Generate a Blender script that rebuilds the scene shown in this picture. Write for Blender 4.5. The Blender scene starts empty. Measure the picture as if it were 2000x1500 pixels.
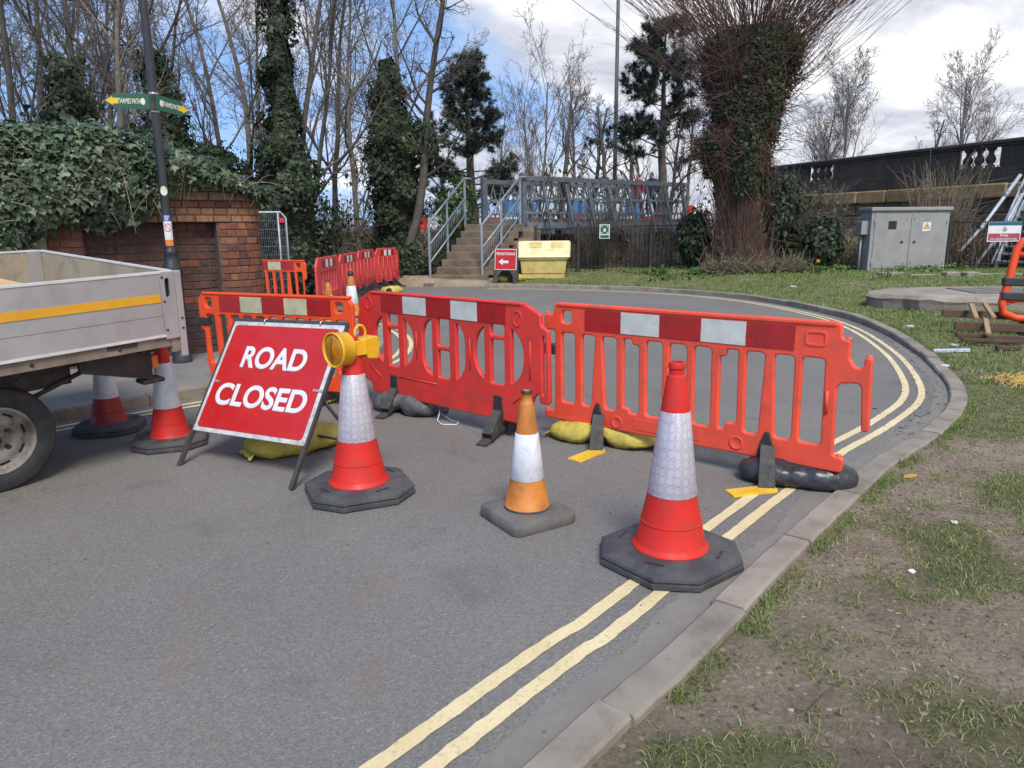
import bpy, bmesh, math, random
import numpy as np
from mathutils import Vector, Matrix, Euler
from mathutils.geometry import tessellate_polygon
R = math.radians
scene = bpy.context.scene
col = scene.collection

# ---------------------------------------------------------------- camera
cam_data = bpy.data.cameras.new('camera')
cam_data.sensor_width = 36.0
cam_data.lens = 1400 / 2000 * 36.0
cam_data.clip_start = 0.05
cam_data.clip_end = 2000
cam = bpy.data.objects.new('camera', cam_data)
col.objects.link(cam)
cam.location = (0, 0, 1.62)
PITCH = math.atan(305 / 1400)
cam.rotation_euler = (Matrix.Rotation(math.pi / 2 - PITCH, 3, 'X') @ Matrix.Rotation(-0.0097, 3, 'Z')).to_euler()
scene.camera = cam

# ---------------------------------------------------------------- world and sun
SUN_EL, SUN_AZ = R(52), R(168)          # azimuth measured from +Y towards +X
world = bpy.data.worlds.new('World')
scene.world = world
world.use_nodes = True
wn, wl = world.node_tree.nodes, world.node_tree.links
wn.clear()
w_out = wn.new('ShaderNodeOutputWorld')
w_bg = wn.new('ShaderNodeBackground')
w_bg.inputs['Strength'].default_value = 0.115
w_sky = wn.new('ShaderNodeTexSky')
w_sky.sky_type = 'NISHITA'
w_sky.sun_disc = False
w_sky.sun_elevation = SUN_EL
w_sky.sun_rotation = SUN_AZ
w_sky.air_density = 1.0
w_sky.dust_density = 0.2
w_sky.ozone_density = 2.0
w_tc = wn.new('ShaderNodeTexCoord')
w_sep = wn.new('ShaderNodeSeparateXYZ')
wl.new(w_tc.outputs['Generated'], w_sep.inputs[0])


def wmath(op, a, b=None, clamp=False):
    n = wn.new('ShaderNodeMath'); n.operation = op; n.use_clamp = clamp
    for i, v in enumerate((a, b)):
        if v is None: continue
        if isinstance(v, (int, float)): n.inputs[i].default_value = v
        else: wl.new(v, n.inputs[i])
    return n.outputs[0]


# look the clear sky up a little higher, as above a hazy low horizon
w_up = wn.new('ShaderNodeCombineXYZ')
wl.new(w_sep.outputs['X'], w_up.inputs[0]); wl.new(w_sep.outputs['Y'], w_up.inputs[1])
wl.new(wmath('ADD', wmath('MAXIMUM', w_sep.outputs['Z'], 0.0), 0.30), w_up.inputs[2])
w_nrm = wn.new('ShaderNodeVectorMath'); w_nrm.operation = 'NORMALIZE'
wl.new(w_up.outputs[0], w_nrm.inputs[0]); wl.new(w_nrm.outputs[0], w_sky.inputs[0])
zz = wmath('MAXIMUM', w_sep.outputs['Z'], 0.0)
den = wmath('ADD', zz, 0.22)
w_comb = wn.new('ShaderNodeCombineXYZ')
wl.new(wmath('DIVIDE', w_sep.outputs['X'], den), w_comb.inputs[0])
wl.new(wmath('DIVIDE', w_sep.outputs['Y'], den), w_comb.inputs[1])
w_comb.inputs[2].default_value = 3.1


def wnoise(scale, detail, rough, off, dist=0.0):
    m = wn.new('ShaderNodeMapping'); m.inputs['Location'].default_value = off
    wl.new(w_comb.outputs[0], m.inputs[0])
    n = wn.new('ShaderNodeTexNoise'); n.inputs['Scale'].default_value = scale
    n.inputs['Detail'].default_value = detail; n.inputs['Roughness'].default_value = rough
    n.inputs['Distortion'].default_value = dist
    wl.new(m.outputs[0], n.inputs['Vector'])
    return n.outputs['Fac']


def wramp(fac, stops):
    n = wn.new('ShaderNodeValToRGB')
    e = n.color_ramp.elements
    while len(e) < len(stops): e.new(0.5)
    for i, (p, c) in enumerate(stops):
        e[i].position = p; e[i].color = (c, c, c, 1) if isinstance(c, (int, float)) else (*c, 1)
    wl.new(fac, n.inputs[0])
    return n.outputs['Color']


big = wnoise(1.15, 9, 0.58, (0.4, 2.3, 0), 0.35)
# broken cloud: a wide gap over to the north-west, closed towards the east
bias = wmath('MULTIPLY', w_sep.outputs['X'], 0.28)
hz = wmath('MULTIPLY', wmath('SUBTRACT', 0.30, zz), 0.30)
cov = wmath('ADD', wmath('ADD', big, bias), hz)
cover = wramp(cov, [(0.43, 0.0), (0.60, 1.0)])
shade = wnoise(2.1, 8, 0.6, (5.2, 1.1, 0.0), 0.3)
shade2 = wramp(shade, [(0.34, (1.60, 1.76, 2.25)), (0.49, (2.75, 2.85, 3.12)), (0.70, (4.6, 4.55, 4.5))])
w_mix = wn.new('ShaderNodeMixRGB')
wl.new(cover, w_mix.inputs[0])
wl.new(w_sky.outputs[0], w_mix.inputs[1])
wl.new(shade2, w_mix.inputs[2])
wl.new(w_mix.outputs[0], w_bg.inputs['Color'])
wl.new(w_bg.outputs[0], w_out.inputs[0])

sun_data = bpy.data.lights.new('sun', 'SUN')
sun_data.energy = 1.5
sun_data.angle = R(20)
sun_data.color = (1.0, 0.935, 0.85)
sun = bpy.data.objects.new('sun', sun_data)
col.objects.link(sun)
sun_dir = Vector((math.cos(SUN_EL) * math.sin(SUN_AZ), math.cos(SUN_EL) * math.cos(SUN_AZ), math.sin(SUN_EL)))
sun.rotation_euler = sun_dir.to_track_quat('Z', 'Y').to_euler()
sun.location = (10, 10, 30)

scene.view_settings.view_transform = 'Standard'
scene.view_settings.look = 'None'
scene.view_settings.exposure = 1.32
scene.view_settings.gamma = 1.0
scene.view_settings.use_curve_mapping = False
scene.cycles.use_denoising = True
scene.cycles.max_bounces = 6
scene.cycles.diffuse_bounces = 3
scene.cycles.glossy_bounces = 2
scene.cycles.transparent_max_bounces = 6

# ---------------------------------------------------------------- helpers: objects
def prop(o, label=None, cat=None, group=None, kind=None):
    if label: o['label'] = label
    if cat: o['category'] = cat
    if group: o['group'] = group
    if kind: o['kind'] = kind
    return o


def link(name, data, parent=None, loc=None, rot=None, scale=None):
    o = bpy.data.objects.new(name, data)
    col.objects.link(o)
    if parent is not None: o.parent = parent
    if loc is not None: o.location = loc
    if rot is not None: o.rotation_euler = rot
    if scale is not None: o.scale = scale
    return o


def empty(name, loc=(0, 0, 0), rz=0.0, label=None, cat=None, group=None, kind=None):
    o = link(name, None, None, loc, (0, 0, rz))
    o.empty_display_size = 0.1
    return prop(o, label, cat, group, kind)


def copy_tree(o, parent=None):
    c = o.copy(); col.objects.link(c)
    c.parent = parent
    for ch in list(o.children): copy_tree(ch, c)
    return c


class MB:
    """collects vertices and faces for one mesh"""
    def __init__(s): s.v = []; s.f = []; s.m = []; s.smooth = []
    def add(s, vs, fs, mi=0, smooth=False):
        b = len(s.v); s.v.extend([tuple(p) for p in vs])
        for f in fs: s.f.append(tuple(i + b for i in f)); s.m.append(mi); s.smooth.append(smooth)
        return s
    def box(s, lo, hi, mi=0, mat=None, bev=0.0):
        x0, y0, z0 = lo; x1, y1, z1 = hi
        if bev > 0:
            b = bev
            vs = []
            for z, i in ((z0, b), (z0 + b, 0), (z1 - b, 0), (z1, b)):
                vs += [(x0 + i + (b if not i else 0), y0 + i, z), (x1 - i - (b if not i else 0), y0 + i, z),
                       (x1 - i, y0 + i + (b if not i else 0), z), (x1 - i, y1 - i - (b if not i else 0), z),
                       (x1 - i - (b if not i else 0), y1 - i, z), (x0 + i + (b if not i else 0), y1 - i, z),
                       (x0 + i, y1 - i - (b if not i else 0), z), (x0 + i, y0 + i + (b if not i else 0), z)]
            fs = [tuple(range(7, -1, -1)), tuple(range(24, 32))]
            for k in range(3):
                for j in range(8):
                    a, c = k * 8 + j, k * 8 + (j + 1) % 8
                    fs.append((a, c, c + 8, a + 8))
        else:
            vs = [(x0, y0, z0), (x1, y0, z0), (x1, y1, z0), (x0, y1, z0), (x0, y0, z1), (x1, y0, z1), (x1, y1, z1), (x0, y1, z1)]
            fs = [(3, 2, 1, 0), (4, 5, 6, 7), (0, 1, 5, 4), (1, 2, 6, 5), (2, 3, 7, 6), (3, 0, 4, 7)]
        if mat is not None: vs = [mat @ Vector(p) for p in vs]
        return s.add(vs, fs, mi)
    def hexa(s, b, t, mi=0):
        """b, t: four bottom and four top corners, both counter-clockwise from above"""
        return s.add(list(b) + list(t), [(3, 2, 1, 0), (4, 5, 6, 7), (0, 1, 5, 4), (1, 2, 6, 5), (2, 3, 7, 6), (3, 0, 4, 7)], mi)
    def tube(s, pts, rad, n=8, mi=0, cap=True, smooth=True, closed=False):
        P = [Vector(p) for p in pts]; k = len(P)
        rads = rad if hasattr(rad, '__len__') else [rad] * k
        vs = []; prev = None
        for i in range(k):
            if closed: t = P[(i + 1) % k] - P[i - 1]
            else: t = P[min(i + 1, k - 1)] - P[max(i - 1, 0)]
            t = t.normalized() if t.length > 1e-9 else Vector((0, 0, 1))
            if prev is None:
                a = Vector((0, 0, 1)) if abs(t.z) < 0.9 else Vector((1, 0, 0))
                u = t.cross(a).normalized()
            else:
                u = (prev - t * prev.dot(t))
                u = u.normalized() if u.length > 1e-6 else t.orthogonal().normalized()
            prev = u; w = t.cross(u)
            for j in range(n):
                an = 2 * math.pi * j / n
                vs.append(P[i] + (u * math.cos(an) + w * math.sin(an)) * rads[i])
        fs = []
        for i in range(k if closed else k - 1):
            for j in range(n):
                a = i * n + j; b = i * n + (j + 1) % n
                c = ((i + 1) % k) * n + (j + 1) % n; d = ((i + 1) % k) * n + j
                fs.append((a, b, c, d))
        if cap and not closed:
            fs.append(tuple(range(n - 1, -1, -1))); fs.append(tuple(range((k - 1) * n, k * n)))
        return s.add(vs, fs, mi, smooth)
    def lathe(s, prof, n=32, mi=0, smooth=True, origin=(0, 0, 0), mat=None):
        """prof: (radius, z) from bottom to top, mi may be a list per band"""
        ox, oy, oz = origin
        vs = []
        for r, z in prof:
            for j in range(n):
                a = 2 * math.pi * j / n
                vs.append(Vector((ox + r * math.cos(a), oy + r * math.sin(a), oz + z)))
        if mat is not None: vs = [mat @ p for p in vs]
        b = len(s.v); s.v.extend([tuple(p) for p in vs])
        for i in range(len(prof) - 1):
            for j in range(n):
                a = i * n + j; c = i * n + (j + 1) % n
                s.f.append((b + a, b + c, b + c + n, b + a + n))
                s.m.append(mi[i] if isinstance(mi, (list, tuple)) else mi); s.smooth.append(smooth)
        return s
    def prism(s, poly, z0, z1, mi=0, mat=None):
        """poly: counter-clockwise xy outline"""
        n = len(poly)
        vs = [Vector((x, y, z0)) for x, y in poly] + [Vector((x, y, z1)) for x, y in poly]
        if mat is not None: vs = [mat @ p for p in vs]
        fs = [(j, (j + 1) % n, n + (j + 1) % n, n + j) for j in range(n)]
        for t in tessellate_polygon([[Vector((x, y, 0)) for x, y in poly]]):
            a, b2, c = t
            ar = (poly[b2][0] - poly[a][0]) * (poly[c][1] - poly[a][1]) - (poly[c][0] - poly[a][0]) * (poly[b2][1] - poly[a][1])
            if ar < 0: a, c = c, a
            fs.append((n + a, n + b2, n + c)); fs.append((c, b2, a))
        return s.add(vs, fs, mi)
    def mesh(s, name, mats):
        me = bpy.data.meshes.new(name)
        me.from_pydata(s.v, [], s.f)
        for m in (mats if isinstance(mats, (list, tuple)) else [mats]): me.materials.append(m)
        if isinstance(mats, (list, tuple)) and len(mats) > 1: me.polygons.foreach_set('material_index', s.m)
        me.polygons.foreach_set('use_smooth', s.smooth)
        me.update()
        return me
    def build(s, name, mats, parent=None, **kw):
        return link(name, s.mesh(name, mats), parent, **kw)


def sharp(me, ang=35):
    """smooth shading that keeps edges sharper than ang"""
    me.polygons.foreach_set('use_smooth', [True] * len(me.polygons))
    me.set_sharp_from_angle(angle=R(ang))
    return me


def rounded(pts, rad, n=5):
    """round the corners of a closed outline; rad is one number or one per corner"""
    out = []; k = len(pts)
    for i in range(k):
        p0, p, p1 = Vector(pts[i - 1][:2]), Vector(pts[i][:2]), Vector(pts[(i + 1) % k][:2])
        r = rad[i] if hasattr(rad, '__len__') else rad
        a, b = (p0 - p), (p1 - p)
        la, lb = a.length, b.length
        if r <= 0 or la < 1e-6 or lb < 1e-6: out.append(tuple(p)); continue
        a /= la; b /= lb
        ang = a.angle(b)
        if abs(math.pi - ang) < 0.05: out.append(tuple(p)); continue
        d = min(r / math.tan(ang / 2), la * 0.49, lb * 0.49)
        for j in range(n + 1):
            t = j / n
            q = (p + a * d) * (1 - t) ** 2 + p * 2 * t * (1 - t) + (p + b * d) * t ** 2
            out.append((q.x, q.y))
    return out


def oval(cx, cy, rx, ry, n=24, pw=2.0):
    out = []
    for i in range(n):
        a = 2 * math.pi * i / n
        c, s_ = math.cos(a), math.sin(a)
        out.append((cx + rx * math.copysign(abs(c) ** (2 / pw), c), cy + ry * math.copysign(abs(s_) ** (2 / pw), s_)))
    return out


def plate(outlines, thick, bevel=0.0, res=2):
    """flat moulded plate in the XZ plane from an outline and its holes, thickness along Y; returns a mesh"""
    cu = bpy.data.curves.new('plate', 'CURVE')
    cu.dimensions = '2D'; cu.fill_mode = 'BOTH'
    cu.extrude = max(thick / 2 - bevel, 0.0005); cu.bevel_depth = bevel; cu.bevel_resolution = res
    cu.offset = -bevel
    for o in outlines:
        sp = cu.splines.new('POLY'); sp.points.add(len(o) - 1)
        for i, p in enumerate(o): sp.points[i].co = (p[0], p[1], 0, 1)
        sp.use_cyclic_u = True
    ob = bpy.data.objects.new('plate', cu)
    me = bpy.data.meshes.new_from_object(ob)
    bpy.data.objects.remove(ob); bpy.data.curves.remove(cu)
    me.transform(Matrix.Rotation(math.pi / 2, 4, 'X'))
    return me


def plate_obj(name, outlines, thick, bevel, m, parent, res=2, ang=40, **kw):
    me = plate(outlines, thick, bevel, res)
    me.materials.clear(); me.materials.append(m)
    sharp(me, ang)
    return link(name, me, parent, **kw)


def text_mesh(body, size, m, bold=0.0, extrude=0.0006, shear=0.0, spacing=1.0, width=None):
    cu = bpy.data.curves.new('text', 'FONT')
    cu.body = body; cu.size = size; cu.align_x = 'CENTER'; cu.align_y = 'CENTER'
    cu.bevel_depth = bold; cu.bevel_resolution = 0; cu.extrude = extrude; cu.shear = shear; cu.space_character = spacing
    ob = bpy.data.objects.new('text', cu)
    me = bpy.data.meshes.new_from_object(ob)
    bpy.data.objects.remove(ob); bpy.data.curves.remove(cu)
    if width and len(me.vertices):
        xs = [v.co.x for v in me.vertices]; k = width / (max(xs) - min(xs)); c = (max(xs) + min(xs)) / 2
        for v in me.vertices: v.co.x = (v.co.x - c) * k
    ys = [v.co.y for v in me.vertices]; c = (max(ys) + min(ys)) / 2
    for v in me.vertices: v.co.y -= c; v.co.z = max(-0.0008, min(0.0008, v.co.z))
    me.transform(Matrix.Rotation(math.pi / 2, 4, 'X'))
    me.materials.clear(); me.materials.append(m)
    return me


# ---------------------------------------------------------------- helpers: noise
_rs = np.random.RandomState(7)
_lat = _rs.rand(64, 64)


def vnoise(x, y):
    x = np.asarray(x, float); y = np.asarray(y, float)
    xi = np.floor(x).astype(int); yi = np.floor(y).astype(int)
    fx = x - xi; fy = y - yi
    fx = fx * fx * (3 - 2 * fx); fy = fy * fy * (3 - 2 * fy)
    a = _lat[xi % 64, yi % 64]; b = _lat[(xi + 1) % 64, yi % 64]
    c = _lat[xi % 64, (yi + 1) % 64]; d = _lat[(xi + 1) % 64, (yi + 1) % 64]
    return (a * (1 - fx) + b * fx) * (1 - fy) + (c * (1 - fx) + d * fx) * fy


def fbm(x, y, o=4):
    s = 0; a = 0.5; t = 0
    for i in range(o):
        s = s + a * vnoise(x * 2 ** i + 17.3 * i, y * 2 ** i + 9.1 * i); t += a; a *= 0.5
    return s / t


def sstep(a, b, x):
    t = np.clip((np.asarray(x, float) - a) / (b - a), 0, 1)
    return t * t * (3 - 2 * t)


# ---------------------------------------------------------------- helpers: materials
def nodes(name):
    m = bpy.data.materials.new(name); m.use_nodes = True
    nt = m.node_tree
    return m, nt.nodes, nt.links, nt.nodes['Principled BSDF']


def n_noise(ns, ls, vec, scale, detail=5, rough=0.55, dist=0.0):
    n = ns.new('ShaderNodeTexNoise'); n.inputs['Scale'].default_value = scale
    n.inputs['Detail'].default_value = detail; n.inputs['Roughness'].default_value = rough
    n.inputs['Distortion'].default_value = dist
    ls.new(vec, n.inputs['Vector'])
    return n.outputs['Fac']


def n_ramp(ns, ls, fac, stops, interp='LINEAR'):
    n = ns.new('ShaderNodeValToRGB'); n.color_ramp.interpolation = interp
    e = n.color_ramp.elements
    while len(e) < len(stops): e.new(0.5)
    for i, (p, c) in enumerate(stops):
        e[i].position = p
        e[i].color = (c, c, c, 1) if isinstance(c, (int, float)) else (*c[:3], 1)
    ls.new(fac, n.inputs[0])
    return n.outputs['Color']


def n_mix(ns, ls, fac, a, b, mode='MIX'):
    n = ns.new('ShaderNodeMixRGB'); n.blend_type = mode
    for i, v in enumerate((fac, a, b)):
        if isinstance(v, (int, float)): n.inputs[i].default_value = v if i == 0 else (v, v, v, 1)
        elif isinstance(v, tuple): n.inputs[i].default_value = (*v[:3], 1)
        else: ls.new(v, n.inputs[i])
    return n.outputs[0]


def n_bump(ns, ls, b, height, strength, dist):
    n = ns.new('ShaderNodeBump'); n.inputs['Strength'].default_value = strength
    n.inputs['Distance'].default_value = dist
    ls.new(height, n.inputs['Height']); ls.new(n.outputs[0], b.inputs['Normal'])
    return n


def pm(name, c, c2=None, rough=0.6, scale=6.0, dirt=None, dirt_amt=0.5, dirt_scale=9.0, bump=0.0, bscale=80.0, metal=0.0,
       spec=0.5, rand=0.0, island=False, coords='Object', lo=0.35, hi=0.65, trans=0.0):
    """weathered paint, plastic, metal, stone or leaf: two tones, optional dirt and fine relief"""
    m, ns, ls, b = nodes(name)
    tc = ns.new('ShaderNodeTexCoord'); v = tc.outputs[coords]
    c2 = c2 or tuple(x * 0.86 for x in c)
    out = n_mix(ns, ls, n_ramp(ns, ls, n_noise(ns, ls, v, scale, 6), [(lo, 0.0), (hi, 1.0)]), c, c2)
    if dirt:
        f = n_ramp(ns, ls, n_noise(ns, ls, v, dirt_scale, 8, 0.7, 0.4), [(0.48, 0.0), (0.72, dirt_amt)])
        out = n_mix(ns, ls, f, out, dirt)
    if rand or island:
        if island:
            g = ns.new('ShaderNodeNewGeometry'); rv = g.outputs['Random Per Island']
        else:
            g = ns.new('ShaderNodeObjectInfo'); rv = g.outputs['Random']
        k = n_ramp(ns, ls, rv, [(0.0, 1 - rand), (1.0, 1 + rand)])
        out = n_mix(ns, ls, 1.0, out, k, 'MULTIPLY')
    ls.new(out, b.inputs['Base Color'])
    b.inputs['Metallic'].default_value = metal
    b.inputs['Specular IOR Level'].default_value = spec
    rr = n_ramp(ns, ls, n_noise(ns, ls, v, scale * 2.3, 5), [(0.3, max(rough - 0.1, 0.02)), (0.7, min(rough + 0.12, 1.0))])
    ls.new(rr, b.inputs['Roughness'])
    if bump: n_bump(ns, ls, b, n_noise(ns, ls, v, bscale, 4), bump, 0.004)
    if trans:
        t = ns.new('ShaderNodeBsdfTranslucent'); ls.new(out, t.inputs[0])
        mx = ns.new('ShaderNodeMixShader'); mx.inputs[0].default_value = trans
        o = [n for n in ns if n.type == 'OUTPUT_MATERIAL'][0]
        ls.new(b.outputs[0], mx.inputs[1]); ls.new(t.outputs[0], mx.inputs[2]); ls.new(mx.outputs[0], o.inputs[0])
    return m


# ---------------------------------------------------------------- materials
def make_asphalt():
    m, ns, ls, b = nodes('asphalt')
    tc = ns.new('ShaderNodeTexCoord'); v = tc.outputs['Object']
    base = n_ramp(ns, ls, n_noise(ns, ls, v, 0.55, 6, 0.6, 0.3), [(0.3, (0.160, 0.151, 0.136)), (0.7, (0.202, 0.191, 0.172))])
    vo = ns.new('ShaderNodeTexVoronoi'); vo.inputs['Scale'].default_value = 150; ls.new(v, vo.inputs['Vector'])
    g = ns.new('ShaderNodeSeparateColor'); ls.new(vo.outputs['Color'], g.inputs[0])
    agg = n_ramp(ns, ls, g.outputs[0], [(0.0, 0.74), (0.45, 0.96), (0.94, 1.06), (1.0, 1.45)])
    base = n_mix(ns, ls, 1.0, base, agg, 'MULTIPLY')
    fine = n_ramp(ns, ls, n_noise(ns, ls, v, 46, 8, 0.75), [(0.3, 0.80), (0.7, 1.16)])
    base = n_mix(ns, ls, 1.0, base, fine, 'MULTIPLY')
    # rusty and dark stains, pale scuffs
    st = n_ramp(ns, ls, n_noise(ns, ls, v, 1.3, 7, 0.65, 0.8), [(0.57, 0.0), (0.72, 0.48)])
    base = n_mix(ns, ls, st, base, (0.19, 0.135, 0.10))
    mp = ns.new('ShaderNodeMapping'); mp.inputs['Location'].default_value = (7, 3, 0); ls.new(v, mp.inputs[0])
    dk = n_ramp(ns, ls, n_noise(ns, ls, mp.outputs[0], 1.7, 6, 0.6, 0.5), [(0.58, 0.0), (0.76, 0.36)])
    base = n_mix(ns, ls, dk, base, (0.055, 0.053, 0.052))
    mp2 = ns.new('ShaderNodeMapping'); mp2.inputs['Location'].default_value = (31, 8, 0); ls.new(v, mp2.inputs[0])
    sc = n_ramp(ns, ls, n_noise(ns, ls, mp2.outputs[0], 4.2, 9, 0.72, 0.2), [(0.71, 0.0), (0.75, 0.5)])
    base = n_mix(ns, ls, sc, base, (0.42, 0.41, 0.39))
    ls.new(base, b.inputs['Base Color'])
    b.inputs['Roughness'].default_value = 0.82
    b.inputs['Specular IOR Level'].default_value = 0.35
    h = n_mix(ns, ls, 0.5, vo.outputs['Distance'], n_noise(ns, ls, v, 60, 6, 0.7))
    n_bump(ns, ls, b, h, 0.55, 0.006)
    return m


def make_ground():
    """bare trodden soil with leaf crumbs near the kerb, turf beyond; the blades themselves are geometry"""
    m, ns, ls, b = nodes('verge_ground')
    tc = ns.new('ShaderNodeTexCoord'); v = tc.outputs['Object']
    soil = n_ramp(ns, ls, n_noise(ns, ls, v, 1.9, 8, 0.65, 0.4), [(0.28, (0.19, 0.146, 0.105)), (0.5, (0.30, 0.236, 0.17)), (0.72, (0.40, 0.322, 0.235))])
    grit = n_ramp(ns, ls, n_noise(ns, ls, v, 55, 8, 0.8), [(0.3, 0.6), (0.7, 1.35)])
    soil = n_mix(ns, ls, 1.0, soil, grit, 'MULTIPLY')
    vo = ns.new('ShaderNodeTexVoronoi'); vo.inputs['Scale'].default_value = 42; ls.new(v, vo.inputs['Vector'])
    s2 = ns.new('ShaderNodeSeparateColor'); ls.new(vo.outputs['Color'], s2.inputs[0])
    peb = n_ramp(ns, ls, s2.outputs[0], [(0.975, 0.0), (0.982, 1.0)])
    soil = n_mix(ns, ls, n_mix(ns, ls, 1.0, peb, 0.6, 'MULTIPLY'), soil, (0.36, 0.32, 0.27))
    turf = n_ramp(ns, ls, n_noise(ns, ls, v, 3.4, 8, 0.7), [(0.3, (0.080, 0.105, 0.032)), (0.55, (0.130, 0.152, 0.050)), (0.75, (0.20, 0.185, 0.085))])
    turf = n_mix(ns, ls, 1.0, turf, n_ramp(ns, ls, n_noise(ns, ls, v, 48, 6, 0.8), [(0.3, 0.55), (0.7, 1.4)]), 'MULTIPLY')
    at = ns.new('ShaderNodeAttribute'); at.attribute_name = 'turf'
    mk = n_mix(ns, ls, 0.55, at.outputs['Fac'], n_noise(ns, ls, v, 26, 9, 0.8))
    f = n_ramp(ns, ls, mk, [(0.50, 0.0), (0.72, 0.85)])
    ls.new(n_mix(ns, ls, f, soil, turf), b.inputs['Base Color'])
    b.inputs['Roughness'].default_value = 0.95
    b.inputs['Specular IOR Level'].default_value = 0.2
    vc = ns.new('ShaderNodeTexVoronoi'); vc.inputs['Scale'].default_value = 30; ls.new(v, vc.inputs['Vector'])
    n_bump(ns, ls, b, n_mix(ns, ls, 0.35, n_noise(ns, ls, v, 30, 10, 0.85), vc.outputs['Distance']), 1.0, 0.035)
    return m


def make_line_paint():
    m, ns, ls, b = nodes('yellow_line_paint')
    tc = ns.new('ShaderNodeTexCoord'); v = tc.outputs['Object']
    c = n_ramp(ns, ls, n_noise(ns, ls, v, 2.2, 7, 0.65), [(0.3, (0.60, 0.48, 0.25)), (0.7, (0.74, 0.62, 0.37))])
    w = n_ramp(ns, ls, n_noise(ns, ls, v, 48, 7, 0.8), [(0.52, 0.0), (0.66, 0.55)])
    c = n_mix(ns, ls, w, c, (0.24, 0.20, 0.14))
    ls.new(c, b.inputs['Base Color']); b.inputs['Roughness'].default_value = 0.8
    n_bump(ns, ls, b, n_noise(ns, ls, v, 90, 5, 0.7), 0.5, 0.004)
    return m


def make_sleeve():
    """reflective sleeve with the moulded honeycomb of round cells"""
    m, ns, ls, b = nodes('reflective_sleeve_white')
    tc = ns.new('ShaderNodeTexCoord')
    sep = ns.new('ShaderNodeSeparateXYZ'); ls.new(tc.outputs['Object'], sep.inputs[0])
    an = ns.new('ShaderNodeMath'); an.operation = 'ARCTAN2'; ls.new(sep.outputs[1], an.inputs[0]); ls.new(sep.outputs[0], an.inputs[1])
    cb = ns.new('ShaderNodeCombineXYZ')
    mu = ns.new('ShaderNodeMath'); mu.operation = 'MULTIPLY'; mu.inputs[1].default_value = 0.115; ls.new(an.outputs[0], mu.inputs[0])
    ls.new(mu.outputs[0], cb.inputs[0]); ls.new(sep.outputs[2], cb.inputs[1])
    vo = ns.new('ShaderNodeTexVoronoi'); vo.voronoi_dimensions = '2D'; vo.inputs['Scale'].default_value = 23
    vo.inputs['Randomness'].default_value = 0.25
    ls.new(cb.outputs[0], vo.inputs['Vector'])
    ring = n_ramp(ns, ls, vo.outputs['Distance'], [(0.40, 1.0), (0.46, 0.66), (0.53, 0.92)])
    c = n_ramp(ns, ls, n_noise(ns, ls, tc.outputs['Object'], 7, 6), [(0.3, (0.40, 0.365, 0.42)), (0.7, (0.52, 0.50, 0.53))])
    c = n_mix(ns, ls, 1.0, c, ring, 'MULTIPLY')
    dirt = n_ramp(ns, ls, n_noise(ns, ls, tc.outputs['Object'], 16, 8, 0.75), [(0.56, 0.0), (0.75, 0.4)])
    c = n_mix(ns, ls, dirt, c, (0.42, 0.39, 0.36))
    ls.new(c, b.inputs['Base Color']); b.inputs['Roughness'].default_value = 0.32
    b.inputs['Metallic'].default_value = 0.15
    n_bump(ns, ls, b, ring, 0.5, 0.003)
    return m


M = {}
M['asphalt'] = make_asphalt()
M['ground'] = make_ground()
M['line'] = make_line_paint()
M['sleeve_hex'] = make_sleeve()
M['kerb'] = pm('kerb_concrete', (0.285, 0.248, 0.198), (0.205, 0.178, 0.142), 0.88, 3.0, dirt=(0.10, 0.085, 0.065), dirt_amt=0.55, dirt_scale=6, bump=0.6, bscale=110, rand=0.10)
M['silt'] = pm('gutter_silt', (0.205, 0.188, 0.163), (0.178, 0.164, 0.142), 0.9, 5, dirt=(0.11, 0.097, 0.08), dirt_amt=0.35, dirt_scale=14, bump=0.4, bscale=90)
M['footway'] = pm('footway_paving', (0.21, 0.20, 0.185), (0.16, 0.152, 0.14), 0.88, 1.4, dirt=(0.09, 0.085, 0.075), dirt_amt=0.5, dirt_scale=3, bump=0.4, bscale=90)
M['slab'] = pm('paving_slab', (0.27, 0.245, 0.20), (0.19, 0.17, 0.14), 0.9, 4, dirt=(0.08, 0.07, 0.06), dirt_amt=0.5, bump=0.4, rand=0.18)
M['concrete'] = pm('old_concrete', (0.34, 0.30, 0.235), (0.23, 0.20, 0.155), 0.92, 2.2, dirt=(0.11, 0.095, 0.07), dirt_amt=0.6, dirt_scale=4, bump=0.8, bscale=40)
M['step_stone'] = pm('step_concrete', (0.19, 0.145, 0.105), (0.125, 0.095, 0.068), 0.92, 2.5, dirt=(0.06, 0.05, 0.04), dirt_amt=0.6, dirt_scale=5, bump=0.6, bscale=40)
M['cone_red'] = pm('cone_red_plastic', (0.64, 0.028, 0.018), (0.55, 0.022, 0.016), 0.48, 5, dirt=(0.22, 0.06, 0.045), dirt_amt=0.5, dirt_scale=9, spec=0.32)
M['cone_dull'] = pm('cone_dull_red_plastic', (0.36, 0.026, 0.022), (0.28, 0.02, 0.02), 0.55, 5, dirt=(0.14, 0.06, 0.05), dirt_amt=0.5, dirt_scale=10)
M['cone_orange'] = pm('cone_orange_plastic', (0.60, 0.215, 0.028), (0.46, 0.155, 0.025), 0.55, 4, dirt=(0.14, 0.075, 0.03), dirt_amt=0.6, dirt_scale=9)
M['cone_base'] = pm('cone_base_rubber', (0.040, 0.041, 0.045), (0.065, 0.065, 0.068), 0.72, 4, dirt=(0.17, 0.155, 0.13), dirt_amt=0.40, dirt_scale=7, bump=0.35, bscale=70)
M['cone_base_dusty'] = pm('cone_base_dusty_rubber', (0.15, 0.14, 0.125), (0.085, 0.082, 0.078), 0.85, 4, dirt=(0.22, 0.20, 0.16), dirt_amt=0.5, dirt_scale=5, bump=0.4, bscale=60)
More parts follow.
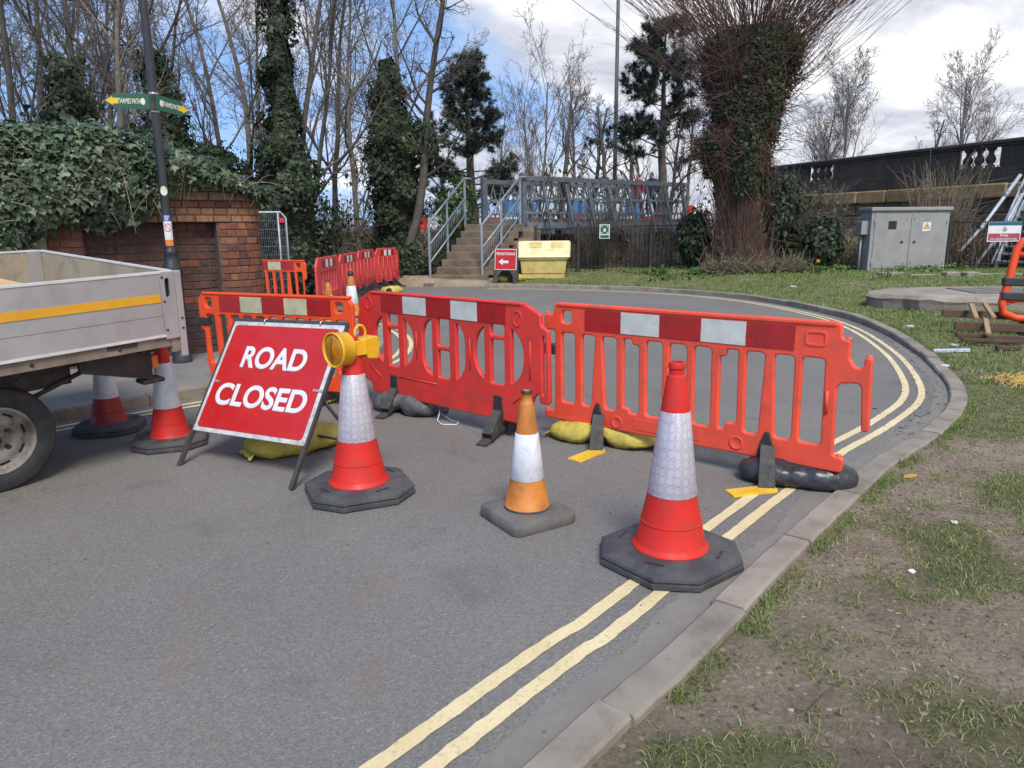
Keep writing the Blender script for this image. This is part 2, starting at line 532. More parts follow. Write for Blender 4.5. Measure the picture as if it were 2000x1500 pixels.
M['sleeve'] = pm('white_sleeve', (0.72, 0.73, 0.76), (0.60, 0.62, 0.66), 0.4, 6, dirt=(0.36, 0.33, 0.28), dirt_amt=0.6, dirt_scale=11)
M['bar_orange'] = pm('barrier_orange_plastic', (0.84, 0.092, 0.046), (0.74, 0.076, 0.04), 0.5, 3, dirt=(0.26, 0.075, 0.05), dirt_amt=0.5, dirt_scale=7, spec=0.45)
M['bar_red'] = pm('barrier_red_plastic', (0.73, 0.045, 0.036), (0.62, 0.038, 0.032), 0.5, 3, dirt=(0.24, 0.07, 0.055), dirt_amt=0.55, dirt_scale=6, spec=0.45)
M['bar_bright'] = pm('barrier_bright_orange_plastic', (0.86, 0.085, 0.018), (0.76, 0.07, 0.016), 0.5, 3, dirt=(0.26, 0.07, 0.03), dirt_amt=0.3, dirt_scale=10)
M['bar_pink'] = pm('barrier_faded_red_plastic', (0.70, 0.072, 0.070), (0.60, 0.05, 0.05), 0.55, 3, dirt=(0.28, 0.10, 0.09), dirt_amt=0.4, dirt_scale=9)
M['foil_red'] = pm('reflective_red', (0.40, 0.015, 0.016), (0.33, 0.013, 0.014), 0.32, 9, dirt=(0.16, 0.03, 0.03), dirt_amt=0.4, spec=0.6)
M['foil_white'] = pm('reflective_white', (0.60, 0.62, 0.58), (0.50, 0.52, 0.48), 0.32, 9, dirt=(0.34, 0.31, 0.24), dirt_amt=0.45, dirt_scale=14)
M['foil_cream'] = pm('reflective_cream', (0.54, 0.52, 0.34), (0.43, 0.42, 0.27), 0.4, 9, dirt=(0.28, 0.25, 0.14), dirt_amt=0.5)
M['black_plastic'] = pm('black_plastic', (0.022, 0.022, 0.024), (0.035, 0.035, 0.037), 0.55, 6, dirt=(0.10, 0.095, 0.085), dirt_amt=0.3)
M['grey_rubber'] = pm('grey_rubber_foot', (0.052, 0.050, 0.047), (0.032, 0.031, 0.030), 0.75, 6, dirt=(0.17, 0.16, 0.14), dirt_amt=0.45, bump=0.3)
M['yellow'] = pm('yellow_plastic', (0.80, 0.50, 0.035), (0.70, 0.42, 0.03), 0.48, 6, dirt=(0.30, 0.18, 0.05), dirt_amt=0.4, dirt_scale=14)
M['bag_yellow'] = pm('sandbag_yellow', (0.56, 0.46, 0.075), (0.43, 0.35, 0.06), 0.72, 6, dirt=(0.20, 0.16, 0.05), dirt_amt=0.5, dirt_scale=8, bump=1.0, bscale=24)
M['bag_black'] = pm('sandbag_black', (0.022, 0.024, 0.028), (0.036, 0.038, 0.043), 0.30, 6, dirt=(0.10, 0.095, 0.09), dirt_amt=0.3, dirt_scale=8, bump=1.0, bscale=16)
M['bag_grey'] = pm('sandbag_grey', (0.115, 0.118, 0.125), (0.07, 0.072, 0.078), 0.55, 6, dirt=(0.05, 0.05, 0.05), dirt_amt=0.4, bump=1.0, bscale=18)
M['sign_red'] = pm('sign_red_sheet', (0.50, 0.014, 0.017), (0.43, 0.012, 0.015), 0.4, 3, dirt=(0.34, 0.06, 0.05), dirt_amt=0.35, dirt_scale=11)
M['sign_white'] = pm('sign_white_sheet', (0.70, 0.72, 0.75), (0.62, 0.64, 0.67), 0.4, 4, dirt=(0.42, 0.36, 0.34), dirt_amt=0.4, dirt_scale=16)
M['sign_edge'] = pm('sign_worn_border', (0.60, 0.61, 0.60), (0.45, 0.46, 0.45), 0.5, 7, dirt=(0.12, 0.11, 0.10), dirt_amt=0.7, dirt_scale=18)
M['frame_steel'] = pm('black_painted_steel', (0.035, 0.034, 0.034), (0.055, 0.05, 0.047), 0.55, 7, dirt=(0.16, 0.10, 0.07), dirt_amt=0.45, dirt_scale=12)
M['lamp_yellow'] = pm('hazard_lamp_yellow', (0.82, 0.44, 0.012), (0.74, 0.37, 0.012), 0.4, 7, dirt=(0.35, 0.18, 0.02), dirt_amt=0.3, dirt_scale=20)
M['alu'] = pm('dropside_aluminium', (0.43, 0.415, 0.41), (0.35, 0.338, 0.333), 0.45, 1.6, dirt=(0.20, 0.18, 0.175), dirt_amt=0.4, dirt_scale=5, metal=0.25, spec=0.5)
M['alu_in'] = pm('dropside_inside', (0.42, 0.36, 0.25), (0.30, 0.255, 0.185), 0.7, 2.2, dirt=(0.10, 0.085, 0.06), dirt_amt=0.6, dirt_scale=5)
M['edge_white'] = pm('bright_alloy_edge', (0.72, 0.71, 0.69), (0.60, 0.59, 0.57), 0.4, 6, metal=0.2)
M['stripe'] = pm('yellow_reflective_tape', (0.72, 0.37, 0.018), (0.64, 0.32, 0.018), 0.4, 6, dirt=(0.4, 0.22, 0.05), dirt_amt=0.3)
M['wood_rail'] = pm('dirty_timber_rail', (0.26, 0.215, 0.17), (0.16, 0.13, 0.10), 0.85, 5, dirt=(0.05, 0.04, 0.03), dirt_amt=0.6, bump=0.3)
M['ply'] = pm('plywood', (0.62, 0.42, 0.21), (0.52, 0.34, 0.17), 0.7, 3)
M['chassis'] = pm('chassis_black', (0.022, 0.021, 0.021), (0.04, 0.037, 0.034), 0.65, 7, dirt=(0.12, 0.085, 0.06), dirt_amt=0.5)
M['tyre'] = pm('tyre_rubber', (0.021, 0.022, 0.025), (0.036, 0.037, 0.04), 0.72, 8, dirt=(0.10, 0.095, 0.085), dirt_amt=0.35, dirt_scale=12, bump=0.2)
M['rim'] = pm('rusty_wheel_steel', (0.36, 0.33, 0.29), (0.21, 0.18, 0.155), 0.6, 7, dirt=(0.095, 0.05, 0.03), dirt_amt=1.0, dirt_scale=8)
M['amber'] = pm('amber_lens', (0.75, 0.20, 0.01), (0.65, 0.16, 0.01), 0.2, 6, spec=0.7)
M['galv'] = pm('galvanised_steel', (0.30, 0.35, 0.39), (0.22, 0.26, 0.29), 0.5, 5, dirt=(0.12, 0.12, 0.11), dirt_amt=0.4, metal=0.3)
M['galv_pale'] = pm('pale_galvanised_tube', (0.46, 0.50, 0.53), (0.36, 0.40, 0.42), 0.5, 5, dirt=(0.16, 0.16, 0.15), dirt_amt=0.4, metal=0.2)
M['truss'] = pm('bridge_truss_steel', (0.19, 0.235, 0.28), (0.13, 0.16, 0.19), 0.6, 5, dirt=(0.07, 0.065, 0.06), dirt_amt=0.5)
M['truss_dark'] = pm('bridge_beam_steel', (0.10, 0.12, 0.145), (0.14, 0.165, 0.19), 0.6, 5, dirt=(0.04, 0.04, 0.04), dirt_amt=0.5)
M['railing'] = pm('black_railing', (0.016, 0.016, 0.017), (0.03, 0.027, 0.025), 0.6, 7, dirt=(0.08, 0.045, 0.03), dirt_amt=0.4)
M['cabinet'] = pm('cabinet_grey_paint', (0.30, 0.30, 0.285), (0.255, 0.255, 0.245), 0.5, 2, dirt=(0.16, 0.155, 0.14), dirt_amt=0.4, dirt_scale=5)
M['dark_gap'] = pm('dark_opening', (0.02, 0.02, 0.02), None, 0.8)
M['bin'] = pm('grit_bin_yellow', (0.68, 0.55, 0.20), (0.58, 0.46, 0.16), 0.55, 2.5, dirt=(0.28, 0.21, 0.08), dirt_amt=0.55, dirt_scale=5)
M['bin_lid'] = pm('grit_bin_pale_lid', (0.80, 0.72, 0.42), (0.72, 0.63, 0.33), 0.55, 2.5, dirt=(0.45, 0.38, 0.2), dirt_amt=0.4, dirt_scale=5)
M['post'] = pm('lamp_post_black_paint', (0.022, 0.022, 0.028), (0.032, 0.032, 0.04), 0.42, 4, dirt=(0.08, 0.075, 0.07), dirt_amt=0.3)
M['sign_green'] = pm('finger_sign_green', (0.012, 0.105, 0.055), (0.016, 0.085, 0.048), 0.4, 4, dirt=(0.05, 0.07, 0.045), dirt_amt=0.4)
M['sign_yellow'] = pm('sign_arrow_yellow', (0.80, 0.50, 0.03), None, 0.5)
M['sign_cream'] = pm('sign_lettering_cream', (0.70, 0.72, 0.58), None, 0.5)
M['band'] = pm('steel_band', (0.55, 0.55, 0.55), (0.42, 0.42, 0.42), 0.35, 6, metal=0.5)
M['blue'] = pm('sticker_blue', (0.025, 0.075, 0.36), None, 0.5)
M['white'] = pm('white_print', (0.74, 0.74, 0.72), (0.64, 0.64, 0.62), 0.5)
M['orange_print'] = pm('sticker_orange', (0.72, 0.24, 0.04), None, 0.5)
M['red_print'] = pm('print_red', (0.55, 0.03, 0.05), None, 0.5)
M['pole_grey'] = pm('grey_green_pole', (0.17, 0.175, 0.145), (0.12, 0.125, 0.10), 0.7, 3, dirt=(0.09, 0.09, 0.07), dirt_amt=0.4)
M['bark'] = pm('bark_grey_brown', (0.105, 0.093, 0.080), (0.062, 0.054, 0.046), 0.95, 5, dirt=(0.13, 0.13, 0.075), dirt_amt=0.35, bump=0.5, bscale=30)
M['bark_pale'] = pm('bark_pale_grey', (0.19, 0.165, 0.135), (0.11, 0.093, 0.075), 0.95, 5, bump=0.4, bscale=30)
M['bark_red'] = pm('twigs_red_brown', (0.15, 0.083, 0.060), (0.085, 0.050, 0.038), 0.95, 5)
M['bark_birch'] = pm('far_birch_bark', (0.24, 0.22, 0.21), (0.13, 0.115, 0.11), 0.95, 3)
M['pollard_bark'] = pm('pollard_bark', (0.085, 0.058, 0.044), (0.045, 0.032, 0.026), 0.95, 4, bump=0.7, bscale=22)
M['ivy'] = pm('ivy_leaf', (0.022, 0.040, 0.018), (0.042, 0.062, 0.028), 0.52, 3, rand=0.65, island=True, spec=0.3, trans=0.12)
M['ivy_wall'] = pm('ivy_leaf_broad', (0.044, 0.080, 0.040), (0.105, 0.142, 0.080), 0.46, 2.2, rand=0.7, island=True, spec=0.45, trans=0.12)
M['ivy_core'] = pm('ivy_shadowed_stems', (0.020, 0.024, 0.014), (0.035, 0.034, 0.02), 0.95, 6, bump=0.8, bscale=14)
M['needle'] = pm('pine_needle', (0.020, 0.034, 0.022), (0.038, 0.052, 0.034), 0.6, 3, rand=0.5, island=True)
M['bramble'] = pm('bramble_leaf', (0.055, 0.060, 0.028), (0.085, 0.078, 0.042), 0.7, 3, rand=0.6, island=True, trans=0.15)
M['dead'] = pm('dead_stem', (0.24, 0.19, 0.135), (0.14, 0.108, 0.078), 0.95, 3, rand=0.5, island=True)
M['grass'] = pm('grass_blade', (0.145, 0.205, 0.042), (0.22, 0.26, 0.085), 0.6, 1.3, rand=0.45, island=True, trans=0.25)
M['grass_bank'] = pm('bank_grass_blade', (0.15, 0.225, 0.045), (0.23, 0.285, 0.085), 0.6, 1.3, rand=0.4, island=True, trans=0.25)
M['rock_brown'] = pm('stained_retaining_stone', (0.135, 0.10, 0.066), (0.085, 0.064, 0.045), 0.92, 2.2, dirt=(0.05, 0.04, 0.03), dirt_amt=0.6, dirt_scale=2.4, bump=0.5, bscale=10, rand=0.25)
M['grass_dry'] = pm('dry_grass_blade', (0.30, 0.28, 0.14), (0.21, 0.21, 0.085), 0.7, 1.3, rand=0.45, island=True, trans=0.2)
M['weed'] = pm('lush_weed_leaf', (0.055, 0.125, 0.022), (0.09, 0.16, 0.03), 0.55, 2, rand=0.45, island=True, trans=0.25)
M['litter'] = pm('leaf_litter', (0.20, 0.15, 0.10), (0.11, 0.085, 0.06), 0.9, 5, rand=0.6, island=True)
M['pebble'] = pm('pebble', (0.34, 0.295, 0.24), (0.22, 0.185, 0.15), 0.85, 9, rand=0.45, island=True)
M['rock_dark'] = pm('sooty_bridge_stone', (0.040, 0.034, 0.030), (0.068, 0.056, 0.046), 0.92, 1.3, dirt=(0.025, 0.022, 0.02), dirt_amt=0.6, bump=0.4, bscale=14, rand=0.16)
M['rock_tan'] = pm('sandstone_band', (0.33, 0.225, 0.105), (0.20, 0.135, 0.07), 0.92, 2.2, dirt=(0.08, 0.06, 0.04), dirt_amt=0.6, dirt_scale=2.4, bump=0.5, bscale=10, rand=0.22)
M['timber_brown'] = pm('stained_timber', (0.115, 0.068, 0.042), (0.075, 0.045, 0.03), 0.8, 5, bump=0.3, rand=0.2)
M['timber_raw'] = pm('raw_timber', (0.36, 0.24, 0.13), (0.28, 0.18, 0.10), 0.8, 5)

# ================================================================ ground, road, kerbs
def catmull(pts, step=0.15):
    P = [np.array(p, float) for p in pts]
    P = [2 * P[0] - P[1]] + P + [2 * P[-1] - P[-2]]
    out = []
    for i in range(1, len(P) - 2):
        p0, p1, p2, p3 = P[i - 1:i + 3]
        n = max(2, int(np.hypot(*(p2 - p1)) / step))
        for j in range(n):
            t = j / n
            out.append(0.5 * (2 * p1 + (p2 - p0) * t + (2 * p0 - 5 * p1 + 4 * p2 - p3) * t * t + (3 * p1 - p0 - 3 * p2 + p3) * t ** 3))
    out.append(P[-2])
    return np.array(out)


def resample(C, step):
    seg = np.hypot(*np.diff(C, axis=0).T); s = np.concatenate([[0], np.cumsum(seg)])
    n = max(2, int(round(s[-1] / step))) + 1
    t = np.linspace(0, s[-1], n)
    return np.stack([np.interp(t, s, C[:, 0]), np.interp(t, s, C[:, 1])], 1)


def normals(C):
    t = np.gradient(C, axis=0); t /= np.maximum(np.hypot(t[:, 0], t[:, 1])[:, None], 1e-9)
    return np.stack([-t[:, 1], t[:, 0]], 1)      # to the left of travel


# right-hand kerb, from behind the camera round the bend to the foot of the steps (road edge)
KR = catmull([(-8.0, -8.2), (-3.2, -2.0), (0.05, 1.90), (0.56, 2.47), (1.16, 3.20), (1.80, 3.96), (2.51, 4.76), (3.30, 5.55), (4.10, 6.52), (4.72, 7.80),
              (5.25, 9.3), (5.72, 11.2), (5.85, 13.0), (5.50, 15.3), (4.70, 17.0), (3.60, 18.2), (2.2, 19.1), (0.72, 19.65), (-0.6, 19.9)], 0.12)
# left-hand kerb, from the side street round the nose and back past the truck (road edge)
KL = catmull([(-16.0, 17.6), (-9.0, 15.6), (-5.0, 13.9), (-3.3, 13.0), (-2.4, 12.0), (-1.9, 10.8), (-1.72, 9.5), (-1.87, 8.5), (-2.35, 7.75),
              (-3.07, 6.98), (-3.58, 6.47), (-4.6, 5.4), (-7.0, 2.9), (-12.0, -2.2)], 0.12)
road_poly = [tuple(p) for p in KR] + [(-0.72, 20.5), (-2.6, 20.62), (-3.4, 21.3), (-4.0, 21.0), (-4.6, 18.3), (-6.5, 17.6), (-16, 21.5)] + [tuple(p) for p in KL] + [(-12, -9), (-8.2, -9)]
NPOLY = np.array(road_poly)
fw_poly = [tuple(p) for p in KL] + [(-14.0, -1.0), (-14.5, 8.0), (-18, 16.0)]
FPOLY = np.array(fw_poly)


def inside(P, x, y):
    x1, y1 = P[:, 0], P[:, 1]; x2, y2 = np.roll(x1, -1), np.roll(y1, -1)
    r = np.zeros(x.shape, bool)
    for a, b, c, d in zip(x1, y1, x2, y2):
        if b == d: continue
        k = ((b > y) != (d > y)) & (x < (c - a) * (y - b) / (d - b) + a)
        r ^= k
    return r


def dist_to(C, x, y):
    best = np.full(x.shape, 1e9)
    for a, b in zip(C[:-1], C[1:]):
        d = b - a; L = d @ d
        t = np.clip(((x - a[0]) * d[0] + (y - a[1]) * d[1]) / L, 0, 1)
        best = np.minimum(best, np.hypot(x - a[0] - t * d[0], y - a[1] - t * d[1]))
    return best


KRc = resample(KR, 0.5)


def kerb_h(y): return 0.035 + 0.075 * sstep(5.5, 13, y)


def ground_z(x, y):
    """height of the verge beside the road, without the road cut out"""
    x = np.asarray(x, float); y = np.asarray(y, float)
    d = dist_to(KRc, x, y)
    z = kerb_h(y) - 0.028 * (1 - sstep(4.5, 9, y)) - 0.01
    z = z + np.minimum(0.06 * sstep(11, 18, y) * np.maximum(d - 0.3, 0), 0.20)
    z = z + 0.03 * sstep(0, 3, d) * sstep(2, 6, y)
    z = z + (fbm(x * 1.7, y * 1.7, 3) - 0.5) * 0.05 * sstep(0.1, 0.8, d)
    z = z + (fbm(x * 6.0, y * 6.0, 2) - 0.5) * 0.022 * sstep(0.1, 0.5, d)
    left = sstep(-3.0, -5.0, x)
    z = z * (1 - left) + left * (0.05 + 0.0 * x)
    far = sstep(27.5, 33, y)                       # the embankment that carries the far approach
    z = z * (1 - far) + far * 1.55
    return z


def gz(x, y): return float(ground_z(np.array([x]), np.array([y]))[0])


def turf_mask(x, y):
    """0 bare soil .. 1 grass"""
    d = dist_to(KRc, x, y)
    near = sstep(5.8, 3.6, y)
    n = fbm(x * 0.85 + 23.1, y * 0.85 + 8.7, 4)
    n2 = fbm(x * 2.6 + 11, y * 2.6, 3)
    g = 0.92 - near * 0.66 * sstep(1.5, 0.7, d) - near * 0.02
    g = g + (n - 0.5) * 2.2 * (0.20 + near) + (n2 - 0.5) * 1.8 * (0.15 + near)
    g = g + 0.45 * sstep(0.34, 0.16, d) * near * (n2 > 0.42) * sstep(2.6, 3.4, y)
    g = g * sstep(-0.9, -0.3, x)
    return np.clip(g, 0, 1)


def axis(lo, a, b, hi, fine, grow=1.25):
    v = list(np.arange(a, b, fine)); s = fine
    while v[-1] < hi: s *= grow; v.append(v[-1] + s)
    s = fine; w = [a]
    while w[-1] > lo: s *= grow; w.append(w[-1] - s)
    return np.array(w[:0:-1] + v)


gx = axis(-420, -1.4, 13.5, 420, 0.09); gy = axis(-30, 0.4, 23.5, 700, 0.10)
X, Y = np.meshgrid(gx, gy); xf, yf = X.ravel(), Y.ravel()
Z = ground_z(xf, yf)
ins = inside(NPOLY, xf, yf) | inside(FPOLY, xf, yf)
dk = dist_to(KRc, xf, yf)
Z = np.where(ins | ((dk < 0.05) & (xf > -1.5)), -0.10, Z)
nx, ny = len(gx), len(gy)
idx = np.arange(nx * ny).reshape(ny, nx)
quads = np.stack([idx[:-1, :-1], idx[:-1, 1:], idx[1:, 1:], idx[1:, :-1]], -1).reshape(-1, 4)
me = bpy.data.meshes.new('ground')
me.from_pydata(np.stack([xf, yf, Z], 1).tolist(), [], quads.tolist())
me.polygons.foreach_set('use_smooth', [True] * len(me.polygons))
at = me.attributes.new('turf', 'FLOAT', 'POINT'); at.data.foreach_set('value', turf_mask(xf, yf).astype(np.float32))
me.materials.append(M['ground'])
ground = prop(link('ground', me), kind='structure')


def sheet(name, poly, z, m, kind='structure', parent=None):
    vs = [(x, y, z) for x, y in poly]
    fs = []
    for t in tessellate_polygon([[Vector((x, y, 0)) for x, y in poly]]):
        a, b, c = t
        ar = (poly[b][0] - poly[a][0]) * (poly[c][1] - poly[a][1]) - (poly[c][0] - poly[a][0]) * (poly[b][1] - poly[a][1])
        fs.append((a, b, c) if ar > 0 else (c, b, a))
    o = MB().add(vs, fs).build(name, m, parent)
    if parent is None: prop(o, kind=kind)
    return o


road = sheet('road', road_poly, 0.0, M['asphalt'])
footway = sheet('footway', fw_poly, 0.105, M['footway'])


def ribbon(name, C, off, width, z, m, parent, sign=1.0, jitter=0.0016):
    rr = np.random.RandomState(int(off * 1000) + len(C))
    n = normals(C) * sign
    k = len(C)
    ja = rr.randn(k) * jitter; jb = rr.randn(k) * jitter
    a = C + n * (off + ja)[:, None]; b = C + n * (off + width + jb)[:, None]
    vs = [(*p, z) for p in a] + [(*p, z) for p in b]
    fs = [((i, i + 1, k + i + 1, k + i) if sign > 0 else (i, k + i, k + i + 1, i + 1)) for i in range(k - 1)]
    return MB().add(vs, fs).build(name, m, parent)


KRs = resample(KR[KR[:, 1] > -3.5], 0.045)
ribbon('yellow_line', KRs, 0.205, 0.062, 0.004, M['line'], road)
ribbon('yellow_line', KRs, 0.345, 0.062, 0.004, M['line'], road)
rj = np.random.RandomState(3)
KRg = resample(KR[KR[:, 1] > 1.0], 0.05); gn = normals(KRg)
wg = 0.05 + 0.20 * np.clip(fbm(KRg[:, 0] * 1.4 + 5, KRg[:, 1] * 1.4, 4) - 0.25, 0, 1) + np.abs(rj.randn(len(KRg))) * 0.010
g1 = KRg + gn * wg[:, None]; kg = len(KRg)
MB().add([(*p, 0.002) for p in KRg] + [(*p, 0.002) for p in g1], [(i, i + 1, kg + i + 1, kg + i) for i in range(kg - 1)]).build('gutter_silt', M['silt'], road)
KLs = resample(KL, 0.06)
ribbon('yellow_line', KLs, 0.17, 0.06, 0.004, M['line'], road)
ribbon('yellow_line', KLs, 0.30, 0.06, 0.004, M['line'], road)


def kerb_run(name, C, side, hfun, width=0.145, stone=0.88, gap=0.007, seed=1):
    """a kerb of separate stones; side +1 puts the stones to the left of travel"""
    root = empty(name, kind='structure')
    rr = random.Random(seed)
    seg = np.hypot(*np.diff(C, axis=0).T); s = np.concatenate([[0], np.cumsum(seg)])
    pos = 0.0
    while pos < s[-1] - 0.3:
        L = stone if rr.random() < 0.8 else stone * rr.uniform(0.45, 0.8)
        t = np.linspace(pos + gap / 2, min(pos + L, s[-1]) - gap / 2, 7)
        P = np.stack([np.interp(t, s, C[:, 0]), np.interp(t, s, C[:, 1])], 1)
        N = normals(P) * side
        tilt = rr.uniform(-0.006, 0.006); shift = rr.uniform(-0.008, 0.008); lift = rr.uniform(-0.007, 0.007)
        prof = [(0.0, -0.14), (0.0, None), (0.014, 'c'), (width - 0.012, 'c'), (width, None), (width, -0.14)]
        vs = []
        for i, p in enumerate(P):
            h = float(hfun(p[1])) + lift + tilt * (i / 3 - 1)
            wob = rr.uniform(-0.004, 0.004)
            for o, z in prof:
                q = p + N[i] * (o + shift + (wob if o > 0.1 else wob * 0.4))
                vs.append((q[0], q[1], z if isinstance(z, float) else (h - 0.014 if z is None else h + rr.uniform(-0.0015, 0.0015))))
        k = len(prof); fs = []
        for i in range(6):
            for j in range(k - 1):
                a = i * k + j
                fs.append((a, a + 1, a + k + 1, a + k) if side < 0 else (a, a + k, a + k + 1, a + 1))
        e0 = tuple(range(k)); e1 = tuple(range(6 * k, 7 * k))
        fs.append(e0[::-1] if side < 0 else e0); fs.append(e1 if side < 0 else e1[::-1])
        MB().add(vs, fs).build('kerbstone', M['kerb'], root)
        pos += L
    return root


kerb_run('kerb', KR[KR[:, 1] > -0.6], -1, kerb_h, seed=3)
kerb_run('kerb', KL[KL[:, 1] > 2.0], -1, lambda y: 0.112, seed=8)

# worn slabs and a cover on the nose of the footway
rr = random.Random(5)
for i in range(5):
    for j in range(4):
        cx, cy = -2.05 - i * 0.34 + rr.uniform(-0.02, 0.02), 8.55 + j * 0.62 + rr.uniform(-0.02, 0.02)
        if not inside(FPOLY, np.array([cx + 0.17]), np.array([cy]))[0]: continue
        if dist_to(KL, np.array([cx]), np.array([cy]))[0] < 0.42: continue
        w, h = 0.15 + rr.uniform(-0.01, 0.01), 0.29 + rr.uniform(-0.02, 0.01)
        MB().box((-w, -h, 0), (w, h, 0.02 + rr.uniform(0, 0.012)), bev=0.006).build('paving_slab', M['slab'], footway, loc=(cx, cy, 0.106), rot=(rr.uniform(-.01, .01), rr.uniform(-.01, .01), rr.uniform(-.05, .05)))

# ---------------------------------------------------------------- grass, stones, leaf crumbs (uncountable)
def blades(name, P, h, w, lean, m, rs):
    """P: n x 3 roots; each blade is a bent strip of two faces"""
    n = len(P)
    a = rs.rand(n) * 2 * np.pi; dx, dy = np.cos(a), np.sin(a)
    la = rs.rand(n) * 2 * np.pi
    lx, ly = np.cos(la) * lean, np.sin(la) * lean
    H = h * (0.5 + rs.rand(n)); W = w * (0.6 + 0.8 * rs.rand(n))
    V = np.zeros((n, 5, 3))
    V[:, 0] = P; V[:, 0, 0] -= dx * W; V[:, 0, 1] -= dy * W
    V[:, 1] = P; V[:, 1, 0] += dx * W; V[:, 1, 1] += dy * W
    mid = P + np.stack([lx * H * 0.35, ly * H * 0.35, H * 0.6], 1)
    V[:, 2] = mid; V[:, 2, 0] += dx * W * 0.7; V[:, 2, 1] += dy * W * 0.7
    V[:, 3] = mid; V[:, 3, 0] -= dx * W * 0.7; V[:, 3, 1] -= dy * W * 0.7
    V[:, 4] = P + np.stack([lx * H, ly * H, H * (1.0 - 0.35 * min(1, abs(np.mean(lean))))], 1)
    b = np.arange(n) * 5
    q = np.stack([b, b + 1, b + 2, b + 3], 1); t = np.stack([b + 3, b + 2, b + 4], 1)
    me = bpy.data.meshes.new(name)
    me.vertices.add(n * 5); me.vertices.foreach_set('co', V.reshape(-1).astype(np.float32))
    loops = np.concatenate([np.concatenate([q, t], 1).reshape(-1)])
    me.loops.add(n * 7); me.loops.foreach_set('vertex_index', loops.astype(np.int32))
    st = np.stack([np.arange(n) * 7, np.arange(n) * 7 + 4], 1).reshape(-1)
    me.polygons.add(n * 2); me.polygons.foreach_set('loop_start', st.astype(np.int32))
    me.update(calc_edges=True); me.validate()
    me.materials.append(m)
    return link(name, me)


rs = np.random.RandomState(11)


def scatter(n, x0, x1, y0, y1, keep):
    x = rs.uniform(x0, x1, n); y = rs.uniform(y0, y1, n)
    k = keep(x, y)
    return x[k], y[k]


def verge_ok(x, y):
    return ~inside(NPOLY, x, y) & (dist_to(KRc, x, y) > 0.155)


def keep_turf(x, y, lo=0.42, gain=1.6):
    g = turf_mask(x, y)
    tuft = fbm(x * 9, y * 9, 2)
    return verge_ok(x, y) & (rs.rand(len(x)) < np.clip((g - lo) * gain * 0.9 + (tuft - 0.5) * 2.2 * (y < 8), 0.07 * (y < 8), 1))


x, y = scatter(300000, 0.4, 7.5, 1.1, 7.5, keep_turf)
kx = ((x / np.maximum(y, 0.3)) < 0.95) & ((x / np.maximum(y, .3)) > 0.2)
x, y = x[kx], y[kx]
z = ground_z(x, y)
dry = fbm(x * 1.3 + 40, y * 1.3, 3) + (rs.rand(len(x)) - .5) * 0.5 > 0.60
P = np.stack([x, y, z - 0.004], 1)
prop(blades('grass', P[~dry], 0.030, 0.0021, 1.25, M['grass'], rs), 'short trodden grass on the verge beside the kerb', 'grass', kind='stuff')
prop(blades('grass', P[dry], 0.027, 0.0021, 1.4, M['grass_dry'], rs), 'yellowed dry grass in the trodden verge', 'grass', kind='stuff')
x, y = scatter(150000, 0.2, 15, 7.0, 22.5, lambda x, y: keep_turf(x, y, 0.2, 1.5))
P = np.stack([x, y, ground_z(x, y) - 0.004], 1)
prop(blades('grass', P, 0.06, 0.0050, 0.9, M['grass_bank'], rs), 'green turf on the bank behind the bend', 'grass', kind='stuff')
# ragged grass along the back of the kerb
kb = resample(KR[(KR[:, 1] > 1.2) & (KR[:, 1] < 19)], 0.01)
kn = -normals(kb)
sel = fbm(kb[:, 0] * 3 + 4, kb[:, 1] * 3, 3) > 0.47
kb, kn = kb[sel], kn[sel]
kb = np.repeat(kb, 7, 0); kn = np.repeat(kn, 7, 0)
q = kb + kn * (0.15 + np.abs(rs.randn(len(kb))) * 0.05)[:, None] + rs.randn(len(kb), 2) * 0.006
P = np.stack([q[:, 0], q[:, 1], ground_z(q[:, 0], q[:, 1]) - 0.004], 1)
prop(blades('grass', P, 0.038, 0.0022, 1.0, M['grass'], rs), 'ragged grass growing along the back of the kerb', 'grass', kind='stuff')


def chips(name, P, size, flat, m, rs, up=0.3):
    """small irregular stones or leaf crumbs: six-sided lumps"""
    n = len(P)
    S = size * (0.35 + rs.rand(n) ** 2.2 * 1.3)
    base = np.array([[1, 0, 0], [0.3, 0.9, 0], [-0.8, 0.6, 0], [-0.9, -0.5, 0], [0.2, -1, 0], [0, 0, 1.0]], float)
    a = rs.rand(n) * 6.28; c, s = np.cos(a), np.sin(a)
    V = np.repeat(base[None], n, 0) * (0.7 + 0.6 * rs.rand(n, 6, 1))
    x = V[:, :, 0] * c[:, None] - V[:, :, 1] * s[:, None]; y = V[:, :, 0] * s[:, None] + V[:, :, 1] * c[:, None]
    out = np.stack([x * S[:, None] + P[:, None, 0], y * S[:, None] + P[:, None, 1], V[:, :, 2] * S[:, None] * flat + P[:, None, 2]], -1)
    f = np.array([[0, 1, 5], [1, 2, 5], [2, 3, 5], [3, 4, 5], [4, 0, 5]])
    F = (f[None] + (np.arange(n) * 6)[:, None, None]).reshape(-1, 3)
    me = bpy.data.meshes.new(name)
    me.from_pydata(out.reshape(-1, 3).tolist(), [], F.tolist())
    me.materials.append(m)
    return link(name, me)


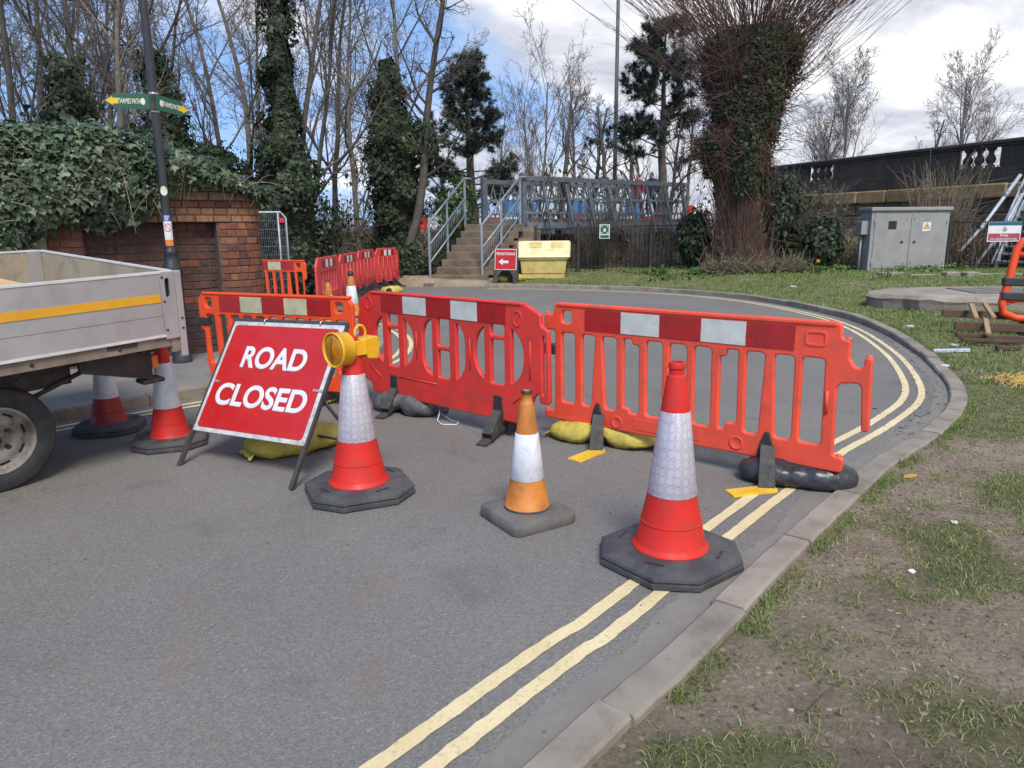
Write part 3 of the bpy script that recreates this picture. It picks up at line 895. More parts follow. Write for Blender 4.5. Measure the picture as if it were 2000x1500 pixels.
x, y = scatter(1900, 0.4, 5.0, 1.1, 6.5, lambda x, y: verge_ok(x, y) & (turf_mask(x, y) < 0.6) & (rs.rand(len(x)) < sstep(2.6, 0.2, dist_to(KRc, x, y))))
prop(chips('gravel', np.stack([x, y, ground_z(x, y) - 0.001], 1), 0.0088, 0.5, M['pebble'], rs), 'pale pebbles trodden into the bare soil verge', 'gravel', kind='stuff')
x, y = scatter(34000, 0.3, 6.0, 1.1, 7.5, lambda x, y: verge_ok(x, y) & (turf_mask(x, y) < 0.9))
prop(chips('leaf_litter', np.stack([x, y, ground_z(x, y) + 0.001], 1), 0.0080, 0.35, M['litter'], rs), 'brown leaf crumbs and twig bits on the soil', 'leaf litter', kind='stuff')
# crumbs that gather in the road gutter on the outside of the bend
kb = resample(KR[(KR[:, 1] > 5.2) & (KR[:, 1] < 13)], 0.012)
kn = normals(kb)
q = kb + kn * np.abs(rs.randn(len(kb)) * 0.16 + 0.05)[:, None] + rs.randn(len(kb), 2) * 0.02
prop(chips('leaf_litter', np.stack([q[:, 0], q[:, 1], np.full(len(q), 0.004)], 1), 0.011, 0.3, M['litter'], rs), 'dark leaf crumbs swept into the gutter of the bend', 'leaf litter', kind='stuff')
x, y = scatter(420, -4, 2.5, 1.6, 9, lambda x, y: inside(NPOLY, x, y))
prop(chips('leaf_litter', np.stack([x, y, np.full(len(x), 0.002)], 1), 0.007, 0.4, M['litter'], rs), 'scattered specks of grit and leaf on the asphalt', 'leaf litter', kind='stuff')

# ================================================================ traffic cones
def octagon(a, c):
    return [(-a + c, -a), (a - c, -a), (a, -a + c), (a, a - c), (a - c, a), (-a + c, a), (-a, a - c), (-a, -a + c)]


def loft(rings, mi=0, close=True):
    """stack of equal outlines [(poly, z)]"""
    mb = MB(); n = len(rings[0][0]); vs = []; fs = []
    for poly, z in rings: vs += [(x, y, z) for x, y in poly]
    for i in range(len(rings) - 1):
        for j in range(n):
            a, b = i * n + j, i * n + (j + 1) % n
            fs.append((a, b, b + n, a + n))
    if close: fs.append(tuple(range(n - 1, -1, -1))); fs.append(tuple(range((len(rings) - 1) * n, len(rings) * n)))
    return mb.add(vs, fs, mi)


def big_cone(name, loc, rz, label, body_m, sleeve_m, base_m, H=1.0, group='traffic cones', lean=(0, 0), base_a=0.315, base_c=0.15):
    k = H / 1.0
    t = empty(name, loc, rz, label, 'traffic cone', group)
    t.rotation_euler = (lean[0], lean[1], rz)
    o = lambda a: octagon(a * k, base_c * k * (a / base_a))
    b = loft([(o(base_a - 0.012), 0.0), (o(base_a), 0.010), (o(base_a), 0.030), (o(base_a - 0.010), 0.035), (o(base_a - 0.012), 0.040), (o(base_a - 0.002), 0.046),
              (o(base_a - 0.006), 0.060), (o(base_a - 0.03), 0.076), (o(0.21), 0.082)])
    base = b.build('base', base_m, t); sharp(base.data, 30)
    for an in (0.4, 1.97, 3.54, 5.1):               # cast hand slots
        c, s = math.cos(an), math.sin(an)
        MB().box((-0.045, -0.007, 0), (0.045, 0.007, 0.0035), mat=Matrix.Translation((c * 0.245 * k, s * 0.245 * k, 0.0805)) @ Matrix.Rotation(an + math.pi / 2, 4, 'Z')).build('hand_slot', M['black_plastic'], base)
    body = [(0.165, 0.080), (0.186, 0.080), (0.188, 0.086), (0.184, 0.094), (0.174, 0.102), (0.167, 0.114), (0.1478, 0.212), (0.1498, 0.2135), (0.1498, 0.2195), (0.1462, 0.221), (0.117, 0.36),
            (0.069, 0.765), (0.0465, 0.925), (0.0440, 0.935), (0.0360, 0.941), (0.0355, 0.965), (0.0405, 0.972), (0.0410, 0.99), (0.037, 1.0), (0.026, 1.0), (0.026, 0.95)]
    sharp(MB().lathe([(r * k, z * k) for r, z in body], 40).build('body', body_m, t).data, 28)
    sl = [(0.1165, 0.356), (0.1190, 0.357), (0.1190, 0.36), (0.0712, 0.765), (0.0695, 0.767)]
    MB().lathe([(r * k, z * k) for r, z in sl], 40).build('reflective_sleeve', sleeve_m, t)
    return t


def square_cone(name, loc, rz, label, H=0.75, group='traffic cones', dusty=True, collar=None, cat='traffic cone', plain_top=True):
    k = H / 0.75
    t = empty(name, loc, rz, label, cat, group)
    q = lambda a: rounded([(-a * k, -a * k), (a * k, -a * k), (a * k, a * k), (-a * k, a * k)], 0.055 * k, 4)
    b = loft([(q(0.203), 0.0), (q(0.208), 0.012), (q(0.208), 0.050), (q(0.198), 0.068), (q(0.18), 0.074), (q(0.12), 0.078)])
    sharp(b.build('base', M['cone_base_dusty'] if dusty else M['cone_base'], t).data, 30)
    prof = [(0.128, 0.075), (0.131, 0.078), (0.131, 0.092), (0.124, 0.098), (0.094, 0.255), (0.062, 0.51), (0.038, 0.675), (0.034, 0.683), (0.029, 0.688), (0.0275, 0.73), (0.031, 0.733), (0.031, 0.748), (0.022, 0.75), (0.022, 0.70)]
    MB().lathe([(r * k, z * k) for r, z in prof], 32).build('body', M['cone_orange'], t)
    MB().lathe([(0.0965 * k, 0.25 * k), (0.0980 * k, 0.252 * k), (0.0645 * k, 0.51 * k), (0.062 * k, 0.512 * k)], 32).build('reflective_sleeve', M['sleeve'], t)
    if collar:
        MB().lathe([(0.041 * k, 0.655 * k), (0.044 * k, 0.657 * k), (0.042 * k, 0.72 * k), (0.035 * k, 0.722 * k)], 24).build('collar', M['black_plastic'], t)
    else:
        MB().lathe([(0.0315 * k, 0.734 * k), (0.0325 * k, 0.736 * k), (0.0322 * k, 0.7515 * k), (0.0235 * k, 0.7525 * k), (0.0225 * k, 0.70 * k)], 24).build('rim', M['black_plastic'], t)
    MB().lathe([(0.132 * k, 0.077), (0.1335 * k, 0.079), (0.1325 * k, 0.088), (0.131 * k, 0.09)], 32).build('foot_ring', M['cone_base'], t)
    return t


big_cone('traffic_cone', (0.775, 3.30, 0), R(38), 'tall bright red cone with honeycomb sleeve standing on the yellow lines by the kerb', M['cone_red'], M['sleeve_hex'], M['cone_base'])
big_cone('traffic_cone', (-0.965, 4.27, 0), R(24), 'tall red cone that carries the yellow hazard lamp, beside the ROAD CLOSED sign', M['cone_red'], M['sleeve_hex'], M['cone_base'])
square_cone('traffic_cone', (0.08, 3.83, 0), R(32), 'scuffed orange cone with plain white sleeve and square grey base, between the tall red ones')
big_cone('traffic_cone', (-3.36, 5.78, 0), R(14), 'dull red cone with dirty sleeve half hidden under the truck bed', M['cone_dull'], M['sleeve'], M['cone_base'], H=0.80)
big_cone('traffic_cone', (-2.66, 5.37, 0), R(20), 'red cone with clean white sleeve just behind the truck tail', M['cone_red'], M['sleeve'], M['cone_base'], H=0.84)
square_cone('traffic_cone', (-3.07, 12.1, 0), R(10), 'small faded orange cone in front of the nearest far red barrier', H=0.80, dusty=False)
square_cone('traffic_cone', (-2.88, 13.0, 0), R(40), 'small orange cone with a black collar seen between the two front barriers', H=0.92, dusty=False, collar=True)

# flashing hazard lamp hung over the cone top
hl = empty('hazard_lamp', (-0.965, 4.27, 0.925), R(-41), 'yellow road hazard lamp with round amber lens on top of the red cone', 'hazard lamp')
RX = Matrix.Rotation(math.pi / 2, 4, 'X')            # lathe axis z -> -y
MB().lathe([(0.055, 0.015), (0.092, 0.030), (0.101, 0.045), (0.101, 0.118), (0.105, 0.120), (0.105, 0.136), (0.098, 0.136), (0.096, 0.122)], 40, mat=RX).build('housing', M['lamp_yellow'], hl)
def make_lens():
    m, ns, ls, b = nodes('amber_lamp_lens')
    tc = ns.new('ShaderNodeTexCoord')
    mp = ns.new('ShaderNodeMapping'); mp.inputs['Scale'].default_value = (1, 1, 0.35); ls.new(tc.outputs['Object'], mp.inputs[0])
    vo = ns.new('ShaderNodeTexVoronoi'); vo.inputs['Scale'].default_value = 90; ls.new(mp.outputs[0], vo.inputs['Vector'])
    c = n_ramp(ns, ls, n_noise(ns, ls, tc.outputs['Object'], 14, 6), [(0.3, (0.34, 0.12, 0.006)), (0.7, (0.62, 0.26, 0.012))])
    ls.new(c, b.inputs['Base Color']); b.inputs['Roughness'].default_value = 0.16; b.inputs['Coat Weight'].default_value = 0.4
    n_bump(ns, ls, b, vo.outputs['Distance'], 0.5, 0.004)
    return m
M['lens'] = make_lens()
lens = MB().lathe([(0.097, 0.124), (0.085, 0.131), (0.06, 0.137), (0.03, 0.140), (0.0005, 0.141)], 36, mat=RX).build('lens', M['lens'], hl)
MB().tube([(0.002, -0.140, -0.085), (0.0, -0.146, -0.03), (-0.002, -0.146, 0.03), (0.0, -0.139, 0.085)], 0.0022, 6).build('lens_rib', M['chassis'], lens)
# collar over the cone and battery box behind, notched where the cone passes
box = plate([rounded([(0.050, -0.030), (0.085, -0.075), (0.160, -0.085), (0.180, 0.0), (0.165, 0.055), (0.045, 0.050), (0.045, 0.02)], 0.008, 3)], 0.10, 0.006)
box.materials.clear(); box.materials.append(M['lamp_yellow']); sharp(box, 35)
link('battery_box', box, hl, loc=(0, 0, 0), rot=(0, 0, math.pi / 2))
for sx in (-1, 1):
    MB().box((sx * 0.058 - 0.006, -0.05, -0.045), (sx * 0.058 + 0.006, 0.07, 0.045), bev=0.003).build('side_bracket', M['lamp_yellow'], hl)
loop = [(0.030, 0.045 + 0.052 * math.cos(a) * 0.75, 0.082 + 0.050 * math.sin(a)) for a in np.linspace(-0.9, math.pi + 0.9, 18)]
MB().tube(loop, 0.0085, 8).build('carry_loop', M['lamp_yellow'], hl)
MB().tube([(-0.045, 0.06, 0.055), (-0.045, 0.06, 0.068)], 0.008, 8).build('switch', M['black_plastic'], hl)


# ================================================================ plastic barriers
def slot(x0t, x1t, zt, x0b, x1b, zb, r=0.03):
    return rounded([(x0b, zb), (x1b, zb), (x1t, zt), (x0t, zt)], r, 4)


def foil_row(parent, x0, x1, z0, z1, mats, n=5, y=-0.0235, skew=0.0, fr=None):
    e = fr or [i / n for i in range(n + 1)]
    for i in range(n):
        a, b = x0 + (x1 - x0) * e[i], x0 + (x1 - x0) * e[i + 1]
        MB().box((a + 0.0006, y - 0.0022, z0), (b - 0.0006, y, z1)).build('reflective_panel', mats[i % 2], parent)


def arched_foot(parent, u, m_top, m_tip, z_in=0.24, wid=0.098, reach=0.40, rot=0.0, both=True, clip=True, swivel=None):
    """rubber foot bridge under a barrier, tips on the ground in front and behind"""
    f = MB()
    if swivel is not None: sec = [(-0.25, 0.014, 0.02), (-0.245, 0.014, 0.03), (-0.20, 0.014, 0.085), (-0.055, 0.05, z_in), (0.055, 0.05, z_in), (0.20, 0.004, 0.085), (0.245, 0.003, 0.03), (0.25, 0.003, 0.02)]; both = False
    else: sec = [(-reach, 0.003, 0.022), (-reach + 0.13, 0.003, 0.030), (-0.22, 0.003, 0.075), (-0.05, 0.06, z_in), (0.05, 0.06, z_in), (0.22, 0.003, 0.075), (reach - 0.13, 0.003, 0.030), (reach, 0.003, 0.022)]
    def strip(ss, mb):
        n = len(ss); vs = []
        for i, (y, lo, hi) in enumerate(ss):
            w = wid / 2 * (1.0 if abs(y) > 0.1 else 0.86)
            vs += [(-w, y, lo), (w, y, lo), (w, y, hi), (-w, y, hi)]
        fs = [(0, 1, 2, 3), ((n - 1) * 4 + 3, (n - 1) * 4 + 2, (n - 1) * 4 + 1, (n - 1) * 4)]
        for i in range(n - 1):
            for j in range(4):
                a = i * 4 + j; b = i * 4 + (j + 1) % 4
                fs.append((a, a + 4, b + 4, b))
        return mb.add(vs, fs)
    o = strip(sec[1:-1], MB()).build('foot', m_top, parent, loc=(u, 0, 0), rot=(0, 0, rot))
    tip = strip([(-reach, 0.003, 0.016), (-reach + 0.02, 0.002, 0.020), (-reach + 0.134, 0.002, 0.033)], MB())
    if swivel is not None:                             # steel plate under the foot, turned on its own
        tip = MB().hexa([(-0.060, -0.25, 0.002), (0.060, -0.25, 0.002), (0.044, 0.05, 0.002), (-0.044, 0.05, 0.002)], [(-0.058, -0.248, 0.010), (0.058, -0.248, 0.010), (0.042, 0.05, 0.028), (-0.042, 0.05, 0.028)])
    tp_ = tip.build('foot_tip', m_tip, o)
    if swivel is not None: tp_.location = (0, -0.235, 0); tp_.rotation_euler = (0, 0, swivel)
    if both: strip([(reach - 0.134, 0.002, 0.033), (reach - 0.02, 0.002, 0.020), (reach, 0.003, 0.016)], MB()).build('foot_tip', m_tip, o)
    return o


def slat_barrier(loc, rz, label, m, mats, feet, L=2.106, ends=True, group='plastic safety barriers', foot_m=None, tip_m=None, hook=True, tilt=(0, 0), clip_left=False):
    """barrier with upright slots: outline measured along its length (m) and height above ground (m)"""
    t = empty('safety_barrier', loc, rz, label, 'barrier', group)
    t.rotation_euler = (tilt[0], tilt[1], rz)
    if hook:
        out = [(-0.06, 0.14), (2.175, 0.14), (2.185, 0.235), (2.118, 0.245), (2.108, 0.665), (2.13, 0.695), (2.225, 0.705), (2.243, 0.68), (2.262, 0.42), (2.305, 0.42), (2.29, 0.865), (2.247, 0.865), (2.245, 0.80),
               (2.20, 0.80), (2.165, 0.85), (2.165, 0.955), (2.115, 0.965), (2.108, 1.058), (0.025, 1.062), (0.02, 0.965), (-0.07, 0.965), (-0.07, 0.845), (0.035, 0.845), (0.035, 0.21), (-0.065, 0.20)]
        rad = [0.03, 0.03, 0.03, 0.02, 0.03, 0.03, 0.02, 0.02, 0.02, 0.02, 0.02, 0.02, 0.03, 0.03, 0.03, 0.02, 0.02, 0.035, 0.05, 0.02, 0.015, 0.015, 0.02, 0.02, 0.02]
    else:
        out = [(0.10, 0.14), (2.00, 0.14), (2.05, 0.30), (2.06, 0.66), (2.12, 0.70), (2.12, 0.985), (2.04, 1.06), (0.07, 1.06), (-0.01, 0.985), (-0.01, 0.70), (0.05, 0.66), (0.05, 0.30)]
        rad = 0.045
    holes = []
    xt = [(0.096, 0.217), (0.282, 0.400), (0.457, 0.582), (0.638, 0.766), (0.824, 0.950), (1.004, 1.132), (1.187, 1.310), (1.370, 1.492), (1.545, 1.668), (1.725, 1.850), (1.897, 2.029)]
    for i, (a, b) in enumerate(xt):
        ab, bb = a + 0.010, b + 0.012
        if i == 1: bb -= 0.040
        if i == 2: ab += 0.028
        if i == 8: bb -= 0.030
        if i == 9: ab += 0.020
        zb = 0.285 + 0.010 * i / 10
        if not hook and i in (0, 10): zb = 0.33
        if hook and i in (3, 7):                       # notched corners with the small fixing tabs
            if i == 3: p = [(ab, zb), (bb, zb), (b, 0.832), (a + 0.055, 0.832), (a + 0.055, 0.80), (a, 0.795)]; p = [(ab, zb + 0.035), (ab + 0.05, zb + 0.03), (ab + 0.055, zb), (bb, zb), (b, 0.79), (a + 0.075, 0.795), (a + 0.07, 0.832), (a, 0.832)]
            else: p = [(ab, zb), (ab + 0.045, zb), (ab + 0.05, zb + 0.05), (bb, zb + 0.05), (b, 0.832), (a + 0.045, 0.832), (a + 0.04, 0.785), (a, 0.78)]
            holes.append(rounded(p, 0.018, 3))
        else:
            holes.append(slot(a, b, 0.832, ab, bb, zb))
    holes.append(rounded([(0.098, 0.905), (0.192, 0.905), (0.192, 1.0), (0.098, 1.0)], 0.028, 4))
    if not hook: holes.append(rounded([(1.90, 0.905), (1.995, 0.905), (1.995, 1.0), (1.90, 1.0)], 0.028, 4))
    panel = plate_obj('panel', [rounded(out, rad, 4)] + holes, 0.042, 0.011, m, t, res=2)
    foil_row(t, 0.312, 1.846, 0.868, 1.022, mats)
    # moulded raised rim along the top, dished studs, name plate and recess
    MB().box((0.06, -0.030, 1.030), (2.085, 0.030, 1.060), bev=0.008).build('top_rib', m, t)
    for cx, cz in ((0.60, 0.205), (1.515, 0.215)):
        MB().lathe([(0.047, 0.0), (0.047, 0.005), (0.041, 0.006), (0.034, 0.001), (0.0005, 0.0005)], 24, mat=Matrix.Translation((cx, -0.0205, cz)) @ RX).build('stud', m, t)
    plate_obj('name_plate', [rounded([(0.74, 0.172), (1.26, 0.180), (1.26, 0.262), (0.74, 0.255)], 0.01, 2)], 0.005, 0.001, m, t, loc=(0, -0.0215, 0))
    if hook:
        plate_obj('handle_recess', [rounded([(1.905, 0.905), (2.035, 0.905), (2.035, 1.0), (1.905, 1.0)], 0.03, 4), rounded([(1.92, 0.92), (2.02, 0.92), (2.02, 0.985), (1.92, 0.985)], 0.02, 4)], 0.008, 0.002, m, t, loc=(0, -0.0225, 0))
        for q in ((-0.045, 0.965), (-0.045, 0.20), (2.15, 0.955), (2.15, 0.235), (2.268, 0.86)):
            MB().tube([(q[0], 0, q[1] - 0.01), (q[0], 0, q[1] + 0.018)], 0.0155, 12).build('hinge_pin', m, t)
        MB().tube([(2.062, -0.024, 0.50), (2.058, -0.024, 0.64)], 0.0105, 8).build('side_lug', m, t)
    for (fu, rot, *sw) in feet:
        arched_foot(t, fu, foot_m or M['grey_rubber'], tip_m or M['yellow'], rot=rot, swivel=sw[0] if sw else None)
        if hook:
            plate_obj('foot_clip', [rounded([(fu - 0.062, 0.13), (fu + 0.062, 0.13), (fu + 0.04, 0.25), (fu + 0.012, 0.325), (fu - 0.012, 0.325), (fu - 0.04, 0.25)], 0.012, 3)], 0.066, 0.004, M['black_plastic'], t)
        else:
            MB().box((fu - 0.03, -0.035, 0.10), (fu + 0.03, 0.035, 0.36), bev=0.006).build('foot_clip', M['black_plastic'], t)
    return t


RW = (M['foil_red'], M['foil_white']); RC = (M['foil_red'], M['foil_cream'])
b1 = slat_barrier((0.32, 5.53, 0), R(-39.2), 'orange-red barrier with a hooked free end, nearest the kerb and the tall cone', M['bar_orange'], RW, [(0.435, R(28), R(-34)), (1.715, R(22), R(-62))])
# black tie that joins it to its neighbour
MB().box((-0.15, -0.036, 0.655), (0.045, 0.036, 0.735), bev=0.008).build('joining_strap', M['black_plastic'], b1)
b3 = slat_barrier((-3.10, 7.16, 0.0), R(-23.2), 'bright orange barrier standing behind the ROAD CLOSED sign', M['bar_bright'], RC, [(0.42, 0), (1.68, 0)], hook=False, foot_m=M['black_plastic'])
b3.scale = (0.865, 1, 0.975)
MB().box((-0.035, -0.036, 0.72), (0.115, 0.036, 0.80), bev=0.008).build('joining_strap', M['black_plastic'], b3)
b4 = slat_barrier((-5.86, 14.65, 0.0), R(-22.7), 'bright orange barrier across the side street, past the end of the brick wall', M['bar_bright'], RC, [(0.42, 0), (1.68, 0)], hook=False, foot_m=M['black_plastic'])


def oval_barrier(loc, rz, label, m, mats, feet, group='plastic safety barriers', tilt=(0, 0)):
    t = empty('safety_barrier', loc, rz, label, 'barrier', group)
    t.rotation_euler = (tilt[0], tilt[1], rz)
    out = [(0.13, 0.14), (1.965, 0.14), (2.02, 0.22), (2.055, 0.36), (2.115, 0.42), (2.115, 0.33), (2.215, 0.335), (2.20, 0.88), (2.13, 0.92), (2.125, 1.0), (1.965, 1.075), (0.14, 1.075), (-0.03, 0.995), (-0.04, 0.86), (-0.06, 0.84), (-0.06, 0.34), (0.01, 0.25), (0.09, 0.23)]
    holes = []
    def cut(cx, cz, rx, rz_, pw, bars, cross, upper):
        """an oval opening crossed by two uprights and one rung"""
        full = oval(cx, cz, rx, rz_, 96, pw)
        def arc(x0, x1):
            up = sorted([p for p in full if p[1] >= cz and x0 < p[0] < x1]); lo = sorted([p for p in full if p[1] < cz and x0 < p[0] < x1])
            return up, lo
        (a0, a1), (c0, c1) = bars
        u, l = arc(-9, a0); holes.append(rounded([(a0, u[-1][1])] + u[::-1] + l + [(a0, l[-1][1])], 0.008, 2))
        u, l = arc(c1, 9); holes.append(rounded([(c1, l[0][1])] + l + u[::-1] + [(c1, u[0][1])], 0.008, 2))
        u, l = arc(a1, c0)
        holes.append(rounded([(a1, l[0][1]), (c0, l[-1][1]), (c0, cross[0]), (a1, cross[0])], 0.018, 3))
        holes.append(rounded([(a1, cross[1]), (c0, cross[1]), (c0, u[-1][1]), (a1, u[0][1])], 0.018, 3))
    cut(0.445, 0.65, 0.27, 0.235, 2.3, ((0.295, 0.375), (0.512, 0.59)), (0.755, 0.79), True)
    cut(1.083, 0.64, 0.258, 0.25, 3.2, ((0.948, 1.02), (1.16, 1.238)), (0.625, 0.66), True)
    cut(1.705, 0.66, 0.258, 0.238, 2.3, ((1.556, 1.628), (1.768, 1.84)), (0.775, 0.81), True)
    holes.append(rounded([(2.145, 0.40), (2.175, 0.40), (2.170, 0.84), (2.140, 0.84)], 0.01, 3))
    plate_obj('panel', [rounded(out, 0.03, 4)] + holes, 0.042, 0.010, m, t)
    foil_row(t, 0.295, 1.79, 0.902, 1.052, mats)
    MB().box((0.15, -0.030, 1.052), (1.95, 0.030, 1.078), bev=0.008).build('top_rib', m, t)
    for cx, cz in ((0.115, 0.965), (1.905, 0.955)):
        plate_obj('oval_recess', [oval(cx, cz, 0.048, 0.062, 24), oval(cx, cz, 0.036, 0.050, 24)], 0.008, 0.002, m, t, loc=(0, -0.0225, 0))
    for a, b in (((0.10, 0.40), (0.26, 0.295)), ((0.755, 0.52), (0.755, 0.76)), ((1.40, 0.50), (1.40, 0.76)), ((2.03, 0.50), (2.03, 0.80)), ((1.86, 0.295), (2.02, 0.42)), ((0.50, 0.33), (1.0, 0.33))):
        MB().tube([(a[0], -0.021, a[1]), (b[0], -0.021, b[1])], 0.006, 6).build('moulded_rib', m, t)
    for q in ((0.855, 0.83), (1.312, 0.83), (0.855, 0.455), (1.312, 0.455)):
        MB().lathe([(0.020, -0.006), (0.024, 0.0), (0.020, 0.006), (0.011, 0.006), (0.009, 0.0), (0.011, -0.006), (0.020, -0.006)], 16, mat=Matrix.Translation((q[0], 0, q[1])) @ RX).build('fixing_eye', m, t)
    for k, (fu, rot) in enumerate(feet):
        f = arched_foot(t, fu, M['grey_rubber'], M['grey_rubber'], z_in=0.22, wid=0.085, reach=0.31, rot=rot)
        plate_obj('foot_clip', [rounded([(fu - 0.055, 0.115), (fu + 0.055, 0.115), (fu + 0.055, 0.20), (fu + 0.042, 0.30), (fu + 0.048, 0.335), (fu - 0.048, 0.335), (fu - 0.042, 0.30), (fu - 0.055, 0.20)], 0.012, 3)], 0.06, 0.004, M['black_plastic'], t)
        for s in range(6):                             # ribbed skirt behind the foot
            MB().box((0.052, 0.03 + 0.04 * s, 0.012), (0.064, 0.052 + 0.04 * s, 0.20 - 0.022 * s)).build('foot_fin', M['grey_rubber'], f)
    return t


oval_barrier((-1.37, 6.62, 0), R(-41.5), 'red barrier with three oval openings in the middle of the row', M['bar_red'], RW, [(0.43, R(20)), (1.70, R(14))])


def rib_barrier(loc, rz, length, label, style, tilt=(0, 0)):
    """far barrier: chamfered panel, upright ribs and two white squares"""
    t = empty('safety_barrier', loc, rz, label, 'barrier', 'far red barriers beside the undergrowth')
    t.rotation_euler = (tilt[0], tilt[1], rz)
    L = length
    out = [(0.03, 0.14), (L - 0.03, 0.14), (L, 0.30), (L, 0.92), (L - 0.16, 1.08), (0.16, 1.08), (0, 0.92), (0, 0.30)]
    holes = []
    if style == 0:
        for cx in (L * 0.26, L * 0.5, L * 0.74):
            holes += [rounded([(cx - 0.19, 0.36), (cx - 0.05, 0.36), (cx - 0.05, 0.80), (cx - 0.19, 0.80)], 0.05, 3), rounded([(cx + 0.04, 0.36), (cx + 0.18, 0.36), (cx + 0.18, 0.80), (cx + 0.04, 0.80)], 0.05, 3)]
    else:
        n = 9
        for i in range(n):
            a = 0.14 + (L - 0.28) * i / n
            holes.append(rounded([(a + 0.02, 0.36), (a + 0.075, 0.36), (a + 0.075, 0.80), (a + 0.02, 0.80)], 0.02, 2))
    plate_obj('panel', [rounded(out, 0.03, 3)] + holes, 0.05, 0.010, M['bar_pink'], t, res=1)
    for i in range(5 if style else 0):
        u = 0.16 + (L - 0.32) * i / 4
        MB().tube([(u, -0.03, 0.20), (u, -0.03, 0.86)], 0.014, 6).build('moulded_rib', M['bar_pink'], t)
    foil_row(t, L * 0.22, L * 0.78, 0.875, 1.03, (M['foil_red'], M['white']), y=-0.0265, fr=[0, 0.25, 0.45, 0.58, 0.78, 1.0])
    for u in (0.35, L - 0.35):
        arched_foot(t, u, M['black_plastic'], M['black_plastic'], z_in=0.24)
    return t


def between(a, b): return math.atan2(b[1] - a[1], b[0] - a[0]), math.hypot(b[0] - a[0], b[1] - a[1])
FR = [(-3.80, 14.1), (-3.80, 16.05), (-3.80, 18.0), (-3.74, 19.95), (-3.27, 21.2)]
names = ['faded red barrier with broad openings, nearest of the far row', 'faded red barrier second in the far row, behind the black collared cone',
         'faded red barrier third in the far row, with the fallen feet in front', 'faded red barrier at the far end of the row, beside the ivy below the steps']
for i in range(4):
    an, L = between(FR[i], FR[i + 1])
    rib_barrier((*FR[i], 0.0 if i < 2 else 0.02), an, L - 0.03, names[i], 0 if i == 0 else 1)

# spare rubber feet dumped beside the far barriers
for k, (p, rz, tl, lab) in enumerate([((-3.30, 17.4, 0.0), R(60), 0.0, 'spare black barrier foot lying flat by the far barriers'),
                                      ((-2.90, 16.9, 0.0), R(-30), 0.0, 'spare black barrier foot nearest the road by the far barriers')]):
    t = empty('barrier_foot', p, rz, lab, 'barrier foot', 'spare barrier feet')
    MB().hexa([(-0.09, -0.42, 0), (0.09, -0.42, 0), (0.09, 0.42, 0), (-0.09, 0.42, 0)], [(-0.07, -0.40, 0.03), (0.07, -0.40, 0.03), (0.05, 0.05, 0.26 - 0.1 * k), (-0.05, 0.05, 0.26 - 0.1 * k)]).build('wedge', M['black_plastic'], t)
    MB().hexa([(-0.06, 0.0, 0.2 - 0.1 * k), (0.06, 0.0, 0.2 - 0.1 * k), (0.06, 0.12, 0.2 - 0.1 * k), (-0.06, 0.12, 0.2 - 0.1 * k)], [(-0.05, 0.0, 0.33 - 0.1 * k), (0.05, 0.0, 0.33 - 0.1 * k), (0.05, 0.08, 0.36 - 0.1 * k), (-0.05, 0.08, 0.36 - 0.1 * k)]).build('spigot', M['black_plastic'], t)


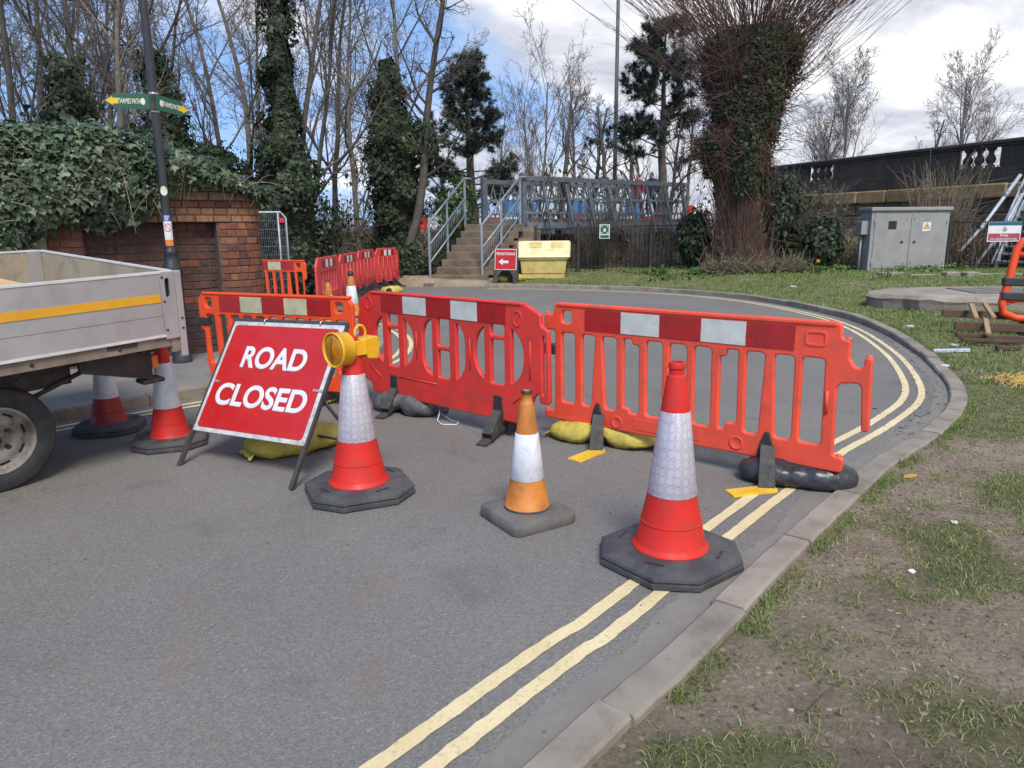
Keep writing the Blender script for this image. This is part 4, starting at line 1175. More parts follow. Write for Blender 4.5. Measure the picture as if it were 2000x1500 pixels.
# ================================================================ sandbags
def sandbag(loc, rz, size, m, label, waist=0.0, seed=0, ears=True, group='sandbags on barrier and sign feet', sag=1.0, bend=0.0, over=0.0):
    """a filled bag lying on the ground, pinched towards its ends; waist > 0 makes a saddle bag of two lobes"""
    rs = np.random.RandomState(seed)
    lx, ly, lz = size
    nu, nv = 84, 44
    V = []
    for i in range(nu + 1):
        u = -1 + 2 * i / nu
        w = (1 - abs(u) ** 3.2) ** 0.5
        if waist: w *= 1 - waist * math.exp(-(u / 0.20) ** 2)
        w = max(w, 0.03)
        for j in range(nv):
            a = 2 * math.pi * j / nv
            c, s = math.cos(a), math.sin(a)
            y = math.copysign(abs(c) ** 0.75, c) * ly * (0.35 + 0.65 * w if ears else w)
            z = s * lz * (w ** 0.8)
            if s < 0: z *= 0.75
            V.append([u * lx, y, z])
    V = np.array(V)
    th = np.tile(np.arange(nv) / nv * 6.28, nu + 1)
    un = V[:, 0] / lx
    n1 = fbm(un * 3.1 + 5 + seed, np.cos(th) * 1.6 + seed * 1.7, 3) - 0.5
    n2 = fbm(un * 11 + np.sin(th * 2) * 1.2 + seed, np.sin(th) * 3.5 + 3, 3) - 0.5
    edge = np.clip((np.abs(un) - 0.55) / 0.45, 0, 1)
    crease = np.sin(th * 9 + seed + n1 * 6) * edge * 0.09
    fold = np.abs(fbm(un * 5.5 + n1 * 5 + seed * 0.7, np.cos(th) * 2.4 + np.sin(th) * 1.1 + seed, 4) - 0.5)
    fold2 = np.abs(fbm(un * 13 + seed, np.sin(th) * 5.0 + np.cos(th) * 2 + n1 * 4, 3) - 0.5)
    k = 1 + n1 * 0.30 + n2 * 0.10 + crease + 0.06 - np.clip(0.06 - fold, 0, 1) * 1.5 - np.clip(0.04 - fold2, 0, 1) * 0.9
    V[:, 2] *= k; V[:, 1] *= 1 + n1 * 0.25 + n2 * 0.10
    V[:, 1] += bend * un ** 2 * ly
    lo = -lz * 0.62
    V[:, 2] = np.maximum(V[:, 2], lo) - lo
    V[:, 2] += over * np.exp(-(un / 0.20) ** 2)
    V[:, 2] += np.where(V[:, 2] < 0.002, 0.002 + rs.rand(len(V)) * 0.002, 0)
    F = []
    for i in range(nu):
        for j in range(nv):
            a, b = i * nv + j, i * nv + (j + 1) % nv
            F.append((a, a + nv, b + nv, b))
    F.append(tuple(range(nv))); F.append(tuple(range((nu + 1) * nv - 1, nu * nv - 1, -1)))
    t = empty('sandbag', loc, rz, label, 'sandbag', group)
    MB().add(V.tolist(), F, smooth=True).build('sack', m, t)
    if ears:
        for sgn in (-1, 1):                            # sewn, frilled end hems
            vs = []; n = 13
            for q in range(n):
                f = -1 + 2 * q / (n - 1)
                wv = math.sin(q * 2.2 + seed) * 0.012
                vs += [(sgn * lx * 0.955, f * ly * 0.46, 0.035 + wv * 0.5 + lz * 0.20), (sgn * (lx * 1.09 + math.sin(q * 1.7) * 0.012), f * ly * 0.60, 0.016 + abs(wv) + lz * 0.10 * (1 - abs(f)))]
            fs = [(2 * q, 2 * q + 1, 2 * q + 3, 2 * q + 2) for q in range(n - 1)]
            h = MB().add(vs, fs, smooth=True).build('hem', m, t)
            sm = h.modifiers.new('thick', 'SOLIDIFY'); sm.thickness = 0.004
    return t


sandbag((-1.63, 5.20, 0.0), R(38), (0.36, 0.205, 0.105), M['bag_yellow'], 'yellow sandbag on the back leg of the ROAD CLOSED sign', seed=3, bend=0.2)
sandbag((0.70, 5.32, 0.0), R(-26), (0.42, 0.185, 0.095), M['bag_yellow'], 'yellow saddle sandbag draped over a foot of the orange-red barrier', waist=0.45, seed=8, over=0.05)
sandbag((1.82, 4.36, 0.0), R(-20), (0.36, 0.16, 0.100), M['bag_black'], 'shiny black sandbag behind the foot next to the kerb', waist=0.04, seed=14, ears=False)
gb = sandbag((-0.96, 6.30, 0.0), R(-30), (0.36, 0.17, 0.105), M['bag_grey'], 'grey tied sandbag under the red oval barrier', waist=0.30, seed=21, ears=False, over=0.03)
neck = MB().tube([(0.33, -0.02, 0.07), (0.38, -0.03, 0.07), (0.42, -0.03, 0.075), (0.46, -0.035, 0.085)], [0.05, 0.022, 0.03, 0.045], 10).build('tied_neck', M['bag_grey'], gb)
cord = [(0.40, -0.03, 0.10), (0.44, -0.10, 0.06), (0.46, -0.16, 0.012), (0.55, -0.22, 0.006), (0.66, -0.17, 0.006), (0.64, -0.09, 0.006), (0.55, -0.08, 0.006), (0.47, -0.06, 0.03)]
cc = np.array(cord); cc = np.stack([np.interp(np.linspace(0, 7, 40), range(8), cc[:, i]) for i in range(3)], 1)
MB().tube(cc.tolist(), 0.0045, 6).build('cord', M['white'], gb)
sandbag((-3.05, 18.4, 0.0), R(40), (0.28, 0.17, 0.12), M['bag_yellow'], 'small yellow sandbag among the far barrier feet', seed=30)
sandbag((-3.45, 15.6, 0.0), R(80), (0.34, 0.18, 0.13), M['bag_black'], 'black sandbag at the foot of the second far barrier', waist=0.2, seed=33, ears=False)
sandbag((-2.0, 6.72, 0.0), R(-20), (0.28, 0.14, 0.11), M['bag_yellow'], 'yellow sandbag on the foot of the bright orange barrier', seed=36)

# ================================================================ ROAD CLOSED sign
bl, br_ = Vector((-2.37, 4.83, 0)), Vector((-1.41, 4.30, 0)); tl, tr = Vector((-2.11, 5.41, 0.95)), Vector((-1.17, 4.92, 1.0))
ex = ((br_ - bl) + (tr - tl)).normalized(); ez = ((tl - bl) + (tr - br_)).normalized()
ez = (ez - ex * ez.dot(ex)).normalized(); ey = ez.cross(ex)
sg = empty('road_sign', (bl + br_) / 2, 0, 'red ROAD CLOSED sign on a black folding frame beside the truck', 'road sign')
Ms = Matrix((ex, ey, ez)).transposed().to_4x4(); Ms.translation = (bl + br_) / 2
sg.matrix_world = Ms
W, Z0, Z1 = 0.535, 0.285, 1.155
fo = [(-W, Z0), (W, Z0), (W, Z1), (-W, Z1)]
def inset(d, r): return rounded([(-W + d, Z0 + d), (W - d, Z0 + d), (W - d, Z1 - d), (-W + d, Z1 - d)], r, 5)
plate_obj('sign_plate', [rounded(fo, 0.012, 3)], 0.010, 0.002, M['sign_edge'], sg)
plate_obj('sign_face', [inset(0.032, 0.03)], 0.003, 0.0, M['sign_red'], sg, loc=(0, -0.0072, 0))
for body, cz, w in (('ROAD', Z1 - 0.325 * 0.87, 0.615), ('CLOSED', Z1 - 0.665 * 0.87, 0.87)):
    tm = text_mesh(body, 0.225, M['sign_white'], bold=0.007, width=w)
    link('lettering', tm, sg, loc=(0.0, -0.0098, cz))
for sx in (-1, 1):
    MB().box((sx * (W + 0.004) - 0.016, -0.004, 0.0), (sx * (W + 0.004) + 0.016, 0.020, Z1 + 0.012)).build('leg', M['frame_steel'], sg)
    MB().box((sx * (W - 0.04) - 0.04 * (sx > 0) , -0.012, 0.66), (sx * (W - 0.04) + 0.04, 0.0, 0.675)).build('clip', M['band'], sg)
MB().box((-W - 0.012, -0.005, Z1 + 0.001), (W + 0.012, 0.02, Z1 + 0.026)).build('top_bar', M['frame_steel'], sg)
for sx in (-0.22, 0.32):
    MB().tube([(sx, -0.012, Z1 - 0.012), (sx, -0.018, Z1 + 0.012), (sx + 0.004, 0.0, Z1 + 0.028)], 0.006, 6).build('bolt', M['band'], sg)
inv = Ms.inverted()
for a, g in (((-W, 0.02, 0.62), (-1.95, 5.48, 0.005)), ((W, 0.02, 0.62), (-1.07, 5.02, 0.005))):
    MB().tube([a, tuple(inv @ Vector(g))], 0.012, 6).build('rear_leg', M['frame_steel'], sg)
MB().tube([tuple(inv @ Vector((-1.97, 5.42, 0.12))), tuple(inv @ Vector((-1.12, 4.96, 0.12)))], 0.010, 6).build('rear_bar', M['frame_steel'], sg)

# ================================================================ dropside truck
tk = empty('dropside_truck', (0, 0, 0), 0, 'grey aluminium dropside truck bed with yellow stripe, parked at the kerb', 'truck')
C0 = Vector((-2.33, 5.0, 1.352))
xr = Vector((0.575, 0.818, 0.034)).normalized()        # towards the rear
yf_ = Vector((-0.818, 0.575, 0.062)); yf_ = (yf_ - xr * yf_.dot(xr)).normalized()
Mt = Matrix((xr, yf_, xr.cross(yf_))).transposed().to_4x4(); Mt.translation = C0
tk.matrix_world = Mt
LB, WB, HB = 3.1, 1.98, 0.435
for i, (z0, z1) in enumerate(((-HB, -0.30), (-0.2985, -0.0))):
    MB().box((-LB, 0.0, z0), (-0.104, 0.028, z1 - 0.0015)).build('side_plank', M['alu'], tk)
MB().box((-LB, -0.004, -0.205), (-0.112, -0.0005, -0.150)).build('warning_stripe', M['stripe'], tk)
MB().box((-LB, -0.004, -0.010), (0.0, 0.032, 0.004)).build('top_edge', M['edge_white'], tk)
MB().box((-LB, -0.006, -HB - 0.012), (-0.10, 0.02, -HB + 0.004)).build('bottom_edge', M['edge_white'], tk)
plate_obj('corner_plate', [rounded([(-0.102, -HB - 0.03), (0.0, -HB - 0.03), (0.0, 0.0), (-0.102, 0.0)], 0.004, 2), oval(-0.055, -0.11, 0.017, 0.066, 24, 4)], 0.02, 0.002, M['alu'], tk, loc=(0, 0.004, 0))
MB().box((-0.10, 0.02, -0.20), (-0.01, 0.03, -0.02)).build('latch_recess', M['dark_gap'], tk)
MB().box((0.003, -0.006, -HB - 0.17), (0.05, 0.04, 0.0), bev=0.003).build('rear_post', M['alu'], tk)
for q in ((-0.09, -0.035), (-0.088, -0.20), (-0.088, -0.40), (0.028, -0.33), (0.028, -0.40)):
    MB().lathe([(0.009, 0.0), (0.008, 0.004), (0.0005, 0.005)], 8, mat=Matrix.Translation((q[0], -0.007, q[1])) @ RX).build('bolt', M['chassis'], tk)
tail = MB().box((-0.03, 0.034, -HB), (0.0, WB - 0.034, -0.005)).build('tail_board', M['alu_in'], tk)
MB().box((-0.034, 0.034, -0.0055), (0.004, WB - 0.034, 0.006)).build('tail_edge', M['edge_white'], tail)
far = MB().box((-LB, WB - 0.03, -HB), (-0.035, WB, -0.005)).build('far_side_board', M['alu_in'], tk)
MB().box((-LB, WB - 0.034, -0.0055), (-0.035, WB + 0.004, 0.006)).build('far_edge', M['edge_white'], far)
MB().box((-0.13, WB - 0.075, -HB), (-0.034, WB - 0.031, 0.0)).build('far_post', M['alu'], tk)
MB().box((-LB, 0.03, -HB - 0.02), (0.0, WB - 0.001, -HB - 0.001)).build('bed_floor', M['wood_rail'], tk)
MB().box((-LB - 0.03, 0.0, -HB), (-LB, WB, 0.10)).build('head_board', M['alu'], tk)
MB().box((-LB, 0.012, -HB - 0.085), (-0.06, 0.05, -HB - 0.0125)).build('timber_rail', M['wood_rail'], tk)
MB().box((-0.058, 0.008, -HB - 0.13), (0.001, 0.06, -HB - 0.032)).build('rail_end', M['wood_rail'], tk)
for q in (-0.42, -0.95):
    MB().lathe([(0.013, 0.0), (0.011, 0.006), (0.0005, 0.007)], 8, mat=Matrix.Translation((q, 0.0115, -HB - 0.05)) @ RX).build('bolt', M['chassis'], tk)
MB().box((-0.50, 0.006, -HB - 0.045), (-0.30, 0.0115, -HB - 0.02)).build('hinge', M['chassis'], tk)
for yy in (0.55, 1.36):
    MB().box((-4.6, yy, -HB - 0.24), (-0.12, yy + 0.075, -HB - 0.021)).build('chassis_rail', M['chassis'], tk)
for xx in (-0.5, -1.7, -2.8):
    MB().box((xx, 0.06, -HB - 0.10), (xx + 0.06, WB - 0.06, -HB - 0.0205)).build('cross_member', M['chassis'], tk)
# rear lamp bracket with amber marker
MB().hexa([(-0.62, 0.16, -HB - 0.20), (-0.14, 0.16, -HB - 0.34), (-0.14, 0.19, -HB - 0.34), (-0.62, 0.19, -HB - 0.20)], [(-0.62, 0.16, -HB - 0.10), (-0.14, 0.16, -HB - 0.135), (-0.14, 0.19, -HB - 0.135), (-0.62, 0.19, -HB - 0.10)]).build('lamp_bracket', M['chassis'], tk)
MB().box((-0.22, 0.145, -HB - 0.137), (-0.08, 0.26, -HB - 0.122)).build('bracket_shelf', M['chassis'], tk)
MB().box((-0.22, 0.145, -HB - 0.365), (-0.06, 0.26, -HB - 0.335), bev=0.006).build('bracket_step', M['chassis'], tk)
MB().box((-0.138, 0.150, -HB - 0.262), (-0.095, 0.20, -HB - 0.165), bev=0.006).build('side_marker', M['amber'], tk)
MB().box((-1.10, 0.35, -HB - 0.30), (-0.60, 0.60, -HB - 0.10)).build('battery_tray', M['chassis'], tk)
MB().tube([(-0.86, 0.33, -HB - 0.34), (-0.55, 0.34, -HB - 0.24), (-0.30, 0.35, -HB - 0.13)], 0.016, 6).build('stay', M['chassis'], tk)
MB().tube([(-1.3, 0.30, -HB - 0.12), (-1.0, 0.28, -HB - 0.22), (-0.85, 0.3, -HB - 0.15), (-0.7, 0.3, -HB - 0.12)], 0.006, 6).build('cable', M['chassis'], tk)


def wheel(lx, ly, side, parent):
    """road wheel turned about the truck's cross axis; side -1 faces the camera side"""
    w = link('wheel', None, parent, loc=(lx, ly, 0.352 - C0.z + (0.034 * -lx) * 0.0))
    rot = Matrix.Rotation(math.pi / 2 if side < 0 else -math.pi / 2, 4, 'X')
    tp = [(0.215, -0.11), (0.235, -0.11), (0.285, -0.118), (0.325, -0.112), (0.342, -0.095), (0.350, -0.07), (0.352, 0.0), (0.350, 0.07), (0.342, 0.095), (0.330, 0.108), (0.318, 0.112), (0.305, 0.113), (0.290, 0.117), (0.255, 0.116), (0.228, 0.108), (0.215, 0.098)]
    ty = MB().lathe(tp, 56, mat=rot).build('tyre', M['tyre'], w)
    rp = [(0.216, -0.10), (0.216, 0.10), (0.222, 0.108), (0.214, 0.112), (0.203, 0.104), (0.196, 0.07), (0.188, 0.058), (0.165, 0.052), (0.150, 0.060), (0.125, 0.068), (0.105, 0.064), (0.082, 0.040), (0.066, 0.035), (0.062, 0.060), (0.050, 0.068), (0.0005, 0.070)]
    MB().lathe(rp, 48, mat=rot).build('rim', M['rim'], w)
    for i in range(8):
        a = i * math.pi / 4 + 0.2
        mm = rot @ Matrix.Rotation(a, 4, 'Z') @ Matrix.Translation((0.172, 0, 0.050))
        MB().box((-0.011, -0.032, 0), (0.011, 0.032, 0.0055), mat=mm).build('rim_slot', M['dark_gap'], w)
    for i in range(5):
        a = i * 2 * math.pi / 5 + 0.5
        mm = rot @ Matrix.Rotation(a, 4, 'Z') @ Matrix.Translation((0.094, 0, 0.045))
        MB().lathe([(0.019, -0.01), (0.016, 0.018), (0.010, 0.026), (0.0005, 0.026)], 6, smooth=False, mat=mm).build('wheel_nut', M['chassis'], w)
    MB().lathe([(0.030, 0.066), (0.030, 0.083), (0.0005, 0.086)], 16, mat=rot).build('hub_cap', M['chassis'], w)
    return w


wheel(-1.10, 0.40, -1, tk); wheel(-1.10, 1.62, 1, tk); wheel(-4.05, 0.36, -1, tk); wheel(-4.05, 1.62, 1, tk)
MB().tube([(-1.10, 0.5, -1.0), (-1.10, 1.5, -1.0)], 0.06, 12).build('axle', M['chassis'], tk)
# cab, ahead of the bed and out of the picture
cab = MB().prism([(-4.95, -0.62), (-3.2, -0.62), (-3.2, 0.52), (-3.9, 0.55), (-4.35, 0.10), (-4.95, -0.02)], 0.10, WB - 0.10, mat=Matrix(((1, 0, 0, 0), (0, 0, 1, 0), (0, 1, 0, 0), (0, 0, 0, 1)))).build('cab', M['sign_white'], tk)
MB().box((-4.0, 0.092, 0.05), (-3.35, 0.099, 0.45)).build('cab_window', M['dark_gap'], cab)
bx = prop(MB().box((-2.4, 0.34, -HB + 0.001), (-0.52, 1.50, -0.135), bev=0.004).build('plywood_box', M['ply']), 'pale plywood box loaded in the truck bed', 'box')
bx.matrix_world = Mt

# ================================================================ leaves
def leaf_mesh(name, P, N, size, m, rs, droop=0.35, kind='ivy', jit=0.75):
    """one lobed leaf of four faces at each point, facing roughly along N"""
    n = len(P)
    P = np.asarray(P, float); N = np.asarray(N, float) + rs.randn(n, 3) * jit * 0.5
    N /= np.linalg.norm(N, axis=1)[:, None] + 1e-9
    down = np.tile(np.array([0, 0, -1.0]), (n, 1)) + rs.randn(n, 3) * 0.55
    T = down - N * np.sum(down * N, 1)[:, None]; T /= np.linalg.norm(T, axis=1)[:, None] + 1e-9
    B = np.cross(N, T)
    S = (size * (0.40 + 1.5 * rs.rand(n) ** 1.8))[:, None]
    if kind == 'ivy': sh = [(0, 0, 0.05), (0.48, -0.08, -0.02), (0.55, 0.30, -0.06), (0.26, 0.48, 0.02), (0, 1.0, -0.12), (-0.26, 0.48, 0.02), (-0.55, 0.30, -0.06), (-0.48, -0.08, -0.02)]
    else: sh = [(0, 0, 0.0), (0.24, 0.15, -0.05), (0.30, 0.45, -0.06), (0.16, 0.75, -0.03), (0, 1.0, -0.15), (-0.16, 0.75, -0.03), (-0.30, 0.45, -0.06), (-0.24, 0.15, -0.05)]
    k = len(sh)
    V = np.zeros((n, k, 3))
    for i, (b, t, o) in enumerate(sh):
        V[:, i] = P + B * (b * S) + T * ((t - 0.3) * S) + N * (o * S)
    f = np.array([[0, 1, 2, 3], [0, 3, 4, 5], [0, 5, 6, 7]])
    F = (f[None] + (np.arange(n) * k)[:, None, None]).reshape(-1, 4)
    me = bpy.data.meshes.new(name)
    me.vertices.add(n * k); me.vertices.foreach_set('co', V.reshape(-1).astype(np.float32))
    me.loops.add(F.size); me.loops.foreach_set('vertex_index', F.reshape(-1).astype(np.int32))
    me.polygons.add(len(F)); me.polygons.foreach_set('loop_start', (np.arange(len(F)) * 4).astype(np.int32))
    me.update(calc_edges=True); me.validate()
    me.materials.append(m)
    return me


class Wood:
    """many tapering branches collected into one mesh"""
    def __init__(s): s.V = []; s.F = []; s.n = 0
    def add(s, pts, rad, k):
        pts = np.asarray(pts, float); m = len(pts)
        t = np.gradient(pts, axis=0); t /= np.linalg.norm(t, axis=1)[:, None] + 1e-9
        a = np.array([0, 0, 1.0]) if abs(t[0, 2]) < 0.9 else np.array([1.0, 0, 0])
        u = np.cross(t, a); u /= np.linalg.norm(u, axis=1)[:, None] + 1e-9
        w = np.cross(t, u)
        an = np.arange(k) * 2 * np.pi / k
        ring = u[:, None] * np.cos(an)[None, :, None] + w[:, None] * np.sin(an)[None, :, None]
        s.V.append((pts[:, None] + ring * np.asarray(rad)[:, None, None]).reshape(-1, 3))
        i = np.arange(m - 1)[:, None] * k; j = np.arange(k)[None]; j2 = (np.arange(k)[None] + 1) % k
        s.F.append((np.stack([i + j, i + j2, i + k + j2, i + k + j], -1).reshape(-1, 4) + s.n))
        s.n += m * k
    def mesh(s, name, m):
        V = np.concatenate(s.V); F = np.concatenate(s.F)
        me = bpy.data.meshes.new(name)
        me.vertices.add(len(V)); me.vertices.foreach_set('co', V.reshape(-1).astype(np.float32))
        me.loops.add(F.size); me.loops.foreach_set('vertex_index', F.reshape(-1).astype(np.int32))
        me.polygons.add(len(F)); me.polygons.foreach_set('loop_start', (np.arange(len(F)) * 4).astype(np.int32))
        me.polygons.foreach_set('use_smooth', np.ones(len(F), bool))
        me.update(calc_edges=True); me.validate()
        me.materials.append(m)
        return me


# ================================================================ brick wall with rounded end
WALL0 = np.array([-4.95, 8.0]); WD = np.array([0.792, 0.611]); WNRM = np.array([0.611, -0.792])
T_ARC, R_ARC = 1.93, 0.40


def wall_pt(t, off=0.0):
    """point on the wall face at length t (off > 0 towards the road), and its outward heading"""
    if t <= T_ARC:
        p = WALL0 + WD * t; n = WNRM; d = WD
    else:
        c = WALL0 + WD * T_ARC - WNRM * R_ARC
        a = (t - T_ARC) / R_ARC
        n = WNRM * math.cos(a) + WD * math.sin(a); d = WD * math.cos(a) - WNRM * math.sin(a)
        p = c + n * R_ARC
    return p + n * off, n, d


def make_brick(name, stops, bump=0.5):
    m, ns, ls, b = nodes(name)
    tc = ns.new('ShaderNodeTexCoord'); oi = ns.new('ShaderNodeObjectInfo')
    c = n_ramp(ns, ls, oi.outputs['Random'], stops)
    ad = ns.new('ShaderNodeVectorMath'); ad.operation = 'ADD'
    ls.new(tc.outputs['Object'], ad.inputs[0]); ls.new(oi.outputs['Location'], ad.inputs[1])
    v = ad.outputs[0]
    c = n_mix(ns, ls, 1.0, c, n_ramp(ns, ls, n_noise(ns, ls, v, 14, 7, 0.7), [(0.3, 0.62), (0.7, 1.3)]), 'MULTIPLY')
    c = n_mix(ns, ls, n_ramp(ns, ls, n_noise(ns, ls, v, 3.2, 7, 0.7), [(0.55, 0.0), (0.72, 0.55)]), c, (0.06, 0.045, 0.04))
    ls.new(c, b.inputs['Base Color']); b.inputs['Roughness'].default_value = 0.92; b.inputs['Specular IOR Level'].default_value = 0.2
    n_bump(ns, ls, b, n_noise(ns, ls, v, 40, 6, 0.75), bump, 0.006)
    return m


M['brick'] = make_brick('red_brick', [(0.0, (0.18, 0.072, 0.045)), (0.3, (0.225, 0.092, 0.055)), (0.55, (0.16, 0.068, 0.050)), (0.8, (0.095, 0.050, 0.045)), (1.0, (0.25, 0.12, 0.07))])
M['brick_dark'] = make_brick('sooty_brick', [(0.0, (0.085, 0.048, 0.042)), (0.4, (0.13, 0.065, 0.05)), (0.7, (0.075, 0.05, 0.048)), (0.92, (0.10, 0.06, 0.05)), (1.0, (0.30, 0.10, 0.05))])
M['brick_ochre'] = make_brick('ochre_brick', [(0.0, (0.33, 0.17, 0.08)), (0.5, (0.29, 0.16, 0.09)), (1.0, (0.24, 0.125, 0.075))])
M['brick_cap'] = make_brick('weathered_cap_brick', [(0.0, (0.20, 0.135, 0.085)), (0.5, (0.24, 0.15, 0.09)), (1.0, (0.17, 0.12, 0.085))])
M['mortar'] = pm('dirty_mortar', (0.115, 0.092, 0.072), (0.075, 0.06, 0.05), 0.95, 6, bump=0.6, bscale=60)

bw = empty('brick_wall', (0, 0, 0), 0, 'old red brick wall with a rounded end and a sooty recessed panel', 'brick wall')
CH = 0.090
mbk = {}
def brick_mesh(L, H, m):
    key = (round(L, 3), round(H, 3), m.name)
    if key not in mbk: mbk[key] = MB().box((-L / 2, 0, 0), (L / 2, 0.09, H), bev=0.006).mesh('brick', m)
    return mbk[key]
rr = random.Random(17)
REC0, REC1, RECZ, RECD = 0.24, 1.69, 1.72, 0.15
T0, T1 = -0.10, T_ARC + R_ARC * 1.75
low = MB()
def lay(t0, t1, z, H, m, off, low_mode=False):
    L = t1 - t0 - 0.011
    p, n, d = wall_pt((t0 + t1) / 2, off + rr.uniform(-0.004, 0.005))
    ang = math.atan2(d[1], d[0])
    if low_mode:
        mm = Matrix.Translation((p[0], p[1], z)) @ Matrix.Rotation(ang, 4, 'Z')
        low.box((-L / 2, 0, 0), (L / 2, 0.09, H - 0.011), mat=mm, bev=0.006)
    else:
        LL = 0.215 if L > 0.16 else (0.103 if L > 0.08 else 0.06)
        link('brick', brick_mesh(LL, H - 0.011, m), bw, loc=(p[0], p[1], z), rot=(rr.uniform(-.012, .012), rr.uniform(-.012, .012), ang + rr.uniform(-.012, .012)), scale=(L / LL, 1, 1))
nb = 0
for k in range(18):
    z = 0.105 + CH * k
    t = T0 + (0.0 if k % 2 else -0.0)
    i = k % 2
    edges = [t]
    while t < T1 - 0.05:
        w = 0.226 if (i % 2 == 0) else 0.114
        if t > 1.80: w = 0.112 if rr.random() < 0.75 else 0.16
        for stop in (REC0, REC1):
            if t < stop - 0.001 < t + w - 0.03: w = stop - t; break
        if t + w > T1 - 0.05: w = T1 - t
        mid = t + w / 2
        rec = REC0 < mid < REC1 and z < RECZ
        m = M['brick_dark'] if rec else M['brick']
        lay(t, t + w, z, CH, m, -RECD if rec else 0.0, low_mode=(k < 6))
        t += w; i += 1
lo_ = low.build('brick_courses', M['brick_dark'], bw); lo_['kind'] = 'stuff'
# corbelled courses over the panel, then two deep capping courses
z = 0.105 + CH * 18
for k, (H, m, off, w0) in enumerate(((0.086, M['brick_ochre'], 0.012, 0.226), (0.086, M['brick_ochre'], 0.0, 0.16), (0.086, M['brick'], 0.0, 0.20), (0.105, M['brick_cap'], 0.03, 0.30), (0.12, M['brick_cap'], 0.045, 0.33))):
    t = T0 - 0.1 * (k % 2)
    while t < T1:
        w = w0 * rr.uniform(0.9, 1.1) if t < 1.8 else min(w0, 0.135)
        lay(t, t + w, z, H, m, off); t += w
    z += H
WTOP = z
# mortar core behind the faces
core = MB()
ts = list(np.linspace(T0 - 0.02, T_ARC, 8)) + list(np.linspace(T_ARC, T1, 14)[1:])
def core_band(z0, z1, off, thick, ta=-9, tb=99):
    tt = [t for t in ts if ta - 1e-6 <= t <= tb + 1e-6]
    if ta > -9: tt = sorted(set(tt + [ta]))
    if tb < 99: tt = sorted(set(tt + [tb]))
    for a, b in zip(tt[:-1], tt[1:]):
        pa, pb = wall_pt(a, off)[0], wall_pt(b, off)[0]; qa, qb = wall_pt(a, off - thick)[0], wall_pt(b, off - thick)[0]
        core.hexa([(*pa, z0), (*pb, z0), (*qb, z0), (*qa, z0)], [(*pa, z1), (*pb, z1), (*qb, z1), (*qa, z1)])
core_band(0.0, RECZ + 0.003, -0.010, 0.30, -9, REC0 + 0.002); core_band(0.0, RECZ + 0.003, -0.010, 0.30, REC1 - 0.002, 99)
core_band(0.0, RECZ + 0.003, -RECD - 0.012, 0.14, REC0, REC1)
core_band(RECZ + 0.004, WTOP + 0.01, -0.012, 0.30)
core.build('mortar_core', M['mortar'], bw)

# stone gate pier and dark gate to the left of the wall
gp = wall_pt(-0.22, -0.02)[0]; wang = math.atan2(WD[1], WD[0])
pier = empty('gate_pier', (gp[0], gp[1], 0.0), wang, 'cream rendered gate pier half covered by ivy', 'gate pier')
MB().box((-0.14, -0.02, 0.0), (0.11, 0.26, 2.0), bev=0.01).build('shaft', pm('cream_render', (0.40, 0.32, 0.20), (0.29, 0.235, 0.15), 0.9, 3, dirt=(0.12, 0.10, 0.07), dirt_amt=0.6, dirt_scale=5, bump=0.3), pier)
MB().box((-0.19, -0.06, 2.001), (0.16, 0.30, 2.10), bev=0.012).build('cap', M['concrete'], pier)
gp = wall_pt(-0.42, -0.12)[0]
gate = empty('gate', (gp[0], gp[1], 0.10), wang, 'dark navy boarded gate beside the cream pier', 'gate')
for i in range(9):
    MB().box((-0.2 * (i + 1) + 0.004, 0, 0.05), (-0.2 * i - 0.004, 0.035, 2.05), bev=0.004).build('board', pm('navy_gate_paint', (0.012, 0.012, 0.022), (0.018, 0.018, 0.03), 0.5) if i == 0 else gate_m, gate) if i else None
    if i == 0:
        gate_m = pm('navy_gate_paint', (0.012, 0.012, 0.022), (0.018, 0.018, 0.03), 0.5)
        MB().box((-0.196, 0, 0.05), (-0.004, 0.035, 2.05), bev=0.004).build('board', gate_m, gate)
for zz_ in (0.35, 1.7): MB().box((-1.8, 0.036, zz_), (0, 0.07, zz_ + 0.12)).build('rail', gate_m, gate)

